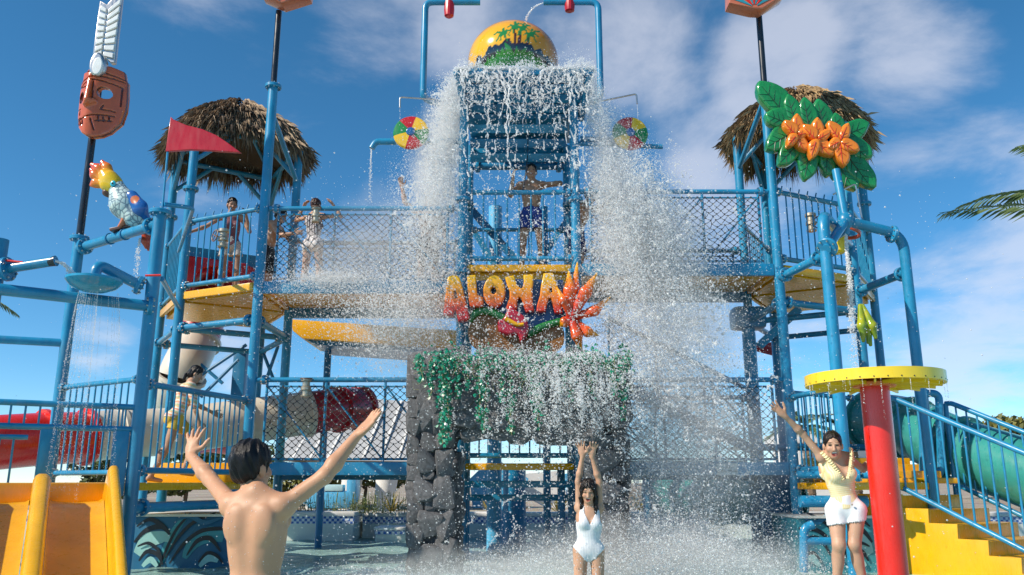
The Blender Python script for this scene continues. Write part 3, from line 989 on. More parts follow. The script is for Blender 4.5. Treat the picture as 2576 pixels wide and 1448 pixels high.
# ---- central tower
tc_ = thing('play_tower', 'central blue tower under the tipping bucket', 'play tower', (.1, 11.8, POOL))
for p in (C1, C2): pole(tc_, p, POOL, 6.5, PR, fl=(ZR + .95, ZR - .1, 2.2))
for p in (C3, C4): pole(tc_, p, POOL, 6.4, PR)
part('deck_panel', MB().box((.1, 11.8, ZR - .03), (1.46, 1.5, .06)), YEL, tc_, bevel=.01)
part('deck_edge', MB().box((.1, 11.02, ZR - .045), (1.42, .06, .10)), YEL, tc_, bevel=.012)
part('deck_edge', MB().box((.1, 12.56, ZR - .045), (1.42, .06, .10)), YEL, tc_, bevel=.012)
part('deck_pan', MB().box((.1, 11.8, ZR - .15), (1.40, 1.44, .17)), YEL, tc_, bevel=.02)
bar(tc_, V2(C1, ZR - .36), V2(C2, ZR - .36), .05)
bar(tc_, V2(C3, ZR - .36), V2(C4, ZR - .36), .05)
for z in (6.05,):
    bar(tc_, V2(C3, z), V2(C4, z), .06, DBLUE)
for (a, b) in ((C1, C3), (C2, C4)):
    bar(tc_, V2(a, 5.35), V2(b, 5.35), .05); bar(tc_, V2(a, ZR - .36), V2(b, ZR - .36), .05)
# thick pump riser behind the deck and its raking struts
part('riser_pipe', MB().tube((-.28, 13.3, POOL), (-.28, 13.3, 5.6), .115, n=20), LBLUE, tc_)
part('riser_pipe', MB().tube((.55, 13.3, POOL), (.55, 13.3, 5.6), .06, n=16), BLUE, tc_)
part('brace', MB().beam((-.75, 13.1, 5.3), (-.2, 13.1, 4.4), .05, .1), BLUE, tc_)
part('brace', MB().beam((-.66, 12.7, 5.35), (.02, 12.7, 4.55), .05, .12), DBLUE, tc_)
part('brace', MB().beam((.92, 13.1, 5.3), (.4, 13.1, 4.5), .05, .1), BLUE, tc_)
part('crossbar', MB().beam((-1.3, 13.4, 4.42), (1.4, 13.4, 4.42), .06, .09), DBLUE, tc_)
# sloping splash roof over the deck: front lip high and wide, running back and down
sp = thing('splash_roof', 'sloping blue splash roof under the tipping bucket, water streaming off it', 'splash roof', (.1, 11.2, 5.9))
L0, R0 = P(1152, 186, 10.45), P(1481, 186, 10.45)
zl = L0.z
L1, R1 = P(1172, 300, 11.25), P(1462, 300, 11.25)
zb = L1.z
n = 9
for i in range(n):
    t0, t1 = i / n, (i + 1) / n
    a, b = L0.lerp(L1, t0), R0.lerp(R1, t0)
    c_, d_ = L0.lerp(L1, t1), R0.lerp(R1, t1)
    up = Vector((0, .018, .03)) * (1 if i % 2 else 0)
    mb = MB().add([a + up, b + up, d_ + up, c_ + up] + [q + up + Vector((0, .05, .05)) for q in (a, b, d_, c_)],
                  [(0, 3, 2, 1), (4, 5, 6, 7), (0, 1, 5, 4), (1, 2, 6, 5), (2, 3, 7, 6), (3, 0, 4, 7)])
    part('roof_panel', mb, BLUE if i % 2 else DBLUE, sp, 30)
part('roof_lip', MB().beam(L0 + Vector((-.06, 0, .02)), R0 + Vector((.06, 0, .02)), .09, .09), BLUE, sp, bevel=.012)
for (a, b) in ((L0, L1), (R0, R1)):
    part('side_rib', MB().beam(a + Vector((0, 0, .0)), b, .08, .12), BLUE, sp, bevel=.01)
for k in (.3, .62):
    part('rib', MB().beam(L0.lerp(R0, k) + Vector((0, -.01, -.05)), L1.lerp(R1, k) + Vector((0, 0, -.06)), .05, .08), DBLUE, sp)
part('roof_deck', MB().add([L0 + Vector((0, .03, .07)), R0 + Vector((0, .03, .07)), (R0.x - .08, 12.9, zl + .1), (L0.x + .08, 12.9, zl + .1),
                            L0 + Vector((0, .03, .0)), R0 + Vector((0, .03, .0)), (R0.x - .08, 12.9, zl + .02), (L0.x + .08, 12.9, zl + .02)],
                           [(0, 1, 2, 3), (7, 6, 5, 4), (0, 4, 5, 1), (1, 5, 6, 2), (2, 6, 7, 3), (3, 7, 4, 0)]), BLUE, sp, 30)
for k, z in enumerate((6.16, 5.98, 5.8)):
    part('louvre', MB().box((.1, 11.35 + .12 * k, z), (1.45, .05, .13), Matrix.Rotation(R(35), 3, 'X')), DBLUE if k % 2 else BLUE, sp, bevel=.008)
part('back_panel', MB().box((.1, 12.66, 6.52), (1.56, .04, .86)), BLUE, sp)
for k in range(3):
    part('panel_seam', MB().box((.1, 12.62, 6.2 + .3 * k), (1.56, .05, .07)), DBLUE, sp)

# ---- walkways (upper left / upper right / lower left / lower right)
def walkway(label, x0, x1, z, y0=11.0, y1=12.46, deck=True, beamh=.165):
    t = thing('walkway', label, 'walkway', ((x0 + x1) / 2, (y0 + y1) / 2, z))
    part('edge_beam', MB().box(((x0 + x1) / 2, y0, z - beamh / 2 + .01), (x1 - x0, .07, beamh)), BLUE, t, bevel=.008)
    part('edge_beam', MB().box(((x0 + x1) / 2, y1, z - beamh / 2 - .02), (x1 - x0, .07, beamh + .05)), DBLUE, t, bevel=.008)
    deck_planks(t, x0, x1, y0 + .05, y1 - .05, z - .01)
    for k in range(3):
        x = x0 + (x1 - x0) * (.12 + .38 * k)
    return t
xl0, xl1 = A[0] + .07, C1[0] - .07
xr0, xr1 = C2[0] + .07, A2[0] - .07
walkway('upper left walkway of yellow panels with blue edge beam', xl0, xl1, ZL)
walkway('upper right walkway of yellow panels with blue edge beam, behind the spray', xr0, xr1, ZR)
wl_low = walkway('lower left walkway with blue edge beam above the water', xl0, xl1, ZW)
wr_low = walkway('lower right walkway with blue edge beam above the water', xr0, xr1, ZW)
def net_rail(label, x0, x1, y, z, h, seed, cols=3, r=.03, flip=False, rr=.034):
    t = thing('net_railing', label, 'net railing', ((x0 + x1) / 2, y, z))
    a, b = Vector((x0, y, z + h)), Vector((x1, y, z + h))
    tp = part('top_rail', MB().tube(a, b, rr, n=14), BLUE, t)
    flange(tp, a + Vector((.10, 0, 0)), (1, 0, 0), rr * 1.1); flange(tp, b - Vector((.10, 0, 0)), (1, 0, 0), rr * 1.1)
    part('net_rail_bar', MB().tube((x0 + .14, y, z + h - .09), (x1 - .14, y, z + h - .09), .013, n=8), BLUE, t)
    part('bottom_rail', MB().tube((x0 + .14, y, z + .05), (x1 - .14, y, z + .05), .016, n=8), BLUE, t)
    n = cols
    W = (x1 - x0 - .28) / n
    for i in range(n + 1):
        x = x0 + .14 + W * i
        part('stanchion', MB().tube((x, y, z), (x, y, z + h), .018, n=10), BLUE, t)
        if i < n:
            p, q = (x + .02, y, z + h - .1), (x + W - .02, y, z + .06)
            if flip: p, q = (x + .02, y, z + .06), (x + W - .02, y, z + h - .1)
            part('diagonal_brace', MB().tube(p, q, .012, n=8), BLUE, t)
    rope_net(t, (x0 + .14, y - .02), (x1 - .14, y - .02), z + .05, z + h - .09, seed=seed)
    return t
net_rail('rope net railing along the front of the upper left walkway', xl0, xl1, 11.0, ZL, 1.07, 1)
net_rail('rope net railing along the front of the upper right walkway, in the spray', xr0, xr1, 11.0, ZR, 1.07, 2, flip=True)
net_rail('rope net railing along the front of the lower left walkway, behind the man', xl0, xl1, 11.0, ZW, 1.09, 3)
net_rail('rope net railing along the front of the lower right walkway, behind the falling water', xr0, xr1, 11.0, ZW, 1.09, 4, flip=False)
net_rail('rope net railing along the back of the upper left walkway', xl0 + .2, xl1, 12.46, ZL, 1.0, 5, cols=2)
net_rail('rope net railing along the back of the upper right walkway', xr0, xr1, 12.46, ZR, .62, 6, cols=2)
net_rail('rope net railing along the back of the lower right walkway', xr0, xr1, 12.46, ZW, 1.0, 7, cols=2)
# rear upper landing (thick yellow, dark underside) behind the left walkway
rl = thing('rear_landing', 'thick yellow landing with chamfered corner hanging behind the left walkway', 'landing', (-2.6, 14.2, 3.2))
za, zb_ = P(900, 802, 13.6).z, P(900, 850, 13.6).z
xa, xb = P(730, 825, 13.6).x, P(1160, 825, 13.6).x
q = [P(732, 803, 13.6), P(1160, 832, 13.6), P(1160, 880, 13.6), P(760, 852, 13.6), P(735, 832, 13.6)]
mbl = MB(); mbl.add([v for v in q] + [v + Vector((0, 1.4, 0)) for v in q], [(4, 3, 2, 1, 0), (5, 6, 7, 8, 9)] + [(i, (i + 1) % 5, 5 + (i + 1) % 5, 5 + i) for i in range(5)])
part('landing_deck', mbl, YEL, rl, bevel=.03)
q = [P(762, 852, 13.7), P(1160, 880, 13.7), P(1160, 892, 13.7), P(800, 868, 13.7)]
mbl = MB(); mbl.add([v for v in q] + [v + Vector((0, 1.2, 0)) for v in q], [(3, 2, 1, 0), (4, 5, 6, 7)] + [(i, (i + 1) % 4, 4 + (i + 1) % 4, 4 + i) for i in range(4)])
part('landing_pan', mbl, DBLUE, rl)
for x in (xa + .5, xb - .1):
    part('post', MB().tube((x, 14.3, POOL), (x, 14.3, zb_ - .1), .06), DBLUE, rl)
# rear stair with net sides, from the upper right deck down to the left
st = thing('rear_stair', 'sloping rear stair with rope net side, seen behind the orange flower', 'stair', (2.6, 14.2, 1.3))
q0, q1 = P(1530, 800, 14.0), P(1890, 985, 14.0)
zlow0, zlow1 = q0.z - 1.05, q1.z - 1.0
part('handrail', MB().tube(q0, q1, .04), DBLUE, st)
part('stringer', MB().beam(q0 - Vector((0, 0, 1.05)), q1 - Vector((0, 0, 1.0)), .06, .16), DBLUE, st)
rope_net(st, (q0.x, 14.0), (q1.x, 14.0), lambda t: zlow0 + (zlow1 - zlow0) * t, lambda t: q0.z + (q1.z - q0.z) * t, seed=9)
for k in range(4):
    q = q0.lerp(q1, k / 3)
    part('stanchion', MB().tube(q - Vector((0, 0, 1.0)), q, .022), DBLUE, st)
for k in range(9):
    q = q0.lerp(q1, (k + .5) / 9) - Vector((0, -.4, 1.0))
    part('tread', MB().box(q, (.26, .75, .04)), YEL, st)
for p in (H2, ):
    pass
# supports on the right with branching head (grey in the spray)
sw = thing('support_post', 'blue post with branching head under the upper right walkway, veiled by spray', 'post', (P(1890, 1100, 12.5).x, 12.5, POOL))
xs_ = P(1885, 900, 12.5).x
part('post', MB().tube((xs_, 12.45, POOL), (xs_, 12.45, 3.55), .10), BLUE, sw)
part('post_head', MB().box((xs_, 12.45, 3.5), (.5, .4, .34)), DBLUE, sw, bevel=.08)
part('brace', MB().beam((xs_ + .1, 12.3, 3.05), (xs_ + .75, 12.3, 3.62), .1, .12), BLUE, sw)
part('crossbar', MB().tube((xs_, 12.45, 1.55), (xs_ + 1.6, 12.45, 1.55), .05), BLUE, sw)

# ---- railings on decks
railing('upper railing with spray pegs across the front of the left tower, girl behind it', A, D, ZL + .10, ZL + 1.08, pegs=True)
railing('upper railing on the left side of the left tower', D, E, ZL + .10, ZL + 1.08, r=.03)
railing('upper railing with spray pegs on the front of the right tower', A2, D2, ZR + .10, ZR + 1.08, pegs=True)
railing('upper railing on the right side of the right tower, behind the hanging nozzle', D2, E2, ZR + .10, ZR + 1.08, r=.03)
railing('central railing in front of the man in blue shorts', C1, C2, ZR + .09, ZR + 1.06, r=.034, sp=.157, br=.012)
railing('back railing of the central deck', C3, C4, ZR + .09, ZR + 1.0, r=.03, sp=.157)
railing('upper railing at the back of the right tower', G2, H2, ZR + .1, ZR + 1.05, r=.03)
# lower middle deck under the arch
md = thing('middle_deck', 'lower yellow deck with blue beams seen through the rock arch', 'deck', (.1, 11.8, ZW))
part('deck_panel', MB().box((.1, 11.82, ZW - .04), (1.44, 1.5, .06)), YEL, md, bevel=.01)
part('deck_edge', MB().box((.1, 11.04, ZW - .045), (1.42, .06, .085)), YEL, md, bevel=.012)
for z, y in ((1.02, 11.6), (.83, 12.3)):
    part('crossbar', MB().box((.1, y, z), (1.5, .09, .09)), BLUE, md, bevel=.01)
part('column', MB().tube((0.03, 14.9, POOL), (0.03, 14.9, 1.25), .215, n=24), BLUE, md)
for x in (P(1412, 1250, 11.9).x, P(1168, 1250, 11.9).x):
    part('post', MB().tube((x, 11.9, POOL), (x, 11.9, 1.25), .055), DBLUE, md)
railing('lower railing under the rock lintel, dark blue bars', (C1[0], 11.1), (C2[0], 11.1), ZW + .10, ZW + 1.0, r=.034, sp=.13)
# thin posts standing in the far water on the right
for k, (px, lab) in enumerate(((1632, 'thin blue post standing in the far water, nearer the rock arch'), (1746, 'short blue post under the pale green tube'))):
    p = PZ(px, 1338, 0)
    o = part('post', MB().tube((p.x, 14.6, POOL), (p.x, 14.6, 1.2 if k == 0 else .55), .085), BLUE, None)
    o.location.x += (P(px, 1300, 14.6).x - p.x)
    tag(o, lab, 'post')
wd = part('pump_pillar', MB().box((P(1945, 1300, 11.6).x, 11.65, .4), (.46, .5, 1.75)), MURALD, None, bevel=.03)
tag(wd, 'broad dark blue pillar at the right end of the lower walkway, in heavy spray', 'pillar')
# small notice plates on the lower beams
PLATE = paint('white_notice', (.72, .72, .70), .5)
for k, (px, lab) in enumerate(((1075, 'small white notice on the lower left beam, near the man\'s raised arm'), (1830, 'small white notice on the lower right beam, blurred by spray'))):
    p = P(px, 1181, 10.955)
    t = thing('notice', lab, 'sign', p)
    part('plate', MB().box((p.x, 10.958, p.z), (.27, .008, .15)), PLATE, t)
    fc = bpy.data.curves.new('lettering', 'FONT')
    fc.body = 'WATCH\nYOUR HEAD'; fc.size = .045; fc.align_x = 'CENTER'; fc.align_y = 'CENTER'; fc.extrude = .0008
    fo = bpy.data.objects.new('lettering', fc); COL.objects.link(fo)
    dg = bpy.context.evaluated_depsgraph_get()
    me = bpy.data.meshes.new_from_object(fo.evaluated_get(dg)); bpy.data.objects.remove(fo)
    me.materials.clear(); me.materials.append(BLACK)
    me.transform(Matrix(((1, 0, 0, p.x), (0, 0, -1, 10.9525), (0, 1, 0, p.z), (0, 0, 0, 1))))
    part('lettering', me, None, t, 0)
# ================================================================== IMPLICIT-SURFACE ENGINE (sculpted shapes)
def smin(a, b, k):
    h = np.maximum(k - np.abs(a - b), 0.0) / k
    return np.minimum(a, b) - h * h * k * 0.25
def smax(a, b, k): return -smin(-a, -b, k)
class Cone:      # capsule with two radii, optionally flattened along one axis
    def __init__(s, a, b, ra, rb, k=.02, op='+', tag='', flat=None):
        s.a, s.b = np.array(a, float), np.array(b, float); s.ra, s.rb = ra, rb; s.k = k; s.op = op; s.tag = tag
        s.flat = None if flat is None else (np.array(flat[0], float), flat[1])
    def box(s, m=0):
        r = max(s.ra, s.rb) + m
        return np.minimum(s.a, s.b) - r, np.maximum(s.a, s.b) + r
    def __call__(s, p):
        ab = s.b - s.a
        q = p - s.a
        if s.flat is not None:
            ax, f = s.flat
            q = q + (q @ ax)[..., None] * ax * (f - 1)
            ab = ab + (ab @ ax) * ax * (f - 1)
        t = np.clip((q @ ab) / max(ab @ ab, 1e-9), 0, 1)
        d = np.linalg.norm(q - t[..., None] * ab, axis=-1)
        return d - (s.ra + (s.rb - s.ra) * t)
class Ell:
    def __init__(s, c, r, M=None, k=.02, op='+', tag=''):
        s.c = np.array(c, float); s.r = np.array(r, float); s.M = np.eye(3) if M is None else np.array(M, float)  # columns = axes
        s.k = k; s.op = op; s.tag = tag
    def box(s, m=0):
        e = np.abs(s.M) @ s.r + m
        return s.c - e, s.c + e
    def __call__(s, p):
        q = (p - s.c) @ s.M
        k0 = np.linalg.norm(q / s.r, axis=-1)
        k1 = np.linalg.norm(q / (s.r * s.r), axis=-1)
        return k0 * (k0 - 1) / np.maximum(k1, 1e-6)
def field(prims, h, lo=None, hi=None, grow=0.0, extra=None):
    pos = [p for p in prims if p.op == '+']
    if lo is None:
        lo = np.min([p.box(grow + 3 * h)[0] for p in pos], axis=0); hi = np.max([p.box(grow + 3 * h)[1] for p in pos], axis=0)
    n = np.maximum(np.ceil((hi - lo) / h).astype(int) + 1, 4)
    D = np.full(n, 0.35, np.float32)
    ax = [lo[i] + h * np.arange(n[i]) for i in range(3)]
    for p in prims:
        m = p.k + 3 * h + grow + .03
        b0, b1 = p.box(m)
        i0 = np.clip(np.floor((b0 - lo) / h).astype(int), 0, n); i1 = np.clip(np.ceil((b1 - lo) / h).astype(int) + 1, 0, n)
        if np.any(i1 <= i0): continue
        sl_ = tuple(slice(i0[i], i1[i]) for i in range(3))
        g = np.stack(np.meshgrid(*[ax[i][sl_[i]] for i in range(3)], indexing='ij'), -1)
        d = p(g).astype(np.float32)
        if p.op == '+': D[sl_] = smin(D[sl_], d - grow, p.k)
        else: D[sl_] = smax(D[sl_], -d, p.k)
    return D, lo, h, ax
def nets(D, lo, h):
    """naive surface nets -> verts, quads"""
    S = D < 0
    c = [S[i:S.shape[0] - 1 + i, j:S.shape[1] - 1 + j, k:S.shape[2] - 1 + k] for i in (0, 1) for j in (0, 1) for k in (0, 1)]
    any_ = c[0].copy(); all_ = c[0].copy()
    for q in c[1:]: any_ |= q; all_ &= q
    act = any_ & ~all_
    I = np.argwhere(act)
    if len(I) == 0: return np.zeros((0, 3)), np.zeros((0, 4), int)
    idx = np.full(act.shape, -1, np.int64); idx[act] = np.arange(len(I))
    offs = [(i, j, k) for i in (0, 1) for j in (0, 1) for k in (0, 1)]
    val = {o: D[I[:, 0] + o[0], I[:, 1] + o[1], I[:, 2] + o[2]] for o in offs}
    acc = np.zeros((len(I), 3)); cnt = np.zeros(len(I))
    for o in offs:
        for a in range(3):
            if o[a]: continue
            o2 = tuple(o[x] + (1 if x == a else 0) for x in range(3))
            v0, v1 = val[o], val[o2]
            cr_ = (v0 < 0) != (v1 < 0)
            t = np.where(cr_, v0 / np.where(cr_, v0 - v1, 1), 0)
            p = np.tile(np.array(o, float), (len(I), 1)); p[:, a] = t
            acc += p * cr_[:, None]; cnt += cr_
    V = lo + h * (I + acc / cnt[:, None])
    F = []
    for a in range(3):
        b, cc = (a + 1) % 3, (a + 2) % 3
        s0 = [slice(None)] * 3; s1 = [slice(None)] * 3
        s0[a] = slice(0, -1); s1[a] = slice(1, None)
        X = S[tuple(s0)] != S[tuple(s1)]
        # need cells on both sides in b and c
        J = np.argwhere(X)
        J = J[(J[:, b] > 0) & (J[:, cc] > 0) & (J[:, b] < D.shape[b] - 1) & (J[:, cc] < D.shape[cc] - 1)]
        if len(J) == 0: continue
        def cell(db, dc):
            K = J.copy(); K[:, b] -= db; K[:, cc] -= dc
            return idx[K[:, 0], K[:, 1], K[:, 2]]
        q = np.stack([cell(1, 1), cell(0, 1), cell(0, 0), cell(1, 0)], 1)
        flip = ~S[J[:, 0], J[:, 1], J[:, 2]]
        q[flip] = q[flip][:, ::-1]
        F.append(q)
    return V, np.concatenate(F)
def relax(V, F, it=2, f=.5):
    n = len(V)
    e = np.concatenate([F[:, [0, 1]], F[:, [1, 2]], F[:, [2, 3]], F[:, [3, 0]]])
    e = np.concatenate([e, e[:, ::-1]])
    cnt = np.bincount(e[:, 0], minlength=n)[:, None]
    for _ in range(it):
        for sgn in (f, -f * 1.02):
            s = np.stack([np.bincount(e[:, 0], weights=V[e[:, 1], i], minlength=n) for i in range(3)], 1)
            V = V + sgn * (s / np.maximum(cnt, 1) - V)
    return V
def np_mesh(name, V, F, mats, pigment=None, smooth=180):
    me = bpy.data.meshes.new(name)
    me.vertices.add(len(V)); me.vertices.foreach_set('co', np.asarray(V, np.float32).ravel())
    k = F.shape[1]
    me.loops.add(len(F) * k); me.loops.foreach_set('vertex_index', F.ravel().astype(np.int32))
    me.polygons.add(len(F)); me.polygons.foreach_set('loop_start', np.arange(0, len(F) * k, k, dtype=np.int32))
    me.update(calc_edges=True); me.validate()
    for m in (mats if isinstance(mats, (list, tuple)) else [mats]): me.materials.append(m)
    if pigment is not None:
        at = me.attributes.new('pigment', 'FLOAT_COLOR', 'POINT')
        pg = np.ones((len(V), 4), np.float32); pg[:, :3] = pigment
        at.data.foreach_set('color', pg.ravel())
    finish(me, smooth)
    return me
def sculpt(name, prims, mats, parent, h=.01, pigment=None, it=2, smooth=180, post=None, label=None):
    D, lo, h, ax = field(prims, h)
    if post is not None:
        g = np.stack(np.meshgrid(*ax, indexing='ij'), -1)
        D = post(D, g).astype(np.float32)
    V, F = nets(D, lo, h)
    V = relax(V, F, it)
    pg = pigment(V) if pigment is not None else None
    o = part(name, np_mesh(name, V, F, mats, pg, smooth), None, parent)
    if label: o['label'] = label
    return o
def poly_sd(poly, X, Z):
    """signed distance to a 2-D polygon"""
    P_ = np.array(poly); n = len(P_)
    d = np.full(X.shape, 1e9); s = np.ones(X.shape)
    j = n - 1
    for i in range(n):
        ex, ez = P_[j] - P_[i]
        wx, wz = X - P_[i][0], Z - P_[i][1]
        t = np.clip((wx * ex + wz * ez) / (ex * ex + ez * ez + 1e-12), 0, 1)
        d = np.minimum(d, (wx - ex * t) ** 2 + (wz - ez * t) ** 2)
        c1 = Z >= P_[i][1]; c2 = Z < P_[j][1]; c3 = ex * wz > ez * wx
        s = np.where((c1 & c2 & c3) | (~c1 & ~c2 & ~c3), -s, s)
        j = i
    return s * np.sqrt(d)
def lerp3(a, b, t):
    t = np.clip(np.asarray(t), 0, 1)[:, None]
    return np.array(a) * (1 - t) + np.array(b) * t
def sweep(prof, path, lat, up=Vector((0, 0, 1)), close=True, mi=0, mb=None, cap=True):
    """profile (a along lat, b along up) carried along path points"""
    mb = mb or MB()
    n = len(prof)
    vs = [p + lat * a + up * b for p in path for (a, b) in prof]
    fs = []
    for i in range(len(path) - 1):
        for j in range(n if close else n - 1):
            a, b = i * n + j, i * n + (j + 1) % n
            fs.append((a, b, b + n, a + n))
    if cap and close:
        fs.append(tuple(range(n - 1, -1, -1))); fs.append(tuple((len(path) - 1) * n + j for j in range(n)))
    return mb.add(vs, fs, mi)

# ================================================================== LEFT: BIRD FRAME, MASK, SHOWER
PB, PC = (-4.04, 9.0), (-5.48, 10.0)
ZB = 4.06
bf = thing('pipe_frame', 'blue pipe frame at the left carrying the parrot, with bolted flanges', 'pipe frame', V2(PB, POOL))
pole(bf, PB, POOL, ZB + .02, .072, fl=(ZB,))
pole(bf, PC, POOL, ZB, .068, fl=(ZB - .01,))
bar(bf, V2(PC, ZB - .14), V2(PB, ZB - .14), .06, off=.16, name='perch_pipe')
b0, b1 = P(378, 771, 8.95), P(-60, 722, 8.15)
lb = bar(bf, b0, b1, .062, ends=False, name='crossbar')
dd = (b1 - b0).normalized()
for px_ in (352, 12):
    t_ = (P(px_, 760, 8.7).x - b0.x) / (b1.x - b0.x)
    flange(lb, b0.lerp(b1, t_), dd, .062)
bar(bf, V2(PC, ZB - 1.35), V2(PC, ZB - 1.35) + Vector((-.9, -.35, .0)), .05, ends=False)
part('hand_rail_loop', MB().pipe(bend([V2(PB, 4.16) + Vector((.03, .0, 0)), V2(PB, 4.22) + Vector((.25, .3, .0)), V2(D, 4.32) + Vector((-.05, -.1, 0))], .12), .026), BLUE, bf)
for z in (3.3, ):
    bar(bf, V2(PB, z + .0) + Vector((.05, .1, 0)), V2(D, z + .18), .03, ends=False, name='tie_bar')
bar(bf, V2(PB, .78), V2(A, .78), .055, off=.18, name='crossbar')
# black mast with the mask
mk = thing('tiki_mask', 'carved terracotta tiki mask with eye holes and tall silver feather on a black mast', 'mask', V2(PC, ZB))
part('mast', MB().tube(V2(PC, ZB), V2(PC, 6.5), .046, n=18), BLACK, mk)
def mz(u, v): return (u / 3.017, v / 3.017)
YM = 9.9
outl = [mz(*q) for q in ((700, 562), (775, 528), (850, 514), (915, 517), (917, 575), (926, 582), (918, 690), (905, 800), (880, 905), (825, 1000), (780, 1045), (735, 1066), (690, 1062), (650, 1035), (615, 985), (604, 905), (611, 780), (624, 655), (648, 632), (655, 580))]
o2 = [(P(x, y, YM).x, P(x, y, YM).z) for x, y in outl]
def mp_(u, v): p = P(u / 3.017, v / 3.017, YM); return p.x, p.z
nx_, nz_ = mp_(716, 760)
def mask_post(D, g):
    X, Y, Z = g[..., 0], g[..., 1], g[..., 2]
    d2 = poly_sd(o2, X, Z)
    yc = YM - .03 + 2.6 * (X - nx_) ** 2 + .06 * np.abs(X - nx_) - .05
    sh = smax(d2, np.abs(Y - yc) - .055, .03)
    def gro(pts, w=.009, depth=.022):
        nonlocal sh
        d = np.full(X.shape, 9.)
        q = [mp_(*k) for k in pts]
        for a, b in zip(q[:-1], q[1:]):
            ab = np.array(b) - np.array(a)
            t = np.clip(((X - a[0]) * ab[0] + (Z - a[1]) * ab[1]) / (ab @ ab), 0, 1)
            d = np.minimum(d, np.hypot(X - a[0] - t * ab[0], Z - a[1] - t * ab[1]))
        sh = np.maximum(sh, -np.maximum(d - w, (Y - (yc - .055 + depth))))
    # nose ridge and ball
    qn = [mp_(*k) for k in ((722, 600), (708, 700), (700, 800))]
    pr = [Cone((qn[0][0], YM - .10, qn[0][1]), (qn[2][0] + .02, YM - .17, qn[2][1]), .03, .045), Cone((mp_(690, 825)[0], YM - .15, mp_(690, 825)[1]), (mp_(750, 800)[0], YM - .13, mp_(750, 800)[1]), .035, .033)]
    for p in pr: sh = smin(sh, p(g), .03)
    for (u, v, ru, rv) in ((806, 722, 47, 50), (645, 768, 25, 50)):
        ex, ez = mp_(u, v)
        sc_ = .00163
        e = np.sqrt(((X - ex) / (ru * sc_)) ** 2 + ((Z - ez) / (rv * sc_)) ** 2)
        sh = np.maximum(sh, (1 - e) * ru * sc_)
    for ln in (((630, 665), (660, 640), (740, 615), (910, 595)), ((620, 690), (690, 655)), ((735, 640), (900, 640), (885, 780)), ((745, 655), (735, 780)), ((628, 690), (690, 690)),
               ((612, 950), (690, 915), (850, 873)), ((612, 935), (640, 925)), ((750, 940), (835, 915)), ((768, 905), (768, 940)), ((795, 900), (795, 932)), ((825, 890), (825, 920)),
               ((612, 985), (655, 970)), ((622, 955), (622, 985)), ((640, 948), (640, 978)), ((660, 940), (660, 975)), ((720, 930), (740, 1010)), ((782, 850), (800, 815)), ((780, 850), (855, 838)),
               ((612, 860), (640, 855)), ((632, 870), (632, 900)), ((655, 575), (912, 578))):
        gro(ln)
    return sh
pa, pb_ = P(200, 358, YM), P(312, 165, YM)
class _Box:
    k = 0; op = '+'
    def __init__(s, a, b): s.a, s.b = np.array(a, float), np.array(b, float)
    def box(s, m=0): return s.a, s.b
    def __call__(s, p): return np.full(p.shape[:-1], .3)
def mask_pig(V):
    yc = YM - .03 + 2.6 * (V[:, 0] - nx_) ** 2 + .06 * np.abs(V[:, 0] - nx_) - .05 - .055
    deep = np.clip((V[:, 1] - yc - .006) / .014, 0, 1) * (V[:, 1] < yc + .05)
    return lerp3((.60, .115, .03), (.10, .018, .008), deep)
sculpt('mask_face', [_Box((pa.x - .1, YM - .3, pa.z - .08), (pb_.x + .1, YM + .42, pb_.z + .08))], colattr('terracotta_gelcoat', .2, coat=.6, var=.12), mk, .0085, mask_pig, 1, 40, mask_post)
# feather
ft = MB()
def fz(u, v, y=0): return P(u / 3.017, v / 3.017, YM + y)
plaque('feather_back', [[mz(*q) for q in ((768, 16), (820, 46), (845, 18), (938, -62), (878, 486), (850, 492), (775, 418), (705, 480))]], YM + .03, .05, .012, STEEL, mk)
SILV = paint('silver_white_gelcoat', (.80, .80, .78), .3, coat=.3)
for k in range(8):
    t0, t1 = k / 8 + .012, (k + 1) / 8 - .03
    L_ = lambda t: (770 + (714 - 770) * t, 40 + (462 - 40) * t)
    Lc = lambda t: (812 + (772 - 812) * t, 66 + (428 - 66) * t)
    Rc = lambda t: (826 + (786 - 826) * t, 74 + (440 - 74) * t)
    Re = lambda t: (922 + (856 - 922) * t, -12 + (462 + 12) * t)
    plaque('feather_vane', [[mz(*q) for q in (L_(t0), Lc(t0), Lc(t1), L_(t1))]], YM - .01, .03, .006, SILV, mk)
    plaque('feather_vane', [[mz(*q) for q in (Rc(t0), Re(t0), Re(t1), Rc(t1))]], YM - .01, .03, .006, SILV, mk)
el = [(750 + 56 * math.cos(a) + 14 * math.sin(a), 505 - 88 * math.sin(a)) for a in [2 * math.pi * k / 28 for k in range(28)]]
plaque('medallion', [[mz(*q) for q in el]], YM - .10, .10, .03, STEEL, mk)
el2 = [(745 + 38 * math.cos(a) + 10 * math.sin(a), 507 - 66 * math.sin(a)) for a in [2 * math.pi * k / 28 for k in range(28)]]
plaque('medallion_face', [[mz(*q) for q in el2]], YM - .165, .03, .012, SILV, mk)

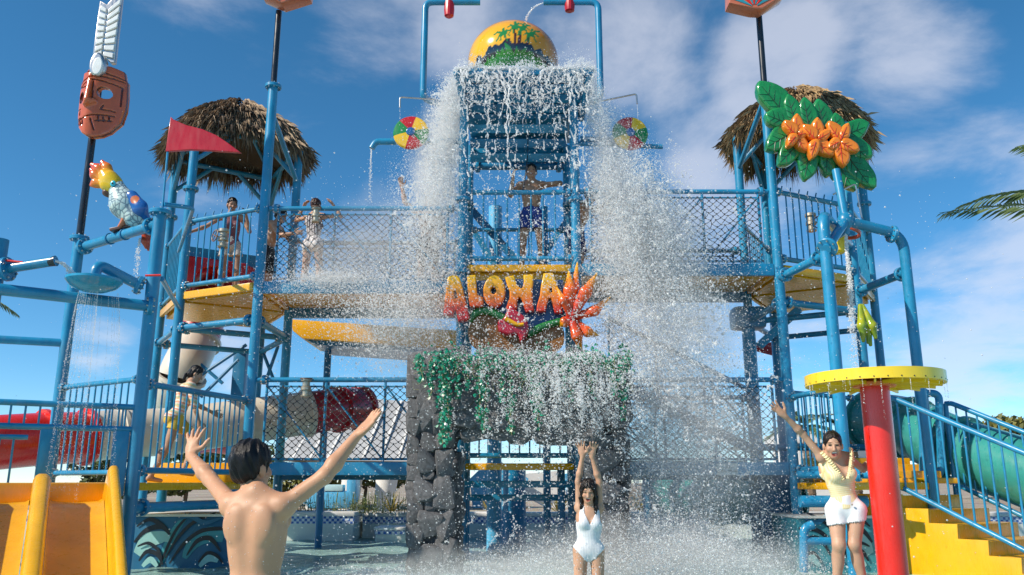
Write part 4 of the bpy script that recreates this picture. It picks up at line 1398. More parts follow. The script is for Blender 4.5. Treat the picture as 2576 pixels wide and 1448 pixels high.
# ---- parrot
bp = lambda u, v, dy=0.0: tuple(P((320 + u / 3.81) / 1.4907, (580 + v / 3.81) / 1.4907, 9.42 + dy))
pr_ = thing('parrot_figure', 'fibreglass parrot with orange crest, blue wing and red tail perched on the pipe', 'parrot figure', bp(560, 1030))
def scale_mat():
    m, nt, b = _mat('painted_scales')
    N = nt.nodes.new; L = nt.links.new
    t = N('ShaderNodeTexCoord')
    mp = N('ShaderNodeMapping'); mp.inputs['Rotation'].default_value = (0, R(40), 0); mp.inputs['Scale'].default_value = (1.2, 1, 1); L(t.outputs['Object'], mp.inputs[0])
    v = N('ShaderNodeTexVoronoi'); v.feature = 'DISTANCE_TO_EDGE'; v.inputs['Scale'].default_value = 15; L(mp.outputs[0], v.inputs['Vector'])
    r = N('ShaderNodeValToRGB'); L(v.outputs['Distance'], r.inputs[0])
    r.color_ramp.elements[0].color = (.16, .22, .26, 1); r.color_ramp.elements[1].color = (.60, .72, .68, 1)
    r.color_ramp.elements[0].position = .02; r.color_ramp.elements[1].position = .16
    L(r.outputs[0], b.inputs['Base Color']); b.inputs['Roughness'].default_value = .25
    b.inputs['Coat Weight'].default_value = .4
    bm = N('ShaderNodeBump'); bm.inputs['Strength'].default_value = .4; bm.inputs['Distance'].default_value = .01
    L(v.outputs['Distance'], bm.inputs['Height']); L(bm.outputs[0], b.inputs['Normal'])
    return m
sculpt('body', [Cone(bp(450, 480), bp(560, 720), .10, .155, .08), Cone(bp(560, 720), bp(720, 900), .155, .13, .08), Cone(bp(720, 900), bp(860, 1010), .125, .05, .06)], scale_mat(), pr_, .011)
GEL = colattr('painted_gelcoat', .22, coat=.5, var=.08)
hc = np.array(bp(380, 400))
def head_pig(V):
    d = np.linalg.norm(V - np.array(bp(400, 430)), axis=1)
    c = lerp3((.82, .52, .012), (.78, .20, .01), (d - .13) / .16)
    e = np.array(bp(465, 415, -.1))
    m = (np.hypot(V[:, 0] - e[0], V[:, 2] - e[2] - 0) < .018 + .018 * (np.abs(V[:, 2] - e[2]) < .045)) & (np.abs(V[:, 0] - e[0]) < .018)
    c[m] = (.55, .03, .015)
    return c
sculpt('head', [Ell(bp(370, 420), (.135, .115, .12), k=.05), Cone(bp(330, 330), bp(300, 300), .1, .09, .06), Ell(bp(430, 470), (.085, .1, .085), k=.04)], GEL, pr_, .009, head_pig)
def crest_pig(V): return lerp3((.80, .34, .01), (.66, .07, .012), (np.linalg.norm(V - np.array(bp(340, 360)), axis=1) - .10) / .15)
for k, (b_, m_, tp) in enumerate((((350, 320), (300, 190), (240, 105)), ((290, 310), (190, 205), (95, 145)), ((250, 350), (140, 290), (85, 215)), ((250, 410), (150, 410), (85, 440)))):
    sculpt('crest_feather', [Cone(bp(*b_), bp(*m_), .07, .062, .03, flat=((0, 1, 0), 1.3)), Cone(bp(*m_), bp(*tp), .058, .026 if k < 3 else .02, .03, flat=((0, 1, 0), 1.3))], GEL, pr_, .009, crest_pig)
sculpt('beak', [Cone(bp(380, 510), bp(310, 545), .055, .05, .03), Cone(bp(310, 545), bp(335, 600), .045, .018, .03)], paint('brown_gelcoat', (.11, .05, .035), .3), pr_, .009)
ec = bp(395, 418, -.112)
ey = part('eye', MB().ball(ec, (.034, .014, .040), 16), paint('turquoise_gelcoat', (.03, .48, .62), .2), pr_)
part('pupil', MB().ball((ec[0], ec[1] - .011, ec[2]), (.013, .008, .015), 12), BLACK, ey)
def wing_pig(V):
    c = np.tile(np.array((.012, .10, .34)), (len(V), 1))
    s = np.array(bp(785, 705))
    c[np.hypot(V[:, 0] - s[0], V[:, 2] - s[2]) < .052] = (.62, .17, .05)
    return c
for sy in (-1, 1):
    sculpt('wing', [Cone(bp(660, 600, sy * .1), bp(780, 760, sy * .125), .075, .085, .05, flat=((0, 1, 0), 1.8)), Cone(bp(780, 760, sy * .125), bp(905, 950, sy * .05), .08, .03, .05, flat=((0, 1, 0), 1.8))], GEL, pr_, .009, wing_pig)
for k in range(3):
    sculpt('tail_feather', [Cone(bp(850 + 20 * k, 1080, .02 * k), bp(850 + 30 * k, 1240, .02 * k), .035, .042, .02, flat=((0, 1, 0), 1.5)), Cone(bp(850 + 30 * k, 1240, .02 * k), bp(868 + 35 * k, 1330 + 30 * k, .02 * k), .04, .02, .02, flat=((0, 1, 0), 1.5))],
           paint('red_brown_gelcoat', (.50, .06, .02), .28, coat=.3), pr_, .009)
for dx_, dy_ in ((0, -.06), (70, .05)):
    part('leg', MB().pipe([bp(560 + dx_, 930, dy_), bp(520 + dx_, 990, dy_), bp(480 + dx_, 1040, dy_)], [.04, .03, .022], n=10), paint('orange_brown_gelcoat', (.50, .14, .05), .3), pr_)
part('perch_plate', MB().beam(bp(370, 1090), bp(690, 1020), .1, .035), paint('brown_gelcoat', (.11, .05, .035), .3), pr_, bevel=.006)
for u in (340, 500):
    c_ = Vector(bp(u, 1160 - (u - 340) * .25, 0))
    dn = (V2(PB, 0) - V2(PC, 0)).normalized()
    part('pipe_clamp', MB().lathe([(.062, -.012), (.071, -.012), (.071, .012), (.062, .012)], V2(PC, ZB - .14).lerp(V2(PB, ZB - .14), .42 if u < 400 else .6), Vector((0, 0, 1)).rotation_difference(dn).to_matrix()), DBLUE, pr_)

# ---- shower dish on its arm
sh_ = thing('shower_dish', 'round blue shower dish on a bent arm, raining thin jets at the left', 'shower', P(237, 720, 8.55))
a0 = V2(PB, 0); a0.z = P(380, 722, 9).z
c0 = P(238, 692, 8.45)
part('arm', MB().pipe(bend([a0 + Vector((-.12, -.04, 0)), P(244, 664, 8.45), c0 - Vector((0, 0, .1))], .15), .058, n=16), LBLUE if False else BLUE, sh_)
flange(sh_, a0 + Vector((-.13, -.05, .005)), Vector((-.85, -.3, .32)), .062)
rd = 64 / FPX * 9.0
part('dish', MB().lathe([(.02, .045), (rd * .75, .03), (rd, .012), (rd, -.012), (rd * .8, -.075), (rd * .45, -.115), (.03, -.13)], P(237, 706, 8.45), n=40), paint('turquoise_dish', (.012, .29, .50), .3, coat=.3), sh_)
part('valve_handle', MB().tube(P(366, 694, 8.8), P(405, 693, 8.8), .012), RED, sh_)

# ---- water cannon at the left edge
cn = thing('water_cannon', 'slanted blue water cannon with cut nozzle at the left edge', 'water cannon', P(-20, 740, 8.3))
part('barrel', MB().tube(P(20, 676, 8.3), P(140, 657, 8.25), .052, .052, n=18), BLUE, cn)
part('nozzle', MB().tube(P(124, 660, 8.25), P(141, 657, 8.25), .046, .056, n=18, cap=False), BLACK, cn)
flange(cn, P(18, 678, 8.3), P(140, 657, 8.25) - P(20, 676, 8.3), .075)
xz = P(-12, 690, 8.35)
part('post', MB().tube((xz.x, xz.y, POOL), (xz.x, xz.y, P(0, 600, 8.3).z), .085), BLUE, cn)
part('valve_handle', MB().tube(P(8, 655, 8.25), P(58, 661, 8.25), .012), RED, cn)
# ---- red pennant
fl_ = thing('pennant', 'red fibreglass pennant on a thin blue mast beside the left tower', 'flag', V2(PB, ZB))
part('mast', MB().tube(V2(PB, ZB) + Vector((.02, 0, 0)), P(423, 370, 9.0), .012), BLUE, fl_)
plaque('flag', [[(431, 296), (438, 303), (470, 317), (510, 327), (545, 342), (575, 362), (607, 386), (570, 384), (530, 381), (480, 379), (418, 383), (424, 340)]], 9.0, .03, .008, DRED, fl_)

# ---- left: lower platform, railing, steps
lp = thing('lower_platform', 'low yellow platform at the foot of the left tower, girl climbing from it', 'platform', (-4.3, 10.3, POOL))
poly = [PB, A, D, PC]
part('deck_panel', MB().prism(inset(poly, .05), ZP - .05, ZP), YEL, lp)
part('deck_edge', MB().beam(V2(PB, ZP - .03) + Vector((.02, .08, 0)), V2(A, ZP - .03) - Vector((.02, .1, 0)), .06, .085), YEL, lp, bevel=.012)
part('deck_edge', MB().beam(V2(PC, ZP - .03) + Vector((.08, -.08, 0)), V2(PB, ZP - .03) - Vector((.08, -.06, 0)), .06, .085), YEL, lp, bevel=.012)
for k in range(2):
    z0_, y_ = ZP, 11.0 + .32 * k
    c_ = Vector((-4.05 + .05 * k, y_ + .15))
    part('step', MB().prism([(-4.75, y_), (-3.55, y_), (-3.55, y_ + .7), (-4.75, y_ + .7)], z0_, z0_ + .135 * (k + 1)), YEL, lp, bevel=.012)
railing('lower left railing in front of the climbing girl', PB, A, ZP + .14, 2.10, r=.036, sp=.105)
# mural housing under the platform
def mural(label, x0, x1, Y, ztop, strokes, back):
    t = thing('mural_housing', label, 'housing', ((x0 + x1) / 2, Y, POOL))
    part('housing', MB().box(((x0 + x1) / 2, Y + .5, (ztop + POOL) / 2), (x1 - x0, 1.0, ztop - POOL)), back, t, bevel=.01)
    part('ledge', MB().box(((x0 + x1) / 2, Y + .47, ztop + .015), (x1 - x0 + .04, 1.06, .03)), COPE, t)
    for j, (pts, ws, mt) in enumerate(strokes):
        cen = crom([P(x, y, Y) for x, y in pts], 7)
        n = len(cen); mb = MB(); vs = []
        for i, p in enumerate(cen):
            tt = i / (n - 1)
            d = (cen[min(i + 1, n - 1)] - cen[max(i - 1, 0)]).normalized()
            s = Vector((-d.z, 0, d.x))
            f = tt * (len(ws) - 1); k = min(int(f), len(ws) - 2)
            w = ws[k] + (ws[k + 1] - ws[k]) * (f - k)
            vs += [p + s * w, p - s * w]
        yy = Y - .004 - .0022 * j
        vs = [(v.x, yy, v.z) for v in vs]
        mb.add(vs, [(2 * i, 2 * i + 1, 2 * i + 3, 2 * i + 2) for i in range(n - 1)])
        part('painted_stroke', mb, mt, t, 0)
    return t
def bz(u, v): return (u / 3.017, 964 + v / 3.017)
STK = [
    ([(1210, 1380), (1270, 1240), (1330, 1120), (1420, 1000)], [.035, .05, .05, .03], MURAL),
    ([(1040, 1300), (1120, 1200), (1240, 1170), (1290, 1200)], [.05, .10, .07, .02], MURALL),
    ([(1400, 1330), (1480, 1200), (1600, 1150), (1700, 1170)], [.03, .09, .10, .06], MURAL),
    ([(1020, 1210), (1110, 1120), (1230, 1090), (1290, 1150)], [.012, .03, .035, .012], MBLACK),
    ([(1040, 1090), (1140, 1035), (1230, 1080), (1295, 1150)], [.008, .025, .03, .008], MBLACK),
    ([(1215, 1390), (1280, 1230), (1350, 1100), (1450, 990)], [.012, .018, .018, .012], MBLACK),
    ([(1260, 1330), (1350, 1180), (1470, 1060), (1640, 985)], [.008, .02, .022, .01], MBLACK),
    ([(1290, 1370), (1400, 1220), (1540, 1120), (1720, 1105)], [.01, .022, .026, .02], MBLACK),
    ([(1420, 1310), (1500, 1200), (1600, 1180), (1680, 1280)], [.006, .026, .03, .008], MBLACK),
    ([(1060, 1350), (1120, 1280), (1200, 1300), (1240, 1380)], [.01, .026, .026, .01], MBLACK),
    ([(1050, 1240), (1130, 1215), (1200, 1260), (1235, 1330)], [.008, .02, .02, .008], MBLACK),
    ([(1510, 1360), (1580, 1290), (1650, 1310), (1700, 1370)], [.008, .022, .022, .008], MBLACK),
    ([(1520, 1390), (1590, 1330), (1660, 1350)], [.02, .045, .02], MURALL),
    ([(1350, 1040), (1450, 1010), (1560, 1060), (1690, 1020)], [.01, .03, .03, .01], MURALD),
    ([(1090, 1390), (1150, 1340), (1200, 1390)], [.02, .04, .02], MURALL),
]
STK = [([bz(*q) for q in s[0]], s[1], s[2]) for s in STK]
mural('teal housing painted with black-outlined waves under the left platform', P(300, 1400, 10.9).x, P(640, 1400, 10.9).x, 10.9, .62, STK, MURALD)

# ---- foreground double slide
U = Vector((.49, -.872, 0)).normalized(); NL = Vector((-U.y, U.x, 0)) * -1   # NL points to the slide's left seen going down -> picture left
NL = Vector((-.872, -.49, 0))
S0 = Vector((-3.99, 8.42, 0))
sd = thing('yellow_slide', 'wet yellow double slide with raised rounded edges at the lower left', 'slide', (S0.x, S0.y, POOL))
def zfl(s):
    if s < -.05: return .88
    return .88 - .30 * max(0, s) - .10 * max(0, s) ** 1.25
ss = [-.35 + .12 * i for i in range(32)]
path = [S0 + U * s + Vector((0, 0, zfl(s))) for s in ss]
def edge_h(s): return .36 if s > .15 else .36 * max(0, (s + .35) / .5) ** .6 + .02
SLIDE_IN = paint('wet_slide_lane', (.68, .34, .001), .3, var=.15, coat=.1, dirt=.02)
for k in range(3):
    o0 = .05 + k * (.47 + .17)
    prof = [(o0, .0), (o0 + .03, -.02), (o0 + .24, -.035), (o0 + .44, -.02), (o0 + .47, .0), (o0 + .47, -.06), (o0, -.06)]
    part('lane', sweep(prof, path, NL), SLIDE_IN, sd, 50)
def wall_prof(a, w, h):
    return [(a - w / 2, -.4), (a - w / 2, h - w * .4), (a - w * .38, h - w * .12), (a - w * .2, h), (a + w * .2, h), (a + w * .38, h - w * .12), (a + w / 2, h - w * .4), (a + w / 2, -.4)]
def var_wall(a, w, hk):
    mb = MB(); vs = []; n = 8
    for s, p in zip(ss, path):
        for (x, b) in wall_prof(a, w, max(hk * edge_h(s), .03)): vs.append(p + NL * x + Vector((0, 0, b)))
    fs = []
    for i in range(len(path) - 1):
        for j in range(n):
            q, r_ = i * n + j, i * n + (j + 1) % n
            fs.append((q, r_, r_ + n, q + n))
    fs += [tuple(range(n - 1, -1, -1)), tuple((len(path) - 1) * n + j for j in range(n))]
    return mb.add(vs, fs)
part('side_wall', var_wall(.0, .09, 1.0), YEL, sd, 50)
part('divider', var_wall(.605, .15, .78), YEL, sd, 50)
part('divider', var_wall(1.245, .15, .78), YEL, sd, 50)
part('entry_step', MB().beam(S0 + NL * -.05 - U * .42 + Vector((0, 0, .93)), S0 + NL * 1.7 - U * .42 + Vector((0, 0, .93)), .16, .22), YEL, sd, bevel=.02)
part('slide_support', MB().tube(S0 + U * 1.2 + NL * .3 + Vector((0, 0, POOL)), S0 + U * 1.2 + NL * .3 + Vector((0, 0, .3)), .05), BLUE, sd)
# gate rail above the slide entry
gr = thing('slide_gate', 'blue barred gate rail over the slide entry at the left', 'gate rail', S0 + Vector((0, 0, .9)))
g0 = V2(PB, 0) + Vector((-.03, -.02, 0)); gdir = NL
gl_ = 2.2
zt_, zm_ = P(330, 1026, 9.0).z, P(310, 1080, 8.9).z
for z, nm in ((zt_, 'top_rail'), (zm_, 'middle_rail')):
    part(nm, MB().tube(g0 + Vector((0, 0, z)), g0 + gdir * gl_ + Vector((0, 0, z)), .032), BLUE, gr)
balusters(gr, g0, g0 + gdir * gl_, zm_, zt_, .125, .011)
for d_ in (.12, .80):
    q = g0 + gdir * d_
    part('flat_post', MB().box((q.x, q.y, (zm_ + .9) / 2), (.16, .05, zm_ - .9), Matrix.Rotation(math.atan2(gdir.y, gdir.x), 3, 'Z')), BLUE, gr, bevel=.02)
q = g0 + gdir * .98
t_z = P(60, 1098, 8.3).z
part('low_rail', MB().tube(q + Vector((0, 0, t_z)), g0 + gdir * gl_ + Vector((0, 0, t_z)), .026), BLUE, gr)
balusters(gr, q, g0 + gdir * gl_, .75, t_z, .12, .011)
railing('blue barred railing behind the slide gate, left of the bird frame', V2(PC, 0) + Vector((.0, -.02, 0)), V2(PB, 0) + Vector((-.05, .1, 0)), ZP + .12, 2.16, r=.03, sp=.12)
# big tube slides at the left
def tube_slide(label, pts, rad, cols, seg=10, rings=True):
    c = crom(pts, seg)
    t = thing('tube_slide', label, 'tube slide', c[-1])
    n = len(c); k = len(cols)
    for i, m in enumerate(cols):
        a, b = int(i * (n - 1) / k), int((i + 1) * (n - 1) / k)
        part('tube_section', MB().pipe(c[a:b + 1], rad, n=28, cap=False), m, t, 60)
        d = (c[min(a + 1, n - 1)] - c[a]).normalized()
        M = Vector((0, 0, 1)).rotation_difference(d).to_matrix()
        part('joint_ring', MB().lathe([(rad - .01, -.03), (rad + .05, -.03), (rad + .05, .03), (rad - .01, .03)], c[a], M, n=28, cap=False), m, t, 40)
    return t
em = Vector(((E[0] + H[0]) / 2, (E[1] + H[1]) / 2, ZL + .52))
outd = Vector((-.54, .84, 0))
ent = thing('slide_entrance', 'deep red slide entrance shield under a blue panel on the left tower', 'slide entrance', em)
Mx = Matrix((Vector((.84, .54, 0)), Vector((0, 0, 1)), Vector((.54, -.84, 0)))).transposed().to_4x4(); Mx.translation = em + outd * .05
ol = [(-.72, -.52), (.72, -.52), (.74, .2), (.66, .40), (.45, .48), (-.45, .48), (-.66, .40), (-.74, .2)]
hole = [(.40 * math.cos(a), -.05 + .40 * math.sin(a)) for a in [2 * math.pi * i / 24 for i in range(24)]]
part('shield', curve_mesh('shield', [ol, hole], .05, .02, DRED, Mx), None, ent)
Mx2 = Mx.copy(); Mx2.translation = em + outd * .1
part('top_panel', curve_mesh('top_panel', [[(-.8, .35), (.8, .35), (.8, .66), (-.8, .66)]], .03, .008, BLUE, Mx2), None, ent)
p_ = [em + outd * .1 - Vector((0, 0, .05)), em + outd * .7 - Vector((0, 0, .12)), P(520, 770, 14.5), P(495, 860, 14.3), P(455, 950, 13.9), P(440, 1040, 14.6), P(520, 1085, 15.6), P(640, 1100, 16.0)]
tube_slide('steep red and cream tube slide dropping behind the left tower', p_, .37, [DRED, DRED, DRED, CREAM, CREAM, CREAM, DRED])
tube_slide('long red and cream tube slide running low behind the left railing', [P(905, 1027, 15.0), P(850, 1030, 14.5), P(770, 1040, 14.0), P(620, 1060, 13.5), P(430, 1085, 12.9), P(300, 1092, 12.4), P(215, 1100, 12.0), P(110, 1105, 11.5), P(-60, 1118, 10.9), P(-300, 1140, 10.5)], .36,
           [DRED, DRED, CREAM, CREAM, CREAM, CREAM, RED, RED, RED])
b3 = thing('slide_support', 'dark blue braced support frame under the cream tube slide', 'support frame', P(600, 1000, 14.2))
xs2 = P(605, 930, 14.2)
part('post', MB().box((xs2.x, 14.2, (P(605, 890, 14.2).z + POOL) / 2), (.22, .2, P(605, 890, 14.2).z - POOL)), DBLUE, b3, bevel=.02)
for a_, b_ in (((620, 868), (480, 962)), ((600, 905), (505, 1000)), ((450, 870), (560, 965)), ((655, 870), (690, 960)), ((700, 870), (672, 950))):
    part('brace', MB().tube(P(*a_, 13.8), P(*b_, 13.8), .028, n=10), DBLUE, b3)
# ================================================================== RIGHT SIDE
R2, R3 = (3.88, 9.8), (5.2, 10.5)
hf = thing('pipe_frame', 'blue hoop-shaped pipe frame at the right with a hanging water nozzle', 'pipe frame', V2(R2, POOL))
zt2 = P(2100, 545, 9.9).z
node = P(2127, 556, 10.35)
p2 = part('pole', MB().pipe(bend([V2(R2, POOL), V2(R2, zt2), V2(D2, zt2 + .12) + Vector((-.1, -.1, 0))], .26, 8), .072, n=20), BLUE, hf)
flange(p2, V2(R2, zt2).lerp(V2(D2, zt2 + .12), .45), V2(D2, 0) - V2(R2, 0), .072)
r3t = P(2268, 592, 10.5)
p3 = part('pole', MB().pipe(bend([V2(R3, POOL), V2(R3, r3t.z), node], .24, 8), .068, n=20), BLUE, hf)
flange(p3, P(2244, 590, 10.46), node - V2(R3, r3t.z), .068)
part('node', MB().ball(node, (.105, .1, .12), 16), BLUE, hf)
nz2 = part('nozzle', MB().tube(node - Vector((0, 0, .05)), node - Vector((0, 0, .19)), .055, .03), BLUE, hf)
part('drop_pipe', MB().tube(node, node + Vector((-.02, .1, .75)), .055), BLUE, hf)
cl = P(2078, 628, 9.72)
ar = part('crossbar', MB().tube(node, cl, .06, n=16), BLUE, hf)
flange(ar, cl + (node - cl).normalized() * .05, node - cl, .075)
bar(hf, V2(A2, P(1970, 700, 11).z), V2(R2, P(1970, 700, 11).z), .056, off=.2)
bar(hf, V2(D2, P(2160, 735, 11.65).z), V2(R3, P(2160, 735, 11.65).z), .056, off=.12)
# flower sign
LEAFG = paint('leaf_green_gelcoat', (.012, .21, .055), .25, var=.35, scale=5, coat=.5)
LEAFV = paint('leaf_vein_dark', (.004, .06, .025), .35)
ORG = paint('flower_orange_gelcoat', (.80, .215, .010), .25, var=.12, scale=5, coat=.5)
ORGV = paint('flower_vein_red', (.58, .035, .008), .3)
fs_ = thing('flower_sign', 'large sculpted sign of green leaves and three orange hibiscus flowers on the right tower', 'flower sign', P(2050, 470, 10.75))
def leaf_outline(b, t, w, n=9, ex=.75):
    b, t = Vector((*b, 0)), Vector((*t, 0))
    d = t - b; s = Vector((-d.y, d.x, 0)).normalized()
    L_, R_ = [], []
    for i in range(n + 1):
        q = i / n
        ww = w / 2 * (math.sin(math.pi * min(q * .92 + .06, 1)) ** ex) * (1.12 - .25 * q) * (1 + .06 * math.sin(q * 9))
        c = b + d * q + s * (.06 * w * math.sin(q * 5))
        L_.append(c + s * ww); R_.append(c - s * ww)
    return [(p.x, p.y) for p in L_ + R_[::-1]]
def stroke(name, pts, w, Y, mat, parent, th=.012, wend=.3):
    c = crom([P(x, y, Y) for x, y in pts], 5)
    n = len(c)
    part(name, MB().pipe(c, [w * (1 - (1 - wend) * abs(2 * i / (n - 1) - .6) ** 1.5) for i in range(n)], n=6), mat, parent)
def vein_leaf(b, t, w, Y, mat, vmat, nm, k=3):
    o = plaque(nm, [leaf_outline(b, t, w)], Y, .09, .035, mat, fs_, res=3)
    yv = Y - .081
    B, T = Vector((*b, 0)), Vector((*t, 0)); d = T - B; s = Vector((-d.y, d.x, 0)).normalized()
    mb = MB()
    mb.pipe([P(*(B + d * q)[:2], yv) for q in (.08, .4, .88)], [.009, .007, .003], n=6)
    for i in range(k):
        for sg in (-1, 1):
            q = .2 + .2 * i
            a = B + d * q; e = B + d * (q + .18) + s * (sg * w * .30)
            mb.pipe([P(a.x, a.y, yv), P(e.x, e.y, yv)], [.006, .002], n=5)
    me = mb.mesh('vein', vmat)
    ov = bpy.data.objects.new('vein', me); link(ov, o, (0, 0, 0))
for i, (t, b, w) in enumerate((((1908, 208), (1972, 285), 66), ((1924, 288), (1985, 312), 56), ((1981, 241), (2002, 318), 46), ((2022, 249), (2035, 325), 46), ((2056, 253), (2075, 330), 50), ((2100, 288), (2105, 345), 42),
                               ((2184, 318), (2110, 345), 58), ((2188, 402), (2130, 352), 50), ((1924, 374), (1990, 335), 58), ((1956, 415), (2010, 362), 54), ((2022, 455), (2040, 372), 56), ((2078, 446), (2082, 376), 46),
                               ((2150, 482), (2098, 395), 58), ((2196, 478), (2130, 390), 58))):
    vein_leaf(b, t, w, 10.72 - .012 * (i % 4), LEAFG, LEAFV, 'leaf')
rz = lambda u, v: (1932 + u / 3.017, v / 3.017)
for i, (c, tips) in enumerate((((215, 1030), ((215, 876), (118, 925), (140, 1118), (285, 1160), (300, 1010))), ((365, 1065), ((370, 905), (258, 955), (320, 1212), (485, 1195), (475, 1005))), ((545, 1075), ((455, 930), (605, 950), (680, 1160), (570, 1272), (440, 1130))))):
    for j, t in enumerate(tips):
        C_ = rz(*c); T_ = rz(*t)
        b = (C_[0] + (T_[0] - C_[0]) * .02, C_[1] + (T_[1] - C_[1]) * .02)
        L_ = math.hypot(T_[0] - b[0], T_[1] - b[1])
        vein_leaf(b, T_, max(27, L_ * .62), 10.58 - .016 * (j % 3) - .02 * i, ORG, ORGV, 'petal', 2)
part('mounting_frame', MB().box(tuple(P(2050, 350, 10.86)), (1.0, .05, .5)), DBLUE, fs_)
for k in (330, 375):
    part('bracket', MB().tube(P(1945, k, 10.98), P(2010, k, 10.84), .03), BLUE, fs_)
# masts carrying drum signs above the frame of the picture
def drum_sign(label, xy, pts, px, Y):
    t = thing('drum_sign', label, 'sign', V2(xy, 6.68))
    ztop = P(px, 10, Y).z
    part('mast', MB().tube(V2(xy, 6.68), V2(xy, ztop), .045, n=16), BLACK, t)
    plaque('drum_body', [pts], Y, .22, .02, paint('terracotta_sign', (.52, .14, .07), .3, coat=.4), t)
    cx = sum(p[0] for p in pts) / len(pts); yb = max(p[1] for p in pts)
    for k in range(7):
        a0_, a1_ = R(200 + 20 * k), R(213 + 20 * k)
        c = Vector((px, yb - 16))
        q = [(c.x + math.cos(a) * r_, c.y + math.sin(a) * r_) for a, r_ in ((a0_, 8), (a0_, 75), (a1_, 75), (a1_, 8))]
        plaque('painted_ray', [q], Y - .13, .012, .003, RED if k % 2 else paint('sign_teal', (.03, .25, .33), .3), t)
    return t
drum_sign('terracotta drum sign with red and teal rays on the left black mast', A, [(664, 0), (668, -60), (700, -90), (770, -80), (790, -40), (781, 0), (714, 21)], 711, 10.8)
drum_sign('terracotta drum sign with red and teal rays on the right black mast', A2, [(1828, -30), (1850, -80), (1930, -90), (1975, -50), (1966, 2), (1912, 35), (1890, 34), (1829, 20)], 1898, 10.8)
# hanging small bucket, valve wheels, hanging fruit
bk = thing('tipping_bucket', 'small yellow tipping bucket with orange hoop hanging on the right frame', 'bucket', P(2104, 640, 10.9))
cb = P(2106, 600, 10.9)
part('bucket_cone', MB().lathe([(.07, -.22), (.10, -.19), (.155, .2), (.15, .2), (.09, -.17)], cb, n=24), YELP, bk)
part('hoop', MB().lathe([(.2, -.02), (.235, -.02), (.235, .02), (.2, .02), (.2, -.02)], cb + Vector((.08, -.02, .08)), Matrix.Rotation(R(14), 3, 'Y'), n=28, cap=False), paint('orange_red_paint', (.72, .09, .012), .3), bk)
def valve(label, p, s=1.0, wheel_dir=Vector((0, -1, .1)), up=True):
    t = thing('gate_valve', label, 'valve', p)
    p = Vector(p)
    part('valve_body', MB().lathe([(.07 * s, -.14 * s), (.075 * s, -.12 * s), (.05 * s, -.11 * s), (.05 * s, -.05 * s), (.075 * s, -.04 * s), (.075 * s, .0), (.055 * s, .02 * s), (.055 * s, .08 * s), (.08 * s, .09 * s), (.08 * s, .13 * s)], p, n=18), BRASS, t)
    d = wheel_dir.normalized()
    c = p + d * .13 * s
    part('stem', MB().tube(p, c, .012 * s), BRASS, t)
    M = Vector((0, 0, 1)).rotation_difference(d).to_matrix()
    ring = [c + M @ Vector((math.cos(a) * .085 * s, math.sin(a) * .085 * s, 0)) for a in [2 * math.pi * k / 22 for k in range(23)]]
    mb = MB().pipe(ring, .009 * s, n=6)
    for k in range(4):
        a = math.pi / 2 * k + .3
        mb.tube(c, c + M @ Vector((math.cos(a) * .085 * s, math.sin(a) * .085 * s, 0)), .007 * s, n=6)
    part('handwheel', mb, paint('rusty_brown_paint', (.16, .09, .07), .5), t)
    return t
valve('gate valve with brown handwheel on the left tower railing', P(562, 600, 11.35), 1.0, Vector((-.7, -.7, .1)))
part_ = thing('riser_pipe', 'thin blue riser pipe under the left tower valve', 'pipe', P(562, 700, 11.35))
part('pipe', MB().tube(V2(P(562, 600, 11.35), 3.75), V2(P(562, 600, 11.35), P(562, 560, 11.35).z + .1), .03), BLUE, part_)
valve('gate valve with ring wheel on the upper left net rail', P(795, 540, 10.93), .8, Vector((0, -.1, 1)))
valve('gate valve with handwheel on the lower left net rail, behind the man', P(770, 975, 10.93), .9, Vector((0, -.1, 1)))
valve('gate valve on a riser behind the right tower railing', P(2040, 560, 11.6), 1.0, Vector((.8, .3, .1)))
bn2 = thing('banana_figure', 'hanging bunch of green and yellow fibreglass bananas on the right pole', 'banana figure', P(2180, 870, 11.0))
def ban_pig(V):
    a = P(2170, 765, 11).z; b = P(2190, 868, 11).z
    t = np.clip((a - V[:, 2]) / (a - b), 0, 1)
    return lerp3((.46, .44, .015), (.07, .24, .02), np.abs(np.sin(t * 7 + V[:, 0] * 14)) * .55 + .25 * t)
for k, (dx_, tip) in enumerate(((-8, (2172, 858)), (2, (2190, 868)), (12, (2203, 850)), (6, (2184, 862)))):
    a_, m_, t_ = P(2166 + dx_ * .3, 770, 11.05), P(2178 + dx_ * 1.3, 820, 10.98 + .05 * (k % 2)), P(*tip, 11.0 + .04 * (k % 2))
    sculpt('banana', [Cone(a_, m_, .03, .06, .03), Cone(m_, t_, .06, .025, .03)], GEL, bn2, .01, ban_pig)
# platform, stairs
rp = thing('lower_platform', 'low yellow platform at the foot of the right tower, behind the woman in yellow', 'platform', (4.5, 10.6, POOL))
polyr = [R2, R3, D2, A2]
part('deck_panel', MB().prism(inset(polyr, .05), ZP - .05, ZP), YEL, rp)
part('deck_edge', MB().beam(V2(A2, ZP - .03) + Vector((.02, -.1, 0)), V2(R2, ZP - .03) + Vector((-.02, .1, 0)), .06, .085), YEL, rp, bevel=.012)
part('deck_edge', MB().beam(V2(R2, ZP - .03) + Vector((.07, .04, 0)), V2(R3, ZP - .03) - Vector((.07, .04, 0)), .06, .085), YEL, rp, bevel=.012)
for k in range(4):
    part('riser_block', MB().box((4.75, 10.75 + .3 * k, ZP + .035 + .045 * k), (1.7 - .1 * k, .3, .07 + .09 * k)), YEL, rp, bevel=.015)
bar(rp, V2(A2, ZP + .17), V2(R2, ZP + .17), .04, off=.2)
pr = part('crossbar', MB().tube(P(2010, 1195, 10.6), P(2200, 1194, 9.6), .05), BLUE, rp); flange(pr, P(2157, 1194, 9.75), Vector((1, -.3, 0)), .05)
railing('lower right railing behind the woman in yellow', A2, R2, ZP + .16, 2.14, r=.034, sp=.1)
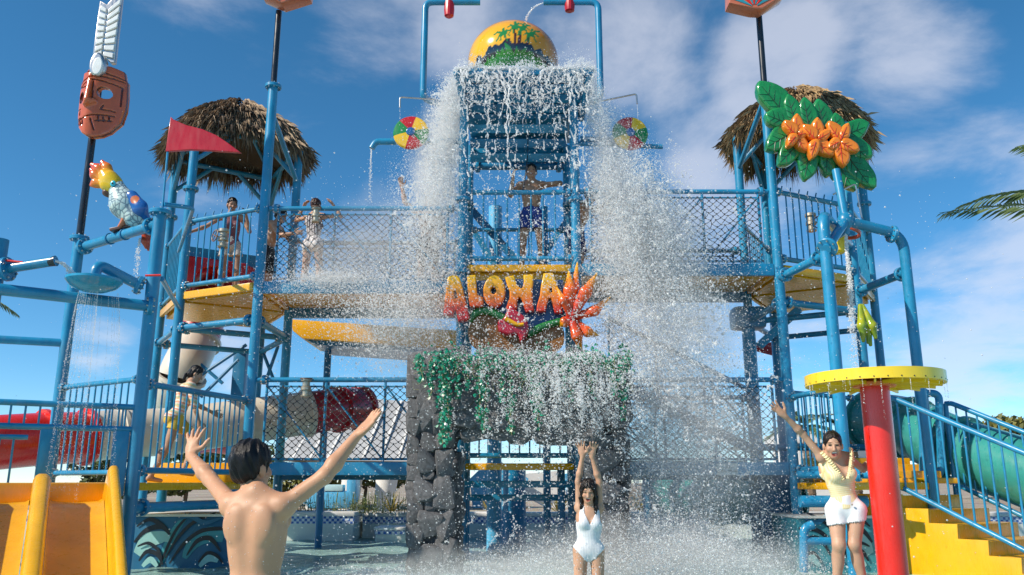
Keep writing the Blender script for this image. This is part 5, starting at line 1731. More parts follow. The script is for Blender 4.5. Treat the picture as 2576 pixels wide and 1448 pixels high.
railing('lower right railing at the back of the platform, before the white building', (3.75, 11.3), (5.05, 12.2), ZP + .5, 2.25, r=.03, sp=.13)
us = Vector((.56, -.83, 0)).normalized(); ws_ = Vector((.83, .56, 0))
T0 = Vector((4.70, 10.22, 0))
stt = thing('yellow_stairs', 'bright yellow stairs coming down to the right behind the red mushroom pole', 'stairs', T0 + us * 1.6)
n_st = 7; rise, run = .16, .32
for k in range(n_st):
    z1 = .89 - rise * k
    a = T0 + us * (run * (k - 1)) if k else T0 - us * .55
    b = T0 + us * (run * k)
    if k == 0: b = T0
    q = [a, b, b + ws_ * 1.35, a + ws_ * 1.35]
    part('step', MB().prism([(p.x, p.y) for p in q], POOL, z1), YEL, stt, 35)
prof_ = [T0 - us * .56 + Vector((0, 0, .905))]
for k in range(n_st):
    z1 = .905 - rise * k
    prof_ += [T0 + us * (run * (k - 1) if k else -.56) + Vector((0, 0, z1)), T0 + us * (run * k + .012) + Vector((0, 0, z1))]
prof_ = prof_[1:] + [T0 + us * (run * (n_st - 1) + .012) + Vector((0, 0, POOL)), T0 - us * .56 + Vector((0, 0, POOL))]
mbs = MB(); nn_ = len(prof_)
mbs.add([q - ws_ * .05 for q in prof_] + [q - ws_ * .002 for q in prof_], [tuple(range(nn_)), tuple(range(2 * nn_ - 1, nn_ - 1, -1))] + [(i, i + nn_, (i + 1) % nn_ + nn_, (i + 1) % nn_) for i in range(nn_)])
part('stringer', mbs, YEL, stt, 35, .006)
def stair_rail(label, off, flat0=.35, nflat=.9):
    t = thing('stair_railing', label, 'stair railing', T0 + us * 1.0 + ws_ * off + Vector((0, 0, .3)))
    base = T0 + ws_ * off
    za, sl = .99, -rise / run * 1.0
    n_ = run * (n_st - 2)
    tops = [base - us * flat0 + Vector((0, 0, za + 1.08)), base - us * .02 + Vector((0, 0, za + 1.08)), base + us * n_ + Vector((0, 0, za + 1.08 + sl * n_)), base + us * (n_ + nflat) + Vector((0, 0, za + 1.08 + sl * n_ - .02))]
    bots = [p - Vector((0, 0, 1.08)) for p in tops]
    part('top_rail', MB().pipe(bend(tops, .1), .033, n=14), BLUE, t)
    part('bottom_rail', MB().pipe(bend(bots, .1), .03, n=14), BLUE, t)
    part('newel_post', MB().tube(bots[0] - Vector((0, 0, .1)), tops[0], .033), BLUE, t)
    me = MB().tube((0, 0, 0), (0, 0, 1.08), .0125, n=8, cap=False).mesh('baluster', BLUE, 60)
    L_ = n_ + nflat + flat0
    m = int(L_ / .125)
    for i in range(1, m):
        s = -flat0 + L_ * i / m
        z = za if s < 0 else za + sl * min(s, n_)
        q = base + us * s
        piece('baluster', me, t, (q.x, q.y, z))
    return t
stair_rail('near blue stair railing with slanted bars, right of the red pole', .03)
stair_rail('far blue stair railing at the right edge of the stairs', 1.4, flat0=.1)
tube_slide('sea-green tube slide passing behind the yellow stairs', [P(2190, 1060, 13.2), P(2262, 1068, 12.6), P(2330, 1095, 12.0), P(2420, 1135, 11.4), P(2580, 1190, 10.6), P(2760, 1260, 9.9), P(2950, 1340, 9.4)], .43, [TEAL, TEAL, TEAL, TEAL])
tube_slide('pale green tube low behind the spray at the right', [P(1990, 1262, 13.4), P(1860, 1258, 14.2), P(1760, 1252, 15.0), P(1650, 1240, 15.8)], .40, [TEAL, TEAL])
pp = thing('supply_pipe', 'blue supply pipe bent like a hook beside the stairs', 'pipe', P(2350, 1200, 10.9))
part('pipe', MB().pipe(bend([P(2322, 1230, 11.0), P(2322, 990, 11.0), P(2362, 990, 11.0), P(2368, 1190, 11.0), P(2345, 1200, 11.0)], .14), .05), BLUE, pp)
part('post', MB().tube(V2(P(2330, 1100, 11.2), POOL), V2(P(2330, 1100, 11.2), P(2330, 980, 11.2).z), .085), BLUE, pp)
# mural on the right housing
STR = []
for pts, w, m in STK:
    STR.append(([(2176 - (x - 335) * .80 + 20, y) for x, y in pts], w, m))
mural('teal housing painted with black-outlined waves behind the woman in yellow', P(2012, 1400, 10.4).x, P(2215, 1400, 10.4).x, 10.4, .62, STR, MURAL)
lpz = thing('drain_pipes', 'low blue drain pipes at the waterline beside the woman in yellow', 'pipe', P(2060, 1400, 9.9))
part('pipe', MB().pipe(bend([P(2022, 1440, 9.9), P(2022, 1330, 9.9), P(2045, 1320, 9.9)], .1), .05), BLUE, lpz)
part('pipe', MB().tube(P(2022, 1362, 9.9), P(2140, 1362, 9.9), .045), BLUE, lpz)
part('pipe', MB().tube(P(2012, 1262, 10.1), P(2180, 1262, 10.1), .07), BLUE, lpz)
# red-and-yellow mushroom
ms = thing('water_mushroom', 'water mushroom with yellow disc on a thick red pole', 'water mushroom', (3.08, 7.0, POOL))
part('pole', MB().tube((3.08, 7.0, -.3), (3.08, 7.0, 1.95), .118, n=32), RED, ms)
part('foot', MB().lathe([(.95, -.47), (.95, -.17), (.9, -.15), (.13, -.15)], (3.08, 7.0, 0), n=40), PLAST, ms)
YT = paint('thin_yellow_acrylic', (.86, .58, .02), .3, var=.06, coat=.3)
part('disc', MB().lathe([(.02, 1.90), (.50, 1.865), (.54, 1.865)], (3.08, 7.0, 0), n=56, cap=False), YT, ms)
part('rim', MB().lathe([(.535, 1.845), (.556, 1.845), (.556, 1.935), (.535, 1.935), (.535, 1.845)], (3.08, 7.0, 0), n=72, cap=False), YELP, ms, 30)
rbm = MB().box((.32, 0, 0), (.40, .014, .03)).mesh('rib', YELP)
for k in range(16): piece('rib', rbm, ms, (3.08, 7.0, 1.868), (0, R(4), 2 * math.pi * k / 16))
part('hub', MB().lathe([(.17, 1.83), (.18, 1.86), (.12, 1.89)], (3.08, 7.0, 0), n=32), paint('orange_hub', (.72, .16, .01), .3), ms)
hm = MB().lathe([(.006, -.002), (.006, .002)], (0, 0, 0), n=6).mesh('rivet', BLACK)
for k in range(34):
    a = 2 * math.pi * (k + .3) / 34
    piece('rivet', hm, ms, (3.08 + .5565 * math.cos(a), 7 + .5565 * math.sin(a), 1.86), (R(90), 0, a + R(90)))
fl2 = thing('pennant', 'small red pennant far behind the spray on the right', 'flag', P(1960, 900, 14.5))
plaque('flag', [[(1965, 856), (1962, 900), (1905, 885), (1893, 872)]], 14.5, .03, .006, DRED, fl2)
part('mast', MB().tube(P(1966, 850, 14.5), P(1974, 1010, 14.5), .014), BLUE, fl2)
# ================================================================== CENTRE
# ---- big tipping bucket with painted island
bc = P(1291, 158, 11.75); RB = 113.5 / FPX * (P(1291, 158, 11.75) - Vector((0, 0, CAMZ))).dot(Vector((0, _ct, _st)))
nu, nv = 220, 120
th = np.linspace(0, math.pi * .97, nv); ph = np.linspace(0, 2 * math.pi, nu, endpoint=False)
TH, PH = np.meshgrid(th, ph, indexing='ij')
ax_u = np.array((0, .45, .893)); ax_x = np.array((1., 0, 0)); ax_y = np.cross(ax_u, ax_x)
Vb = np.array(bc) + RB * (np.sin(TH)[..., None] * (np.cos(PH)[..., None] * ax_x + np.sin(PH)[..., None] * ax_y) + np.cos(TH)[..., None] * ax_u)
Vb = Vb.reshape(-1, 3)
Vb[:, 2] = bc.z - .02 + (Vb[:, 2] - bc.z) * .90
Fb = []
for i in range(nv - 1):
    for j in range(nu):
        a = i * nu + j; b = i * nu + (j + 1) % nu
        Fb.append((a, b, b + nu, a + nu))
Fb = np.array(Fb)[:, ::-1]
# picture coordinates of each surface point drive the painted design (paint on the front of the bucket)
rel = Vb - np.array((0, 0, CAMZ))
zcam = rel @ np.array((0, _ct, _st))
PXu = CXP + FPX * rel[:, 0] / zcam; PYv = CYP - FPX * (rel @ np.array((0, -_st, _ct))) / zcam
Uq = (PXu * 1.4907 - 1700) * 4.389; Vq = (PYv * 1.4907 - 40) * 4.389
front = Vb[:, 1] < bc.y + RB * .35
def seg_d(pts):
    d = np.full(len(Uq), 1e9)
    for a, b in zip(pts[:-1], pts[1:]):
        a = np.array(a, float); ab = np.array(b, float) - a
        t = np.clip(((Uq - a[0]) * ab[0] + (Vq - a[1]) * ab[1]) / (ab @ ab), 0, 1)
        d = np.minimum(d, np.hypot(Uq - a[0] - t * ab[0], Vq - a[1] - t * ab[1]))
    return d
pig = lerp3((.84, .44, .006), (.74, .17, .006), ((Uq - 500) * .35 + (300 - Vq) * .3) / 700 + .25 * np.abs(Uq - 850) / 700)
blk = [(300, 1200), (300, 1000), (310, 930), (340, 950), (370, 880), (380, 790), (420, 735), (450, 750), (470, 780), (520, 740), (570, 600), (610, 575), (640, 600), (690, 545), (740, 570), (790, 550), (830, 490), (920, 455), (960, 530), (1010, 550), (1140, 520), (1190, 560), (1290, 560), (1340, 660), (1390, 640), (1440, 620), (1500, 770), (1560, 745), (1600, 850), (1650, 870), (1665, 1000), (1665, 1200)]
grn = [(390, 1200), (390, 1000), (400, 930), (450, 880), (490, 890), (540, 850), (570, 750), (600, 820), (640, 720), (690, 780), (720, 640), (770, 700), (800, 600), (870, 690), (850, 530), (920, 580), (1000, 700), (1040, 590), (1090, 680), (1210, 600), (1200, 690), (1290, 660), (1350, 780), (1420, 760), (1450, 850), (1520, 880), (1560, 1000), (1560, 1200)]
m = (poly_sd(blk, Uq, -Vq * -1) < 0) & front
pig[m] = (.010, .016, .030)
m = (poly_sd(grn, Uq, Vq) < 0) & front
pig[m] = (.025, .23, .03)
e = ((Uq - 980) / 330) ** 2 + ((Vq - 1100) / 185) ** 2
pig[(e < 1.12) & front] = (.008, .02, .03)
pig[(e < 1.0) & front] = (.12, .50, .72)
for tr, w in ((((845, 405), (890, 530)), 18), (((1005, 310), (1025, 555)), 20), (((1110, 325), (1080, 540)), 24), (((1250, 430), (1215, 555)), 20)):
    pig[(seg_d(tr) < w) & front] = (.055, .012, .010)
for (cx, cy__) in ((805, 375), (1005, 262), (1145, 290), (1275, 390)):
    for k, (dx_, dy_) in enumerate(((-130, 20), (-95, 130), (30, -80), (140, -40), (125, 40), (-30, 120), (90, 130))):
        s = .9 if cy__ < 300 else 1.0
        tip = (cx + dx_ * s, cy__ + dy_ * s); mid = (cx + dx_ * .5 * s, cy__ + dy_ * .5 * s - 26)
        for (a, b, w) in (((cx, cy__), mid, 19), (mid, tip, 11)):
            pig[(seg_d((a, b)) < w) & front & (Vq < cy__ + 170)] = (.02, .20, .045)
bkt = thing('tipping_bucket', 'huge yellow-orange tipping bucket painted with palms and a green island', 'bucket', bc - Vector((0, 0, RB)))
part('bucket_shell', np_mesh('bucket_shell', Vb, Fb, colattr('bucket_gelcoat', .16, coat=.7, var=.05), pig), None, bkt)
part('axle', MB().tube(bc + Vector((-RB - .12, 0, -.28)), bc + Vector((RB + .12, 0, -.28)), .05), BLUE, bkt)
for s in (-1, 1):
    part('axle_post', MB().box((bc.x + s * (RB + .1), bc.y, bc.z - .5), (.07, .12, .6)), BLUE, bkt, bevel=.01)
# ---- fill pipes arching over the bucket
def fill_pipe(label, px, s, pend):
    Y = 11.4
    base = P(px, 130, Y)
    z0, z1 = P(px, 250, Y).z, P(px, 6, Y).z
    end = P(pend, 5, Y)
    t = thing('fill_pipe', label, 'pipe', (base.x, Y, z0))
    part('pipe', MB().pipe(bend([(base.x + s * .5, Y + .3, z0), (base.x, Y, z0), (base.x, Y, z1), (end.x, Y, z1)], .13), .05, n=18), BLUE, t)
    return t
fill_pipe('tall blue fill pipe bending over the bucket from the left', 1067, 1, 1208)
fill_pipe('tall blue fill pipe bending over the bucket from the right', 1508, -1, 1367)
for px, y0, y1, lab in ((1130, 10, 44, 'red ribbed lantern hanging under the left fill pipe'), (1433, 8, 30, 'red ribbed lantern hanging under the right fill pipe')):
    c = P(px, (y0 + y1) / 2, 11.4); hgt = P(px, y0, 11.4).z - P(px, y1, 11.4).z
    o = part('lantern', MB().lathe([(.03, hgt * .75), (.075, hgt * .6), (.08, 0), (.072, -hgt * .42), (.045, -hgt * .5)], c, n=14), DRED, None, 20)
    tag(o, lab, 'lantern')
for s, pts, lab in ((1, [(1095, 251), (1006, 245), (1006, 271)], 'thin steel spray pipe over the left spinning wheel'), (-1, [(1512, 255), (1601, 237), (1603, 262)], 'thin steel spray pipe over the right spinning wheel')):
    o = part('spray_pipe', MB().pipe(bend([P(x, y, 11.15) for x, y in pts], .04), .012, n=10), STEEL, None)
    tag(o, lab, 'pipe')
o = part('spray_pipe', MB().pipe(bend([P(2096, 490, 10.4), P(2152, 463, 10.4), P(2168, 548, 10.4)], .04), .012, n=10), STEEL, None)
tag(o, 'thin steel spray pipe below the flower sign', 'pipe')
# ---- spinning colour wheels
WC = [paint('wheel_red', (.50, .012, .014), .25, coat=.4), paint('wheel_yellow', (.85, .50, .01), .25, coat=.4), paint('wheel_green', (.015, .22, .05), .25, coat=.4)]
def wheel(label, px, py, a0, Y=10.9):
    c = P(px, py, Y); r = 45 / FPX * (c - Vector((0, 0, CAMZ))).dot(Vector((0, _ct, _st)))
    t = thing('spinning_wheel', label, 'spinning wheel', c)
    for k in range(6):
        mb = MB(); vs = []
        prof = [(r * .24, -.055), (r * .6, -.05), (r * .93, -.03), (r, 0), (r * .93, .03), (r * .24, .045)]
        n = 7
        for i in range(n + 1):
            a = a0 - R(60) * (k + i / n) 
            for (q, y) in prof: vs.append((c.x + q * math.cos(a), c.y + y, c.z + q * math.sin(a)))
        fs = [(i * 6 + j, i * 6 + (j + 1) % 6, (i + 1) * 6 + (j + 1) % 6, (i + 1) * 6 + j) for i in range(n) for j in range(6)]
        fs += [tuple(range(6)), tuple(n * 6 + j for j in range(5, -1, -1))]
        mb.add(vs, fs)
        part('wedge', mb, WC[k % 3], t, 40)
    M = Matrix.Rotation(R(90), 3, 'X')
    part('hub', MB().lathe([(r * .26, -.03), (r * .27, .05), (r * .2, .075), (.01, .085)], c, M, n=24), paint('hub_blue', (.015, .12, .34), .25, coat=.4), t)
    return t
wheel('red, yellow and green spinning wheel left of the tower', 1034, 335, R(133))
wheel('red, yellow and green spinning wheel right of the tower, behind drops', 1585, 337, R(140))
wp = thing('spout_pipe', 'blue spout pipe with down-turned end behind the left wheel', 'pipe', P(1000, 357, 11.15))
part('pipe', MB().pipe(bend([P(1165, 357, 11.15), P(945, 357, 11.15), P(935, 374, 11.15)], .07), .047, n=16), BLUE, wp)
wp2 = thing('spout_pipe', 'blue spout pipe with open end behind the right wheel', 'pipe', P(1600, 368, 11.15))
part('pipe', MB().pipe([P(1455, 362, 11.15), P(1667, 370, 11.15)], .034, n=16), BLUE, wp2)
part('pipe', MB().pipe([P(1460, 352, 11.2), P(1570, 358, 11.2)], .05, n=16), BLUE, wp2)

# ---- ALOHA sign
def grad_mat(name, ztop, zbot, stops):
    m, nt, b = _mat(name)
    N = nt.nodes.new; L = nt.links.new
    t = N('ShaderNodeTexCoord'); s = N('ShaderNodeSeparateXYZ'); L(t.outputs['Object'], s.inputs[0])
    mr = N('ShaderNodeMapRange'); L(s.outputs['Z'], mr.inputs[0]); mr.inputs[1].default_value = ztop; mr.inputs[2].default_value = zbot
    n = N('ShaderNodeTexNoise'); n.inputs['Scale'].default_value = 8; L(t.outputs['Object'], n.inputs['Vector'])
    ad = N('ShaderNodeMath'); ad.operation = 'MULTIPLY_ADD'; L(n.outputs['Fac'], ad.inputs[0]); ad.inputs[1].default_value = .14; L(mr.outputs[0], ad.inputs[2])
    r = N('ShaderNodeValToRGB'); L(ad.outputs[0], r.inputs[0])
    el = r.color_ramp.elements
    el[0].position, el[0].color = stops[0][0], (*stops[0][1], 1); el[1].position, el[1].color = stops[-1][0], (*stops[-1][1], 1)
    for p, c in stops[1:-1]:
        e = el.new(p); e.color = (*c, 1)
    L(r.outputs[0], b.inputs['Base Color']); b.inputs['Roughness'].default_value = .25; b.inputs['Coat Weight'].default_value = .4
    return m
YS = 10.66
az = lambda u, v: ((1640 + u / 2.84) / 1.4907, (980 + v / 2.84) / 1.4907)
sg = thing('aloha_sign', 'sculpted sign reading ALOHA in yellow-to-red letters with a big orange flower', 'sign', P(1320, 880, YS))
zt_s, zb_s = P(1300, 700, YS).z, P(1300, 840, YS).z
SUNSET = grad_mat('letter_yellow_to_red', zt_s, P(1300, 805, YS).z, [(.08, (.84, .47, .008)), (.5, (.76, .22, .008)), (.85, (.60, .035, .008)), (1.0, (.50, .015, .01))])
plaque('sign_board', [[az(*q) for q in ((330, 225), (700, 195), (1340, 205), (1340, 640), (1250, 760), (960, 830), (700, 620), (430, 560), (330, 510))]], YS + .12, .05, .01, paint('sign_deep_blue', (.008, .065, .24), .3, coat=.3), sg)
plaque('painted_hill', [[az(*q) for q in ((330, 760), (365, 640), (430, 575), (540, 560), (640, 600), (720, 700), (950, 800), (1300, 690), (1345, 880), (1200, 1010), (1000, 1045), (760, 1040), (520, 980), (370, 900))]], YS + .09, .05, .01, paint('sign_brown', (.26, .105, .014), .35, var=.25), sg, smooth_n=4)
lets = {
    'letter_a': [[(115, 185), (150, 168), (215, 168), (240, 190), (275, 300), (310, 450), (352, 610), (325, 645), (225, 655), (213, 610), (205, 545), (185, 545), (180, 592), (75, 592), (70, 560), (85, 420), (100, 280)], [(182, 335), (205, 322), (218, 405), (190, 415)]],
    'letter_l': [[(320, 168), (412, 160), (418, 260), (428, 370), (490, 398), (497, 465), (475, 503), (352, 503), (337, 420), (325, 300)]],
    'letter_o': [[(608 + 118 * math.cos(a), 337 + 170 * math.sin(a)) for a in [2 * math.pi * k / 32 for k in range(32)]], [(600 + 28 * math.cos(a), 325 + 40 * math.sin(a)) for a in [2 * math.pi * k / 16 for k in range(16)]]],
    'letter_h': [[(722, 185), (815, 165), (845, 260), (880, 300), (905, 300), (922, 230), (915, 160), (1022, 155), (1020, 250), (1010, 330), (1015, 440), (1030, 545), (945, 560), (915, 480), (895, 412), (870, 397), (852, 440), (850, 525), (745, 532), (733, 505), (770, 400), (770, 330), (745, 270)]],
    'letter_a_last': [[(1130, 145), (1228, 138), (1260, 220), (1290, 310), (1310, 430), (1330, 560), (1250, 565), (1225, 470), (1210, 410), (1185, 410), (1170, 470), (1150, 553), (1053, 553), (1060, 480), (1090, 380), (1102, 280)], [(1197, 305), (1215, 290), (1226, 342), (1193, 348)]],
}
for nm, lp_ in lets.items():
    nm = 'letter_a' if nm == 'letter_a_last' else nm
    plaque(nm, [[az(*q) for q in l] for l in lp_], YS, .13, .02, SUNSET, sg, res=3)
def sign_tube(nm, pts, w0, w1, mt, Y):
    c = crom([P(*az(*q), Y) for q in pts], 6); n = len(c)
    part(nm, MB().pipe(c, [(w0 + (w1 - w0) * i / (n - 1)) for i in range(n)], n=12), mt, sg)
sign_tube('leaf_stem', ((335, 640), (400, 560), (500, 530), (600, 550), (710, 610)), .05, .06, paint('sign_green', (.02, .19, .045), .3, coat=.3), YS + .02)
sign_tube('leaf_stem', ((955, 785), (1100, 710), (1240, 660), (1335, 640)), .055, .05, paint('sign_green', (.02, .19, .045), .3), YS + .02)
plaque('heart_flower', [[az(*q) for q in ((735, 560), (780, 475), (850, 545), (925, 600), (968, 680), (962, 790), (890, 872), (850, 800), (745, 805), (655, 755), (648, 650), (700, 622))]], YS - .03, .12, .04, paint('crimson_gelcoat', (.42, .012, .03), .28, var=.25, scale=6, coat=.4), sg, smooth_n=4, res=3)
sign_tube('flower_spike', ((725, 612), (800, 655), (860, 680), (920, 672)), .034, .022, YEL, YS - .14)
fb = az(1420, 610)
def pet_pig(base, tip):
    b, t = np.array(base), np.array(tip); L2 = ((t - b) @ (t - b))
    def f(V):
        s = np.clip(((V - b) @ (t - b)) / L2, 0, 1)
        return np.where((s < .6)[:, None], lerp3((.50, .016, .012), (.76, .11, .008), s / .6), lerp3((.76, .11, .008), (.84, .42, .008), (s - .6) / .4))
    return f
for k, (tip, w, yo) in enumerate((((1400, 110), .075, -.02), ((1492, 18), .05, .05), ((1700, 130), .07, -.05), ((1838, 385), .06, .0), ((1708, 790), .058, .02), ((1535, 968), .062, -.03), ((1275, 285), .045, -.06), ((1640, 210), .05, .05), ((1310, 700), .06, .02))):
    b_ = Vector(P(*fb, YS - .04 + yo)); t_ = Vector(P(*az(*tip), YS - .02 + yo * 1.2))
    m_ = b_.lerp(t_, .55) + Vector((0, -.07, 0))
    if k in (3, 4): m_ += Vector((.02, 0, -.07))
    sculpt('petal', [Cone(b_, m_, w * .75, w * 1.15, .03, flat=((0, 1, 0), 1.25)), Cone(m_, t_, w * 1.15, .012, .03, flat=((0, 1, 0), 1.25))], GEL, sg, .0095, pet_pig(b_, t_))
for x in (-.5, .7):
    part('sign_bracket', MB().tube((x, 11.0, ZR - .36), (x, YS + .15, ZR - .5), .03), BLUE, sg)

# ---- rock arch
gs = random.Random(21)
def stone_mesh(seed):
    g = random.Random(seed)
    bm = bmesh.new()
    for _ in range(19):
        v = Vector((g.gauss(0, 1), g.gauss(0, 1) * .9, g.gauss(0, 1))).normalized()
        v = Vector((max(-.86, min(.86, v.x * 1.25)), max(-.5, min(.6, v.y * 1.2)), max(-.86, min(.86, v.z * 1.25))))
        bm.verts.new(v)
    r = bmesh.ops.convex_hull(bm, input=bm.verts)
    bmesh.ops.delete(bm, geom=[v for v in bm.verts if not v.link_faces], context='VERTS')
    bmesh.ops.dissolve_limit(bm, angle_limit=R(18), verts=bm.verts, edges=bm.edges)
    bmesh.ops.bevel(bm, geom=list(bm.edges), offset=.055, segments=2, affect='EDGES', profile=.6)
    bmesh.ops.triangulate(bm, faces=bm.faces)
    me = bpy.data.meshes.new('stone'); bm.to_mesh(me); bm.free()
    me.materials.append(ROCK); finish(me, 50)
    return me
STONES = [stone_mesh(100 + k) for k in range(10)]
YR = 9.95
ra = thing('rock_arch', 'dark grey artificial rock arch draped with ivy, standing in the water', 'rock arch', (.1, 10.2, POOL))
xL0, xL1 = P(1036, 1150, YR).x, P(1152, 1150, YR).x
xR0, xR1 = P(1482, 1150, YR).x, P(1582, 1150, YR).x
zlb, zlt = P(1300, 1106, YR).z, P(1300, 905, YR).z
def rough_box(nm, x0, x1, z0, z1, seed):
    bm = bmesh.new()
    bmesh.ops.create_grid(bm, x_segments=1, y_segments=1, size=.5)
    bm.free()
    g = np.random.default_rng(seed)
    pr = [_Box((x0 - .12, YR - .1, z0 - .1), (x1 + .12, YR + .8, z1 + .12))]
    def post(D_, q):
        X, Y, Z = q[..., 0], q[..., 1], q[..., 2]
        d = np.maximum(np.maximum(np.abs(X - (x0 + x1) / 2) - (x1 - x0) / 2 + .05, np.abs(Y - YR - .33) - .27), np.abs(Z - (z0 + z1) / 2) - (z1 - z0) / 2)
        return d + .03 * np.sin(X * 11 + Z * 7) * np.sin(Y * 9 + Z * 12) + .02 * np.sin(X * 23 - Z * 19)
    return sculpt(nm, pr, GROUT, ra, .03, None, 1, 60, post)
rough_box('leg_core', xL0, xL1, POOL, zlt, 1)
rough_box('leg_core', xR0, xR1, POOL, zlt, 2)
rough_box('lintel_core', xL1 - .05, xR0 + .05, zlb + .04, zlt, 3)
def stone(px, py, rx, ry, Y=None, dep=None):
    Y = YR + .03 if Y is None else Y
    c = P(px, py, Y)
    k = (c - Vector((0, 0, CAMZ))).dot(Vector((0, _ct, _st))) / FPX
    o = piece('stone', gs.choice(STONES), ra, c, (gs.uniform(-.25, .25), gs.uniform(-.2, .2), gs.uniform(-.3, .3)), (rx * k * 1.38, (dep or min(rx, ry) * k * .95), ry * k * 1.38))
    return o
LS = [(1195, 40, 48, 60), (1310, 190, 78, 85), (1195, 190, 38, 62), (1212, 340, 46, 58), (1300, 330, 52, 46), (1195, 470, 40, 52), (1300, 590, 76, 80), (1200, 575, 40, 44), (1205, 680, 48, 56), (1285, 800, 78, 88), (1205, 900, 52, 76), (1330, 1050, 84, 86), (1208, 1030, 48, 46), (1212, 1165, 62, 84), (1310, 1310, 92, 72), (1200, 1330, 52, 92),
      (1430, 830, 72, 112), (1440, 610, 64, 88), (1430, 1090, 74, 104), (1440, 1290, 72, 96), (1425, 430, 72, 72), (1445, 260, 72, 82), (1440, 1420, 76, 62), (1320, 1440, 70, 60), (1220, 1440, 60, 60), (1320, 450, 60, 62), (1310, 700, 40, 30), (1420, 110, 74, 74), (1300, 70, 64, 60), (1330, 930, 46, 40)]
for (u, v, a, b) in LS:
    stone(644 + u / 3.017, 964 + v / 3.017, a / 3.017, b / 3.017)
for (u, v, a, b) in LS:
    x = 1320 - (u - 1320); 
    stone(1524 + (x - 1320) / 3.017 * .84, 964 + v / 3.017 + gs.uniform(-8, 8), a / 3.017 * gs.uniform(.85, 1.1), b / 3.017 * gs.uniform(.85, 1.1))
for r_, (py, hh) in enumerate(((925, 34), (985, 36), (1045, 36), (1088, 24))):
    px = 1060 + (r_ % 2) * 25
    while px < 1556:
        w = gs.uniform(26, 46)
        if not (r_ == 3 and (px < 1150 or px > 1480)):
            stone(px + w * .5, py + gs.uniform(-8, 8), w, hh * gs.uniform(.9, 1.15))
        px += w * 1.45
for py in range(930, 1440, 62):     # flank stones that wrap the outer and inner sides
    stone(1043, py + gs.uniform(-10, 10), 15, 34, YR + .3, .2); stone(1568, py + gs.uniform(-10, 10), 14, 34, YR + .3, .2)
    if py > 1130: stone(1150, py, 16, 34, YR + .3, .2); stone(1484, py, 16, 34, YR + .3, .2)
# ---- ivy
iv = thing('ivy', 'glossy green ivy garland hanging over the rock arch', 'ivy', P(1300, 900, YR - .2))
g3 = random.Random(8)
IVYA = leaf_mat('ivy_leaf', (.003, .07, .022), (.014, .33, .20), .3)
def ivy_leaf(mb, p, s, g):
    a = g.uniform(0, 6.28)
    n = Vector((g.gauss(0, .5), -1, g.gauss(.35, .5))).normalized()
    u = Vector((math.cos(a), 0, math.sin(a))); u = (u - n * u.dot(n)).normalized(); w = n.cross(u)
    q = [(0, 0), (.35, .55), (.9, .5), (.6, .18), (1.25, 0), (.6, -.18), (.9, -.5), (.35, -.55)]
    mid = p + n * s * .15
    mb.add([p + u * (x * s) + w * (y * s) - n * (abs(y) * s * .35) for x, y in q], [(0, 1, 2, 3), (0, 3, 4, 5), (0, 5, 6, 7)])
lv = MB(); stems = MB()
for k in range(640):
    px = g3.uniform(1045, 1590); py = 905 + g3.gauss(0, 9 + 9 * abs(math.sin(px * .045))) + 6 * math.sin(px * .05)
    ivy_leaf(lv, P(px, py, YR - g3.uniform(.05, .3)), g3.uniform(.022, .050), g3)
hang = ((1062, 960, 30), (1085, 1000, 60), (1112, 1118, 190), (1125, 1110, 170), (1150, 1000, 60), (1205, 1060, 70), (1218, 1085, 90), (1262, 1015, 50), (1285, 1095, 80), (1345, 1040, 60), (1355, 1085, 70), (1415, 985, 50), (1440, 1010, 40), (1490, 1000, 40), (1545, 1000, 60), (1568, 1060, 90), (1175, 975, 40), (1315, 980, 40))
for (px, py1, n) in hang:
    pts = [P(px + g3.gauss(0, 3), 900 + (py1 - 900) * i / 6, YR - .2) for i in range(7)]
    stems.pipe(pts, .004, n=4)
    for k in range(int(n * .85)):
        t = g3.random() ** .9
        ivy_leaf(lv, P(px + g3.gauss(0, 8 - 4 * t), 900 + (py1 - 900) * t, YR - g3.uniform(.12, .3)), g3.uniform(.024, .052), g3)
for k in range(26):
    px, py = g3.uniform(1050, 1580), g3.uniform(900, 960)
    pts = [P(px + 14 * math.sin(i * 1.1 + k), py + 9 * i * g3.random(), YR - .28) for i in range(6)]
    stems.pipe(pts, .003, n=3)
part('ivy_leaves', lv, IVYA, iv, 0, kind='stuff')
part('ivy_stems', stems, paint('ivy_stem', (.28, .26, .10), .6), iv)
# ================================================================== PEOPLE
SKIN = colattr('skin', .5, bump=.035, bscale=150, sss=.12, var=.14, vscale=6)
SKIN.node_tree.nodes['Principled BSDF'].inputs['Specular IOR Level'].default_value = .38
CLOTH = colattr('cloth', .75, bump=.25, bscale=220, var=.10, vscale=14)
HAIRM = colattr('wet_hair', .3, var=.25, vscale=40)
_nt = HAIRM.node_tree; _b = _nt.nodes['Principled BSDF']
_t = _nt.nodes.new('ShaderNodeTexCoord'); _m = _nt.nodes.new('ShaderNodeMapping'); _m.inputs['Scale'].default_value = (420, 420, 26)
_n = _nt.nodes.new('ShaderNodeTexNoise'); _n.inputs['Scale'].default_value = 1.0; _n.inputs['Detail'].default_value = 3
_bp = _nt.nodes.new('ShaderNodeBump'); _bp.inputs['Strength'].default_value = .8; _bp.inputs['Distance'].default_value = .004
_nt.links.new(_t.outputs['Object'], _m.inputs[0]); _nt.links.new(_m.outputs[0], _n.inputs['Vector']); _nt.links.new(_n.outputs['Fac'], _bp.inputs['Height']); _nt.links.new(_bp.outputs[0], _b.inputs['Normal'])
_b.inputs['Specular IOR Level'].default_value = .3
npv = lambda v: np.array(v, float)
def unit(v): v = npv(v); return v / np.linalg.norm(v)
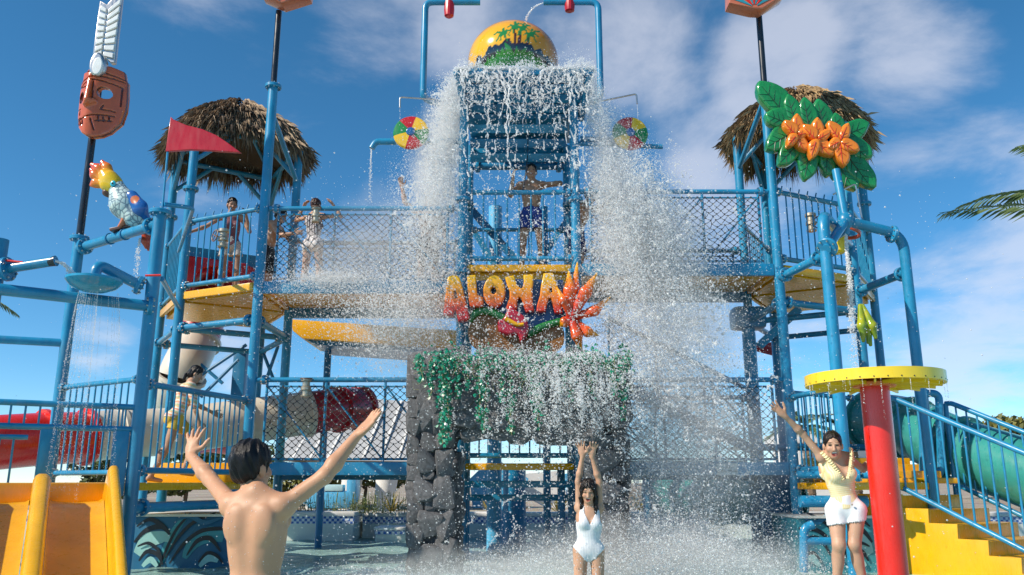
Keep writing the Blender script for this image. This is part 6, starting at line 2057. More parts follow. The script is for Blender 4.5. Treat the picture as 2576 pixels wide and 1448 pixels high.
def hand_prims(out, wrist, d, n, side, S, curl=.25, spread=.18, fat=1.0, thumb_out=1.0, curls=None):
    """palm and five separate fingers; d: pointing direction, n: palm normal, side: +1 right hand, -1 left"""
    w = npv(wrist); d = unit(d); n = npv(n); n = unit(n - d * (n @ d))
    t = np.cross(d, n) * side                      # towards the thumb
    M = np.stack([t, d, n], 1)
    out.append(Ell(w + d * .048 * S, (.041 * S, .056 * S, .0175 * S), M, .012, tag='hand'))
    out.append(Cone(w - d * .01 * S, w + d * .03 * S, .025 * S, .026 * S, .015, tag='hand', flat=(n, 1.35)))
    for i, (o, L) in enumerate(((.030, .072), (.0105, .080), (-.0095, .075), (-.028, .058))):
        b = w + (d * .088 + t * o) * S
        a = (1.5 - i) / 1.5 * spread
        c = (curls[i] if curls else curl) 
        d1 = unit(d * math.cos(a) + t * math.sin(a) + n * c * .6)
        d2 = unit(d1 + n * c * 1.1)
        d3 = unit(d2 + n * c * 1.2)
        r = .0088 * S * fat
        p1 = b + d1 * L * .45 * S; p2 = p1 + d2 * L * .32 * S; p3 = p2 + d3 * L * .25 * S
        out += [Cone(b - d1 * .02 * S, p1, r * 1.05, r, .006, tag='hand'), Cone(p1, p2, r, r * .92, .005, tag='hand'), Cone(p2, p3, r * .92, r * .8, .005, tag='hand')]
    b = w + (d * .022 + t * .026) * S
    e1 = unit(t * .85 * thumb_out + d * .62 + n * .18); e2 = unit(t * .45 * thumb_out + d * .9 + n * .15)
    p1 = b + e1 * .042 * S; p2 = p1 + e2 * .032 * S; p3 = p2 + e2 * .022 * S
    r = .0105 * S * fat
    out += [Cone(b, p1, r * 1.35, r * 1.05, .012, tag='hand'), Cone(p1, p2, r * 1.05, r, .005, tag='hand'), Cone(p2, p3, r, r * .8, .005, tag='hand')]
def person(label, base, face, height, sex='m', skin=(.56, .33, .22), lean=(0, 0), J=None, arms=None, legs=None, look=None, hair=None, clothes=(), h=.009, mouth=.0, fat=1.0, build=1.0, eyes=True):
    """J: joints given as world points (override), arms/legs: directions in the body's own axes (right, front, up)"""
    S = height / 1.70
    J = dict(J or {}); arms = arms or {}; legs = legs or {}
    f = unit((face[0], face[1], 0)); up = npv((0, 0, 1)); r = np.cross(f, up)
    base = npv(base)
    L = lambda v: r * v[0] + f * v[1] + up * v[2]
    HC = npv(J.get('HC', base + L((0, 0, .93 * S))))
    us_ = unit(L((math.sin(lean[0]), math.sin(lean[1]), math.cos(max(abs(lean[0]), abs(lean[1]))))))
    N = npv(J.get('N', HC + us_ * .485 * S))
    us_ = unit(N - HC); TL = np.linalg.norm(N - HC)
    sw_ = (.172 if sex == 'm' else .150) * S * build
    tr_r = unit(r - us_ * (r @ us_))
    SR = npv(J.get('SR', N + tr_r * sw_ - us_ * .045 * S)); SL = npv(J.get('SL', N - tr_r * sw_ - us_ * .045 * S))
    tr_r = unit(SR - SL); tr_r = unit(tr_r - us_ * (tr_r @ us_)); tr_f = np.cross(us_, tr_r)
    TM = np.stack([tr_r, tr_f, us_], 1)
    T = lambda v: HC + TM @ npv(v)
    hw = (.088 if sex == 'm' else .086) * S
    HR, HL = HC + r * hw - up * .03 * S, HC - r * hw - up * .03 * S
    pr = []
    a = pr.append
    q = build
    if sex == 'm':
        a(Ell(T((0, -.005 * S, .0)), (.150 * S * q, .100 * S * q, .115 * S), TM, .05, tag='torso'))
        a(Ell(T((0, 0, TL * .36)), (.128 * S * q, .088 * S * q, .15 * S), TM, .06, tag='torso'))
        a(Ell(T((0, .0, TL * .68)), (.152 * S * q, .106 * S * q, .185 * S), TM, .06, tag='torso'))
        a(Ell(T((.065 * S, .075 * S, TL * .76)), (.075 * S, .035 * S, .055 * S), TM, .03, tag='torso')); a(Ell(T((-.065 * S, .075 * S, TL * .76)), (.075 * S, .035 * S, .055 * S), TM, .03, tag='torso'))
    else:
        a(Ell(T((0, -.008 * S, -.01 * S)), (.146 * S * q, .100 * S * q, .115 * S), TM, .05, tag='torso'))
        a(Ell(T((0, 0, TL * .38)), (.110 * S * q, .080 * S * q, .14 * S), TM, .06, tag='torso'))
        a(Ell(T((0, .0, TL * .68)), (.130 * S * q, .092 * S * q, .17 * S), TM, .06, tag='torso'))
        for s in (-1, 1):
            a(Ell(T((s * .062 * S, .075 * S, TL * .62)), (.056 * S, .050 * S, .055 * S), TM, .035, tag='torso'))
    for s in (-1, 1):
        a(Ell(T((s * .07 * S, -.075 * S, -.055 * S)), (.082 * S, .062 * S, .085 * S), TM, .04, tag='torso'))          # glutes
        a(Ell(T((s * .075 * S, -.078 * S, TL * .74)), (.060 * S, .030 * S, .085 * S), TM, .03, tag='torso'))         # shoulder blades
    a(Cone(T((0, -.120 * S * q, TL * .02)), T((0, -.135 * S * q, TL * .85)), .019 * S, .017 * S, .05, '-', tag='torso'))  # spine furrow
    rsh = (.050 if sex == 'm' else .041) * S
    a(Cone(SL, SR, rsh * .9, rsh * .9, .05, tag='torso'))
    HD = npv(J.get('head', N + us_ * .165 * S + tr_f * .02 * S))
    nk = (.054 if sex == 'm' else .044) * S
    a(Cone(N - us_ * .03 * S, HD - us_ * .05 * S - tr_f * .012 * S, nk * 1.08, nk * .95, .03, tag='neck'))
    for sh in (SL, SR):
        a(Cone(N + us_ * .03 * S - tr_f * .015 * S, sh + us_ * .012 * S, .036 * S, .032 * S, .04, tag='neck'))
    # arms
    la, lf_ = .285 * S, .25 * S
    hands = {}
    for sd, s, sh in (('R', 1, SR), ('L', -1, SL)):
        spec = arms.get(sd, {})
        ud = L(npv(spec.get('up', (s * .12, 0, -1)))); fd = L(npv(spec.get('fore', (s * .08, .25, -1))))
        el_ = npv(J.get('E' + sd, sh + unit(ud) * la)); wr = npv(J.get('W' + sd, el_ + unit(fd) * lf_))
        ma = (1.0 if sex == 'm' else .82) * q
        a(Ell(sh, (.055 * S * ma,) * 3, None, .03, tag='uarm'))
        a(Cone(sh, el_, .047 * S * ma, .037 * S * ma, .02, tag='uarm'))
        a(Cone(el_, el_ + (wr - el_) * .3, .037 * S * ma, .040 * S * ma, .02, tag='farm')); a(Cone(el_ + (wr - el_) * .3, wr, .040 * S * ma, .025 * S * ma, .02, tag='farm'))
        hd_ = spec.get('hand_w'); hd_ = npv(hd_) if hd_ is not None else unit(wr - el_)
        nn = spec.get('palm_w'); nn = npv(nn) if nn is not None else L(npv(spec.get('palm', (-s, .2, 0))))
        hand_prims(pr, wr, hd_, nn, s, S * (1.0 if sex == 'm' else .94), spec.get('curl', .25), spec.get('spread', .16), fat, spec.get('thumb', 1.0), spec.get('curls'))
    # legs
    for sd, s, hp in (('R', 1, HR), ('L', -1, HL)):
        spec = legs.get(sd, {})
        kn = npv(J.get('K' + sd, hp + unit(L(npv(spec.get('th', (s * .04, .03, -1))))) * .43 * S))
        an = npv(J.get('A' + sd, kn + unit(L(npv(spec.get('sh', (s * .0, -.03, -1))))) * .41 * S))
        fq = 1.0 if sex == 'm' else .98
        a(Cone(hp, kn, (.086 if sex == 'm' else .079) * S, .054 * S * fq, .03, tag='thigh'))
        a(Ell(kn + L((0, .012 * S, .0)), (.05 * S, .05 * S, .058 * S), None, .02, tag='shin'))
        cm = kn + (an - kn) * .3
        a(Cone(kn, an, .050 * S * fq, .034 * S, .02, tag='shin'))
        a(Ell(cm + L((0, -.022 * S, 0)), (.046 * S, .048 * S, .10 * S), None, .03, tag='shin'))
        fd = unit(L(npv(spec.get('foot', (s * .12, 1, -.12)))))
        a(Cone(an - up * .045 * S - fd * .03 * S, an - up * .055 * S + fd * .13 * S, .036 * S, .026 * S, .025, tag='foot'))
    # head
    lk = unit(look if look is not None else tr_f)
    hu = unit(us_ - lk * (us_ @ lk)) if look is None else unit(up - lk * (up @ lk))
    if 'head_up' in J: hu = unit(npv(J['head_up']) - lk * (npv(J['head_up']) @ lk))
    hr = np.cross(lk, hu)
    HM = np.stack([hr, lk, hu], 1)
    hs_ = S * (1.0 if sex == 'm' else .95)
    hp_ = lambda v: HD + HM @ (npv(v) * hs_)
    a(Ell(hp_((0, -.012, .030)), npv((.076, .096, .086)) * hs_, HM, .03, tag='head'))
    fj = 1.0 if sex == 'm' else .92
    a(Ell(hp_((0, .022, -.045)), npv((.060 * fj, .068, .082 * (.5 + .5 * fj))) * hs_, HM, .035, tag='head'))
    a(Ell(hp_((0, .058, -.102)), npv((.030 * fj ** 2.5, .026 * fj, .022)) * hs_, HM, .03, tag='head'))
    for s in (-1, 1):
        a(Ell(hp_((s * .040, .062, -.036)), npv((.024, .022, .022)) * hs_, HM, .02, tag='head'))
        a(Ell(hp_((s * .079, -.008, -.018)), npv((.012, .022, .033)) * hs_, HM, .008, tag='head'))
        a(Ell(hp_((s * .030, .083, .016)), npv((.024, .012, .009)) * hs_, HM, .012, tag='head'))
        a(Ell(hp_((s * .031, .100, -.004)), npv((.016, .014, .010)) * hs_, HM, .014, '-', tag='head'))
    a(Cone(hp_((0, .088, .002)), hp_((0, .108, -.040)), .008 * hs_, .0135 * hs_, .012, tag='head'))
    if mouth:
        a(Ell(hp_((0, .094, -.072 - mouth * .004)), npv((.024, .024, .0075 + .010 * mouth)) * hs_, HM, .006, '-', tag='head'))
    t = thing('person', label, 'person', base)
    D, lo, hh, ax = field(pr, h)
    V, F = nets(D, lo, hh)
    V = relax(V, F, 2)
    # pigment
    pg = np.tile(npv(skin), (len(V), 1))
    ql = (V - HD) @ HM / hs_
    hd = np.linalg.norm(ql, axis=1) < .17
    blush = np.exp(-(((np.abs(ql[:, 0]) - .042) / .022) ** 2 + ((ql[:, 2] + .035) / .02) ** 2)) * (ql[:, 1] > .03) * hd
    pg = pg * (1 - blush[:, None] * npv((.02, .16, .16)))
    if eyes:
        m = hd & (ql[:, 1] > .05)
        brow = m & (np.abs(np.abs(ql[:, 0]) - .032) < .019) & (np.abs(ql[:, 2] - .024 + (np.abs(ql[:, 0]) - .032) * .15) < (.0042 if sex == 'm' else .0032))
        pg[brow] = (.03, .018, .012) if sex == 'm' else (.07, .04, .026)
        eye = m & (np.abs(np.abs(ql[:, 0]) - .031) < .014) & (np.abs(ql[:, 2] + .002) < .0042)
        pg[eye] = (.035, .02, .016)
        lp_ = m & (((ql[:, 0]) / .029) ** 2 + ((ql[:, 2] + .072 + mouth * .004) / (.0125 + .011 * mouth)) ** 2 < 1)
        pg[lp_] = npv(skin) * npv((.82, .48, .46))
        if mouth:
            inn = m & (((ql[:, 0]) / .023) ** 2 + ((ql[:, 2] + .072 + mouth * .004) / (.007 + .0095 * mouth)) ** 2 < 1)
            pg[inn] = (.16, .025, .025)
            te = inn & (ql[:, 2] > -.0705 + mouth * .0005)
            pg[te] = (.72, .68, .62)
    part('body', np_mesh('body', V, F, SKIN, pg), None, t)
    # clothes: grown copies of the body cut to the garment's outline
    C = dict(T=T, TM=TM, HC=HC, S=S, TL=TL, r=r, f=f, up=up)
    for c in clothes:
        src = [p for p in pr if p.tag in c['tags']] + [p for p in (c['extra'](dict(C, HR=HR, HL=HL, pr=pr)) if 'extra' in c else [])]
        Dc, lo, hh, ax = field(src, c.get('h', h), grow=c.get('grow', .007))
        G_ = np.stack(np.meshgrid(*ax, indexing='ij'), -1)
        Q = ((G_ - HC) @ TM) / S
        zn = TL / (.485 * S)
        Q[..., 2] = np.where(Q[..., 2] > 0, Q[..., 2] / zn, Q[..., 2])
        reg = c['cut'](Q[..., 0], Q[..., 1], Q[..., 2]) * S
        Dc = np.maximum(Dc, reg.astype(np.float32))
        if 'fold' in c: Dc = Dc + c['fold'](Q[..., 0], Q[..., 1], Q[..., 2]).astype(np.float32)
        Vc, Fc = nets(Dc, lo, hh)
        if len(Vc) == 0: continue
        Vc = relax(Vc, Fc, 1)
        ql = ((Vc - HC) @ TM) / S
        col = c['col']
        pgc = col(ql[:, 0], ql[:, 1], ql[:, 2]) if callable(col) else np.tile(npv(col), (len(Vc), 1))
        part(c['name'], np_mesh(c['name'], Vc, Fc, CLOTH, pgc), None, t)
    # hair
    if hair:
        hp2 = []
        st_ = hair.get('style', 'short'); th_ = hair.get('thick', .014)
        hp2.append(Ell(hp_((0, -.014, .034)), npv((.076 + th_ * .7, .096 + th_ * .6, .086 + th_)) * hs_, HM, .02))
        hp2.append(Ell(hp_((0, -.045, -.022)), npv((.066 + th_ * .3, .058 + th_ * .4, .058 if sex == 'm' else .085)) * hs_, HM, .03))
        for l in hair.get('locks', ()):
            pts = [hp_(p) for p in l[0]]
            for u_, v_ in zip(pts[:-1], pts[1:]): hp2.append(Cone(u_, v_, l[1] * hs_, l[1] * .85 * hs_, .015))
        hl = hair.get('line', .055)
        hp2.append(Ell(hp_((0, .095, -.055)), npv((.071, .075, hl + .062)) * hs_, HM, .012, '-'))
        hh2 = min(h, .008)
        def strands(D_, g_):
            qq = (g_ - HD) @ HM / hs_
            an_ = np.arctan2(qq[..., 0], -qq[..., 1] + .02)
            am_ = hair.get('rough', 1.0)
            return D_ + am_ * (.0026 * np.sin(an_ * 31 + qq[..., 2] * 45 + 2 * np.sin(qq[..., 2] * 30)) + .0024 * np.sin(qq[..., 0] * 170 + qq[..., 1] * 60 + qq[..., 2] * 50) + .003 * np.sin(an_ * 13 - qq[..., 2] * 20))
        hc_ = hair.get('col', (.008, .006, .006))
        sculpt('hair', hp2, HAIRM, t, hh2, lambda V_: np.tile(npv(hc_), (len(V_), 1)), 1, 180, strands)
    return t, dict(T=T, TM=TM, HC=HC, S=S, hp=hp_, HM=HM, N=N)
W = lambda x, y, Y: tuple(P(x, y, Y))

# --- garments
def mid_cut(z0, z1): return lambda x, y, z: np.maximum(z - z1, z0 - z)
def shorts(col, z1=.07, hem=-.2, flare=.1, name='shorts', fold=.004, h=None, ragged=0.0):
    def extra(c):
        out = []
        for p in c['pr']:
            if p.tag == 'thigh': out.append(Cone(p.a, p.a + (p.b - p.a) * .75, p.ra - .012 * c['S'], p.ra - .006 + flare * .16 * c['S'], .015))
        return out
    d = dict(name=name, tags=('torso', 'thigh'), grow=.006, extra=extra, col=col,
             cut=(lambda x, y, z: np.maximum(z - z1, hem - z - ragged * np.abs(np.sin(x * 260) + np.sin(y * 310)))), fold=(lambda x, y, z: fold * np.sin(x * 42 + z * 12) * np.sin(y * 30 + z * 25)))
    if h: d['h'] = h
    return d
# --- 1: foreground man, back to the camera, arms up
man, mi_ = person('shirtless man in the foreground seen from behind, both arms raised, wet black hair', (-1.27, 4.15, POOL), (.12, 1), 1.71, 'm', (.54, .285, .165),
    J=dict(N=W(650, 1253, 4.16), HC=W(640, 1500, 4.18), SL=W(583, 1272, 4.18), SR=W(714, 1274, 4.12), EL=W(529, 1207, 4.42), WL=W(480, 1147, 4.60), ER=W(816, 1199, 4.14), WR=W(898, 1096, 4.22), head=W(634, 1175, 4.22)),
    arms=dict(L=dict(hand_w=(-.06, .35, 1), palm_w=(.25, 1, -.3), spread=.38, curl=.12, thumb=1.25), R=dict(hand_w=(.60, .15, .72), palm_w=(-.53, -.54, .56), spread=.10, curl=.07, thumb=.8)),
    look=unit((.55, 1, .10)), hair=dict(thick=.020, line=.045), clothes=[shorts((.02, .03, .05), hem=-.33)], h=.0062, fat=1.08)
# --- 2: woman in the white swimsuit
def suit_cut(x, y, z):
    ax_ = np.abs(x)
    top = np.where(ax_ < .055, np.where(y > 0, .285 + ax_ * 2.4, .33 + ax_ * 1.5), np.where(ax_ < .088, .62, .62 - (ax_ - .088) * 11))
    top = np.maximum(top, .305 * (ax_ >= .055))
    top = np.where(ax_ >= .115, np.minimum(top, .315 - (ax_ - .115) * .6), top)
    leg = -.135 + np.clip(ax_ - .018, 0, 1) * .98
    return np.maximum(z - top, leg - z) * .6
def suit_col(x, y, z):
    s = .5 + .5 * np.sin(x * 2 * math.pi / .0165)
    return lerp3((.50, .53, .58), (.82, .82, .82), s * 1.3)
wz = lambda u, v, Y=8.4: tuple(P((2100 + u / 2.795) / 1.4907, (1640 + v / 2.795) / 1.4907, Y))
lady, li = person('laughing woman in a white ribbed one-piece swimsuit, arms overhead under the falling water', wz(300, 1700)[:2] + (-.53,), (.05, -1), 1.60, 'f', (.51, .295, .19),
    J=dict(HC=wz(300, 1165), N=wz(308, 742), SR=wz(200, 742, 8.42), SL=wz(412, 745, 8.42), ER=wz(190, 468, 8.40), EL=wz(412, 470, 8.40), WR=wz(236, 196, 8.36), WL=wz(334, 200, 8.36), head=wz(296, 560, 8.36)),
    arms=dict(R=dict(hand_w=(-.18, -.05, 1), palm_w=(-.2, -1, .2), spread=.36, curl=.25, thumb=1.2), L=dict(hand_w=(.18, -.05, 1), palm_w=(.2, -1, .2), spread=.30, curl=.28, thumb=1.2)),
    legs=dict(R=dict(th=(.03, .05, -1)), L=dict(th=(-.01, .05, -1))),
    look=unit((-.12, -1, -.30)), mouth=1.0, h=.0062, fat=1.1,
    hair=dict(thick=.012, line=.05, col=(.010, .007, .006), locks=[([(.07, -.01, .02), (.082, .02, -.08), (.074, .05, -.17), (.06, .085, -.24)], .021), ([(-.07, -.01, .02), (-.084, .015, -.08), (-.08, .05, -.18), (-.07, .09, -.26)], .022), ([(-.08, -.02, -.08), (-.10, .03, -.2), (-.115, .06, -.3)], .012), ([(.05, -.06, -.05), (.05, -.05, -.2)], .035), ([(-.05, -.06, -.05), (-.05, -.05, -.2)], .035), ([(.055, .065, .06), (.072, .06, .0), (.078, .055, -.06)], .010), ([(-.055, .065, .06), (-.074, .06, .0), (-.078, .055, -.06)], .010)]),
    clothes=[dict(name='swimsuit', tags=('torso', 'thigh'), grow=.006, cut=suit_cut, col=suit_col)])
# --- 3: woman in yellow
yz = lambda u, v, Y=7.12: tuple(P(1932 + u / 3.017, 964 + v / 3.017, Y))
def top_cut(x, y, z):
    ax_ = np.abs(x)
    neck = np.where(y > 0, .255 + ax_ * 1.9, .36 + ax_ * .6)
    t = np.where(ax_ < .13, neck, .56 - (ax_ - .13) * 8)
    t = np.where(ax_ >= .125, np.minimum(t, .33 - (ax_ - .125) * .4), t)
    return np.maximum(z - t, -.02 - z) * .6
def top_col(x, y, z):
    s = .5 + .5 * np.sin(np.where((z > .09) & (z < .2), z * 2 * math.pi / .017, x * 2 * math.pi / .016))
    return lerp3((.80, .60, .27), (.84, .76, .52), s)
yl, yi = person('laughing woman in a pale yellow frilled top and white denim shorts, one arm flung up', yz(600, 1760)[:2] + (-.16,), (-.22, -1), 1.64, 'f', (.50, .29, .19),
    J=dict(HC=yz(590, 935), N=yz(505, 552), SR=yz(408, 565, 7.10), SL=yz(610, 572, 7.12), ER=yz(268, 392, 7.08), WR=yz(128, 252, 7.02), EL=yz(722, 655, 7.24), WL=yz(800, 572, 7.185), head=yz(492, 470, 7.06), KR=yz(538, 1232, 7.06), AR=yz(520, 1560, 7.12), KL=yz(655, 1228, 7.06), AL=yz(735, 1560, 7.12)),
    arms=dict(R=dict(hand_w=(-.72, -.1, .66), palm_w=(.1, -1, .3), spread=.30, curl=.06, thumb=1.15), L=dict(hand_w=(1, .02, .10), palm_w=(0, -1, 0), spread=.12, curl=.38, thumb=.8)),
    look=unit((-.28, -1, -.10)), mouth=1.25, h=.0062, fat=1.08, build=.94,
    hair=dict(thick=.011, line=.060, col=(.012, .008, .007), rough=.45, locks=[([(0, -.09, .03), (0, -.12, -.02)], .036), ([(0, -.12, -.02), (.01, -.11, -.12)], .024)]),
    clothes=[dict(name='top', tags=('torso',), grow=.006, cut=top_cut, col=top_col), shorts((.78, .78, .79), z1=.10, hem=-.125, flare=.07, fold=.0035, ragged=.008)])
# frill along the neckline of the yellow top
FR = colattr('cloth', .75)
fm = MB()
T = yi['T']; S_ = yi['S']
for s in (-1, 1):
    rows = []
    nfr = 46
    for i in range(nfr + 1):
        t_ = i / nfr
        z = .235 + .255 * t_; x = s * (.004 + .118 * t_)
        yb_ = .098 + .012 * math.sin(t_ * 3.1) - .05 * t_ ** 2 - .05 * max(0, t_ - .75)
        wv = .006 * math.sin(i * 1.9) + .003 * math.sin(i * .7)
        rows.append([T((x * S_, (yb_ + .012) * S_, z * S_)), T(((x + s * .016) * S_, (yb_ + .024 + wv) * S_, (z - .006) * S_)), T(((x + s * .034) * S_, (yb_ + .012 + wv * 1.6) * S_, (z - .018 + wv * .4) * S_))])
    for a_, b_ in zip(rows[:-1], rows[1:]):
        for k in range(2):
            fm.add([a_[k], a_[k + 1], b_[k + 1], b_[k]], [(0, 1, 2, 3)])
me = fm.mesh('frill', paint('pale_yellow_frill', (.84, .70, .38), .75, var=.1), 60)
o = bpy.data.objects.new('frill', me); link(o, yl, (0, 0, 0))
# waistband button and fly seams are small: one button
bt = T((0, .118 * S_, .015 * S_)); o = part('button', MB().ball(bt, .009, 8), BRASS, yl)
# --- 4: man on the central deck
zc0 = P(1338, 660, 11.55)
tm, _ = person('shirtless man in blue swim shorts on the central deck, pulling the bucket rope', (zc0.x, 11.55, ZR), (-.05, -1), 1.70, 'm', (.42, .24, .155), lean=(0, 0),
    arms=dict(R=dict(up=(.45, .55, -.72), fore=(-.15, .35, 1), palm=(-1, 0, 0), curl=1.0, spread=.05), L=dict(up=(-.95, .5, -.1), fore=(1, .62, -.28), palm=(0, 0, -1))),
    legs=dict(R=dict(th=(.10, .02, -1), sh=(.04, -.02, -1)), L=dict(th=(-.10, .02, -1), sh=(-.04, -.02, -1))),
    look=unit((.0, -1, .12)), hair=dict(thick=.015, line=.05), mouth=.4, h=.0085, fat=1.2, clothes=[shorts((.008, .04, .24), z1=.09, hem=-.24, flare=.16, fold=.006)])
rope = thing('pull_rope', 'thin dark pull rope held by the man on the central deck', 'rope', P(1318, 470, 11.3))
part('rope', MB().pipe([P(1316, 478, 11.22), P(1322, 440, 11.25), P(1327, 395, 11.3), P(1329, 330, 11.35)], [.013, .010, .007, .007], n=8), BLACK, rope)
# --- 5: boy leaning at the right post of the central deck
zc0 = P(1452, 660, 12.1)
person('person in dark blue shorts leaning behind the right post of the central deck', (zc0.x, 12.1, ZR), (.8, -.55), 1.52, 'm', (.50, .30, .20), lean=(0, .45),
    arms=dict(R=dict(up=(.1, .9, -.5), fore=(0, 1, .1)), L=dict(up=(-.1, .9, -.4), fore=(0, 1, .2))), hair=dict(thick=.015), h=.0095, fat=1.2, eyes=False,
    clothes=[shorts((.010, .03, .17), hem=-.33, flare=.14)])
# --- 6: young woman on the left tower
zc0 = P(575, 700, 12.25)
person('smiling young woman in a mauve top and pale patterned shorts on the left tower deck', (zc0.x, 12.25, ZL), (.35, -.8), 1.66, 'f', (.40, .23, .155), lean=(.06, .05),
    arms=dict(R=dict(up=(.75, .0, -.62), fore=(.95, .1, -.55), palm=(0, 0, -1)), L=dict(up=(-.45, .35, -.85), fore=(.35, .55, 1), palm=(1, 0, 0), curl=.5)),
    legs=dict(R=dict(th=(.06, .0, -1)), L=dict(th=(-.06, .12, -1))), look=unit((.45, -.8, -.25)), hair=dict(thick=.009, line=.056, locks=[([(0, -.10, .0), (.0, -.14, -.06)], .03)]), mouth=.3, h=.009, fat=1.2,
    clothes=[dict(name='top', tags=('torso',), grow=.007, cut=(lambda x, y, z: np.maximum(z - np.where(np.abs(x) < .10, .44, .44 - (np.abs(x) - .10) * 4), -.03 - z) * .8), col=(.19, .07, .085)),
             shorts(lambda x, y, z: lerp3((.42, .36, .33), (.70, .64, .58), .5 + .5 * np.sin(x * 130) * np.sin(z * 150)), z1=.12, hem=-.19, flare=.2)])
# --- 7: boy bending forward behind the tall left pole
zc0 = P(668, 700, 12.45)
person('boy in black shorts bending forward behind the tall left pole, arms reaching to the net', (zc0.x, 12.45, ZL), (1, -.15), 1.58, 'm', (.44, .26, .175), lean=(0, .28),
    arms=dict(R=dict(up=(.1, .6, -.8), fore=(0, 1, .12), curl=.6), L=dict(up=(-.1, .7, -.75), fore=(0, 1, -.12), curl=.6)), hair=dict(thick=.014), h=.0095, fat=1.2, look=unit((1, -.2, -.35)),
    clothes=[shorts((.012, .014, .018), z1=.08, hem=-.36, flare=.15)])
# --- 8: woman in striped top, hands at her head
zc0 = P(783, 700, 11.95)
person('woman in a striped sleeveless top and white shorts behind the net, hands to her head', (zc0.x, 11.95, ZL), (.25, 1), 1.56, 'f', (.46, .26, .17),
    arms=dict(R=dict(up=(.72, .35, .05), fore=(-.55, -.1, .85), palm=(-1, 0, 0), curl=.4), L=dict(up=(-.72, .35, .05), fore=(.55, -.1, .85), palm=(1, 0, 0), curl=.4)),
    legs=dict(R=dict(th=(.10, .03, -1)), L=dict(th=(-.10, .03, -1))), hair=dict(thick=.012, col=(.05, .02, .012)), h=.0095, fat=1.2, eyes=False,
    clothes=[dict(name='top', tags=('torso',), grow=.007, cut=(lambda x, y, z: np.maximum(z - np.where(np.abs(x) < .10, .46, .46 - (np.abs(x) - .10) * 4), -.02 - z) * .8), col=(lambda x, y, z: lerp3((.68, .62, .60), (.06, .03, .05), (np.sin(x * 150) > .25) * 1.0))),
             shorts((.74, .70, .69), z1=.1, hem=-.16, flare=.12)])
# --- 9: bather raising an arm inside the spray
zc0 = P(1075, 700, 12.0)
person('bather half hidden in the spray on the upper left walkway, one arm raised', (zc0.x, 12.0, ZL), (.3, -1), 1.62, 'm', (.40, .22, .15),
    arms=dict(R=dict(up=(.72, .1, .55), fore=(.25, .1, 1), palm=(0, 1, 0)), L=dict(up=(-.3, .2, -1))), hair=dict(thick=.014), h=.0095, fat=1.2,
    clothes=[shorts((.05, .05, .06), hem=-.3, flare=.12)])
# --- 10: girl climbing the yellow steps at the lower left
zc0 = P(452, 1205, 10.55)
def tee_col(x, y, z):
    k = np.floor((z + 1) / .021).astype(int) % 5
    pal = np.array([(.78, .62, .50), (.78, .30, .16), (.80, .72, .58), (.72, .42, .20), (.42, .50, .30)])
    return pal[k]
person('girl in a striped tee and yellow shorts climbing the yellow steps at the lower left', (zc0.x - .05, 10.4, ZP), (.85, .5), 1.50, 'f', (.44, .26, .17), lean=(0, .3),
    arms=dict(R=dict(up=(.1, .25, -1), fore=(0, .35, -1)), L=dict(up=(-.1, .55, -.8), fore=(0, .9, -.4))),
    legs=dict(R=dict(th=(.04, -.25, -1), sh=(0, -.45, -1)), L=dict(th=(-.04, .75, -.8), sh=(0, -.30, -1))), look=unit((.85, .3, -.35)), hair=dict(thick=.011, locks=[([(0, -.09, .0), (0, -.13, -.07), (0, -.12, -.14)], .026)]), h=.009, fat=1.2,
    clothes=[dict(name='tee', tags=('torso', 'uarm'), grow=.016, cut=(lambda x, y, z: np.maximum(np.maximum(z - .50, -.06 - z), np.abs(x) - .235) * .8), col=tee_col, fold=(lambda x, y, z: .004 * np.sin(z * 40 + x * 30))),
             shorts((.62, .42, .05), z1=.05, hem=-.2, flare=.2)])

def beads(owner, n, seed, label, zmin, rmin=.0012, rmax=.0032):
    bd = [c for c in owner.children if c.name.startswith('body')][0].data
    co = np.empty(len(bd.vertices) * 3, np.float32); bd.vertices.foreach_get('co', co); co = co.reshape(-1, 3)
    no = np.empty(len(bd.vertices) * 3, np.float32); bd.vertices.foreach_get('normal', no); no = no.reshape(-1, 3)
    g = np.random.default_rng(seed)
    ok = np.where(co[:, 2] > zmin)[0]
    k = g.choice(ok, n)
    r = rmin + (rmax - rmin) * g.random(n) ** 3
    mb = MB()
    for i, q in zip(k, r):
        c = Vector(co[i] + no[i] * q * .3 + g.normal(0, .002, 3)); u_ = Vector(no[i])
        t_ = u_.orthogonal().normalized(); b_ = u_.cross(t_)
        ring = [c + (t_ * math.cos(a) + b_ * math.sin(a)) * q for a in (0, 1.257, 2.513, 3.77, 5.027)]
        mb.add(ring + [c + u_ * q * .8], [(0, 1, 5), (1, 2, 5), (2, 3, 5), (3, 4, 5), (4, 0, 5)])
    m_, nt_, b_ = _mat('water_beads'); b_.inputs['Base Color'].default_value = (.75, .7, .66, 1); b_.inputs['Roughness'].default_value = .05
    b_.inputs['Specular IOR Level'].default_value = .9
    part('water_beads', mb, m_, owner, 180, kind='stuff')
beads(man, 900, 3, '', .2)
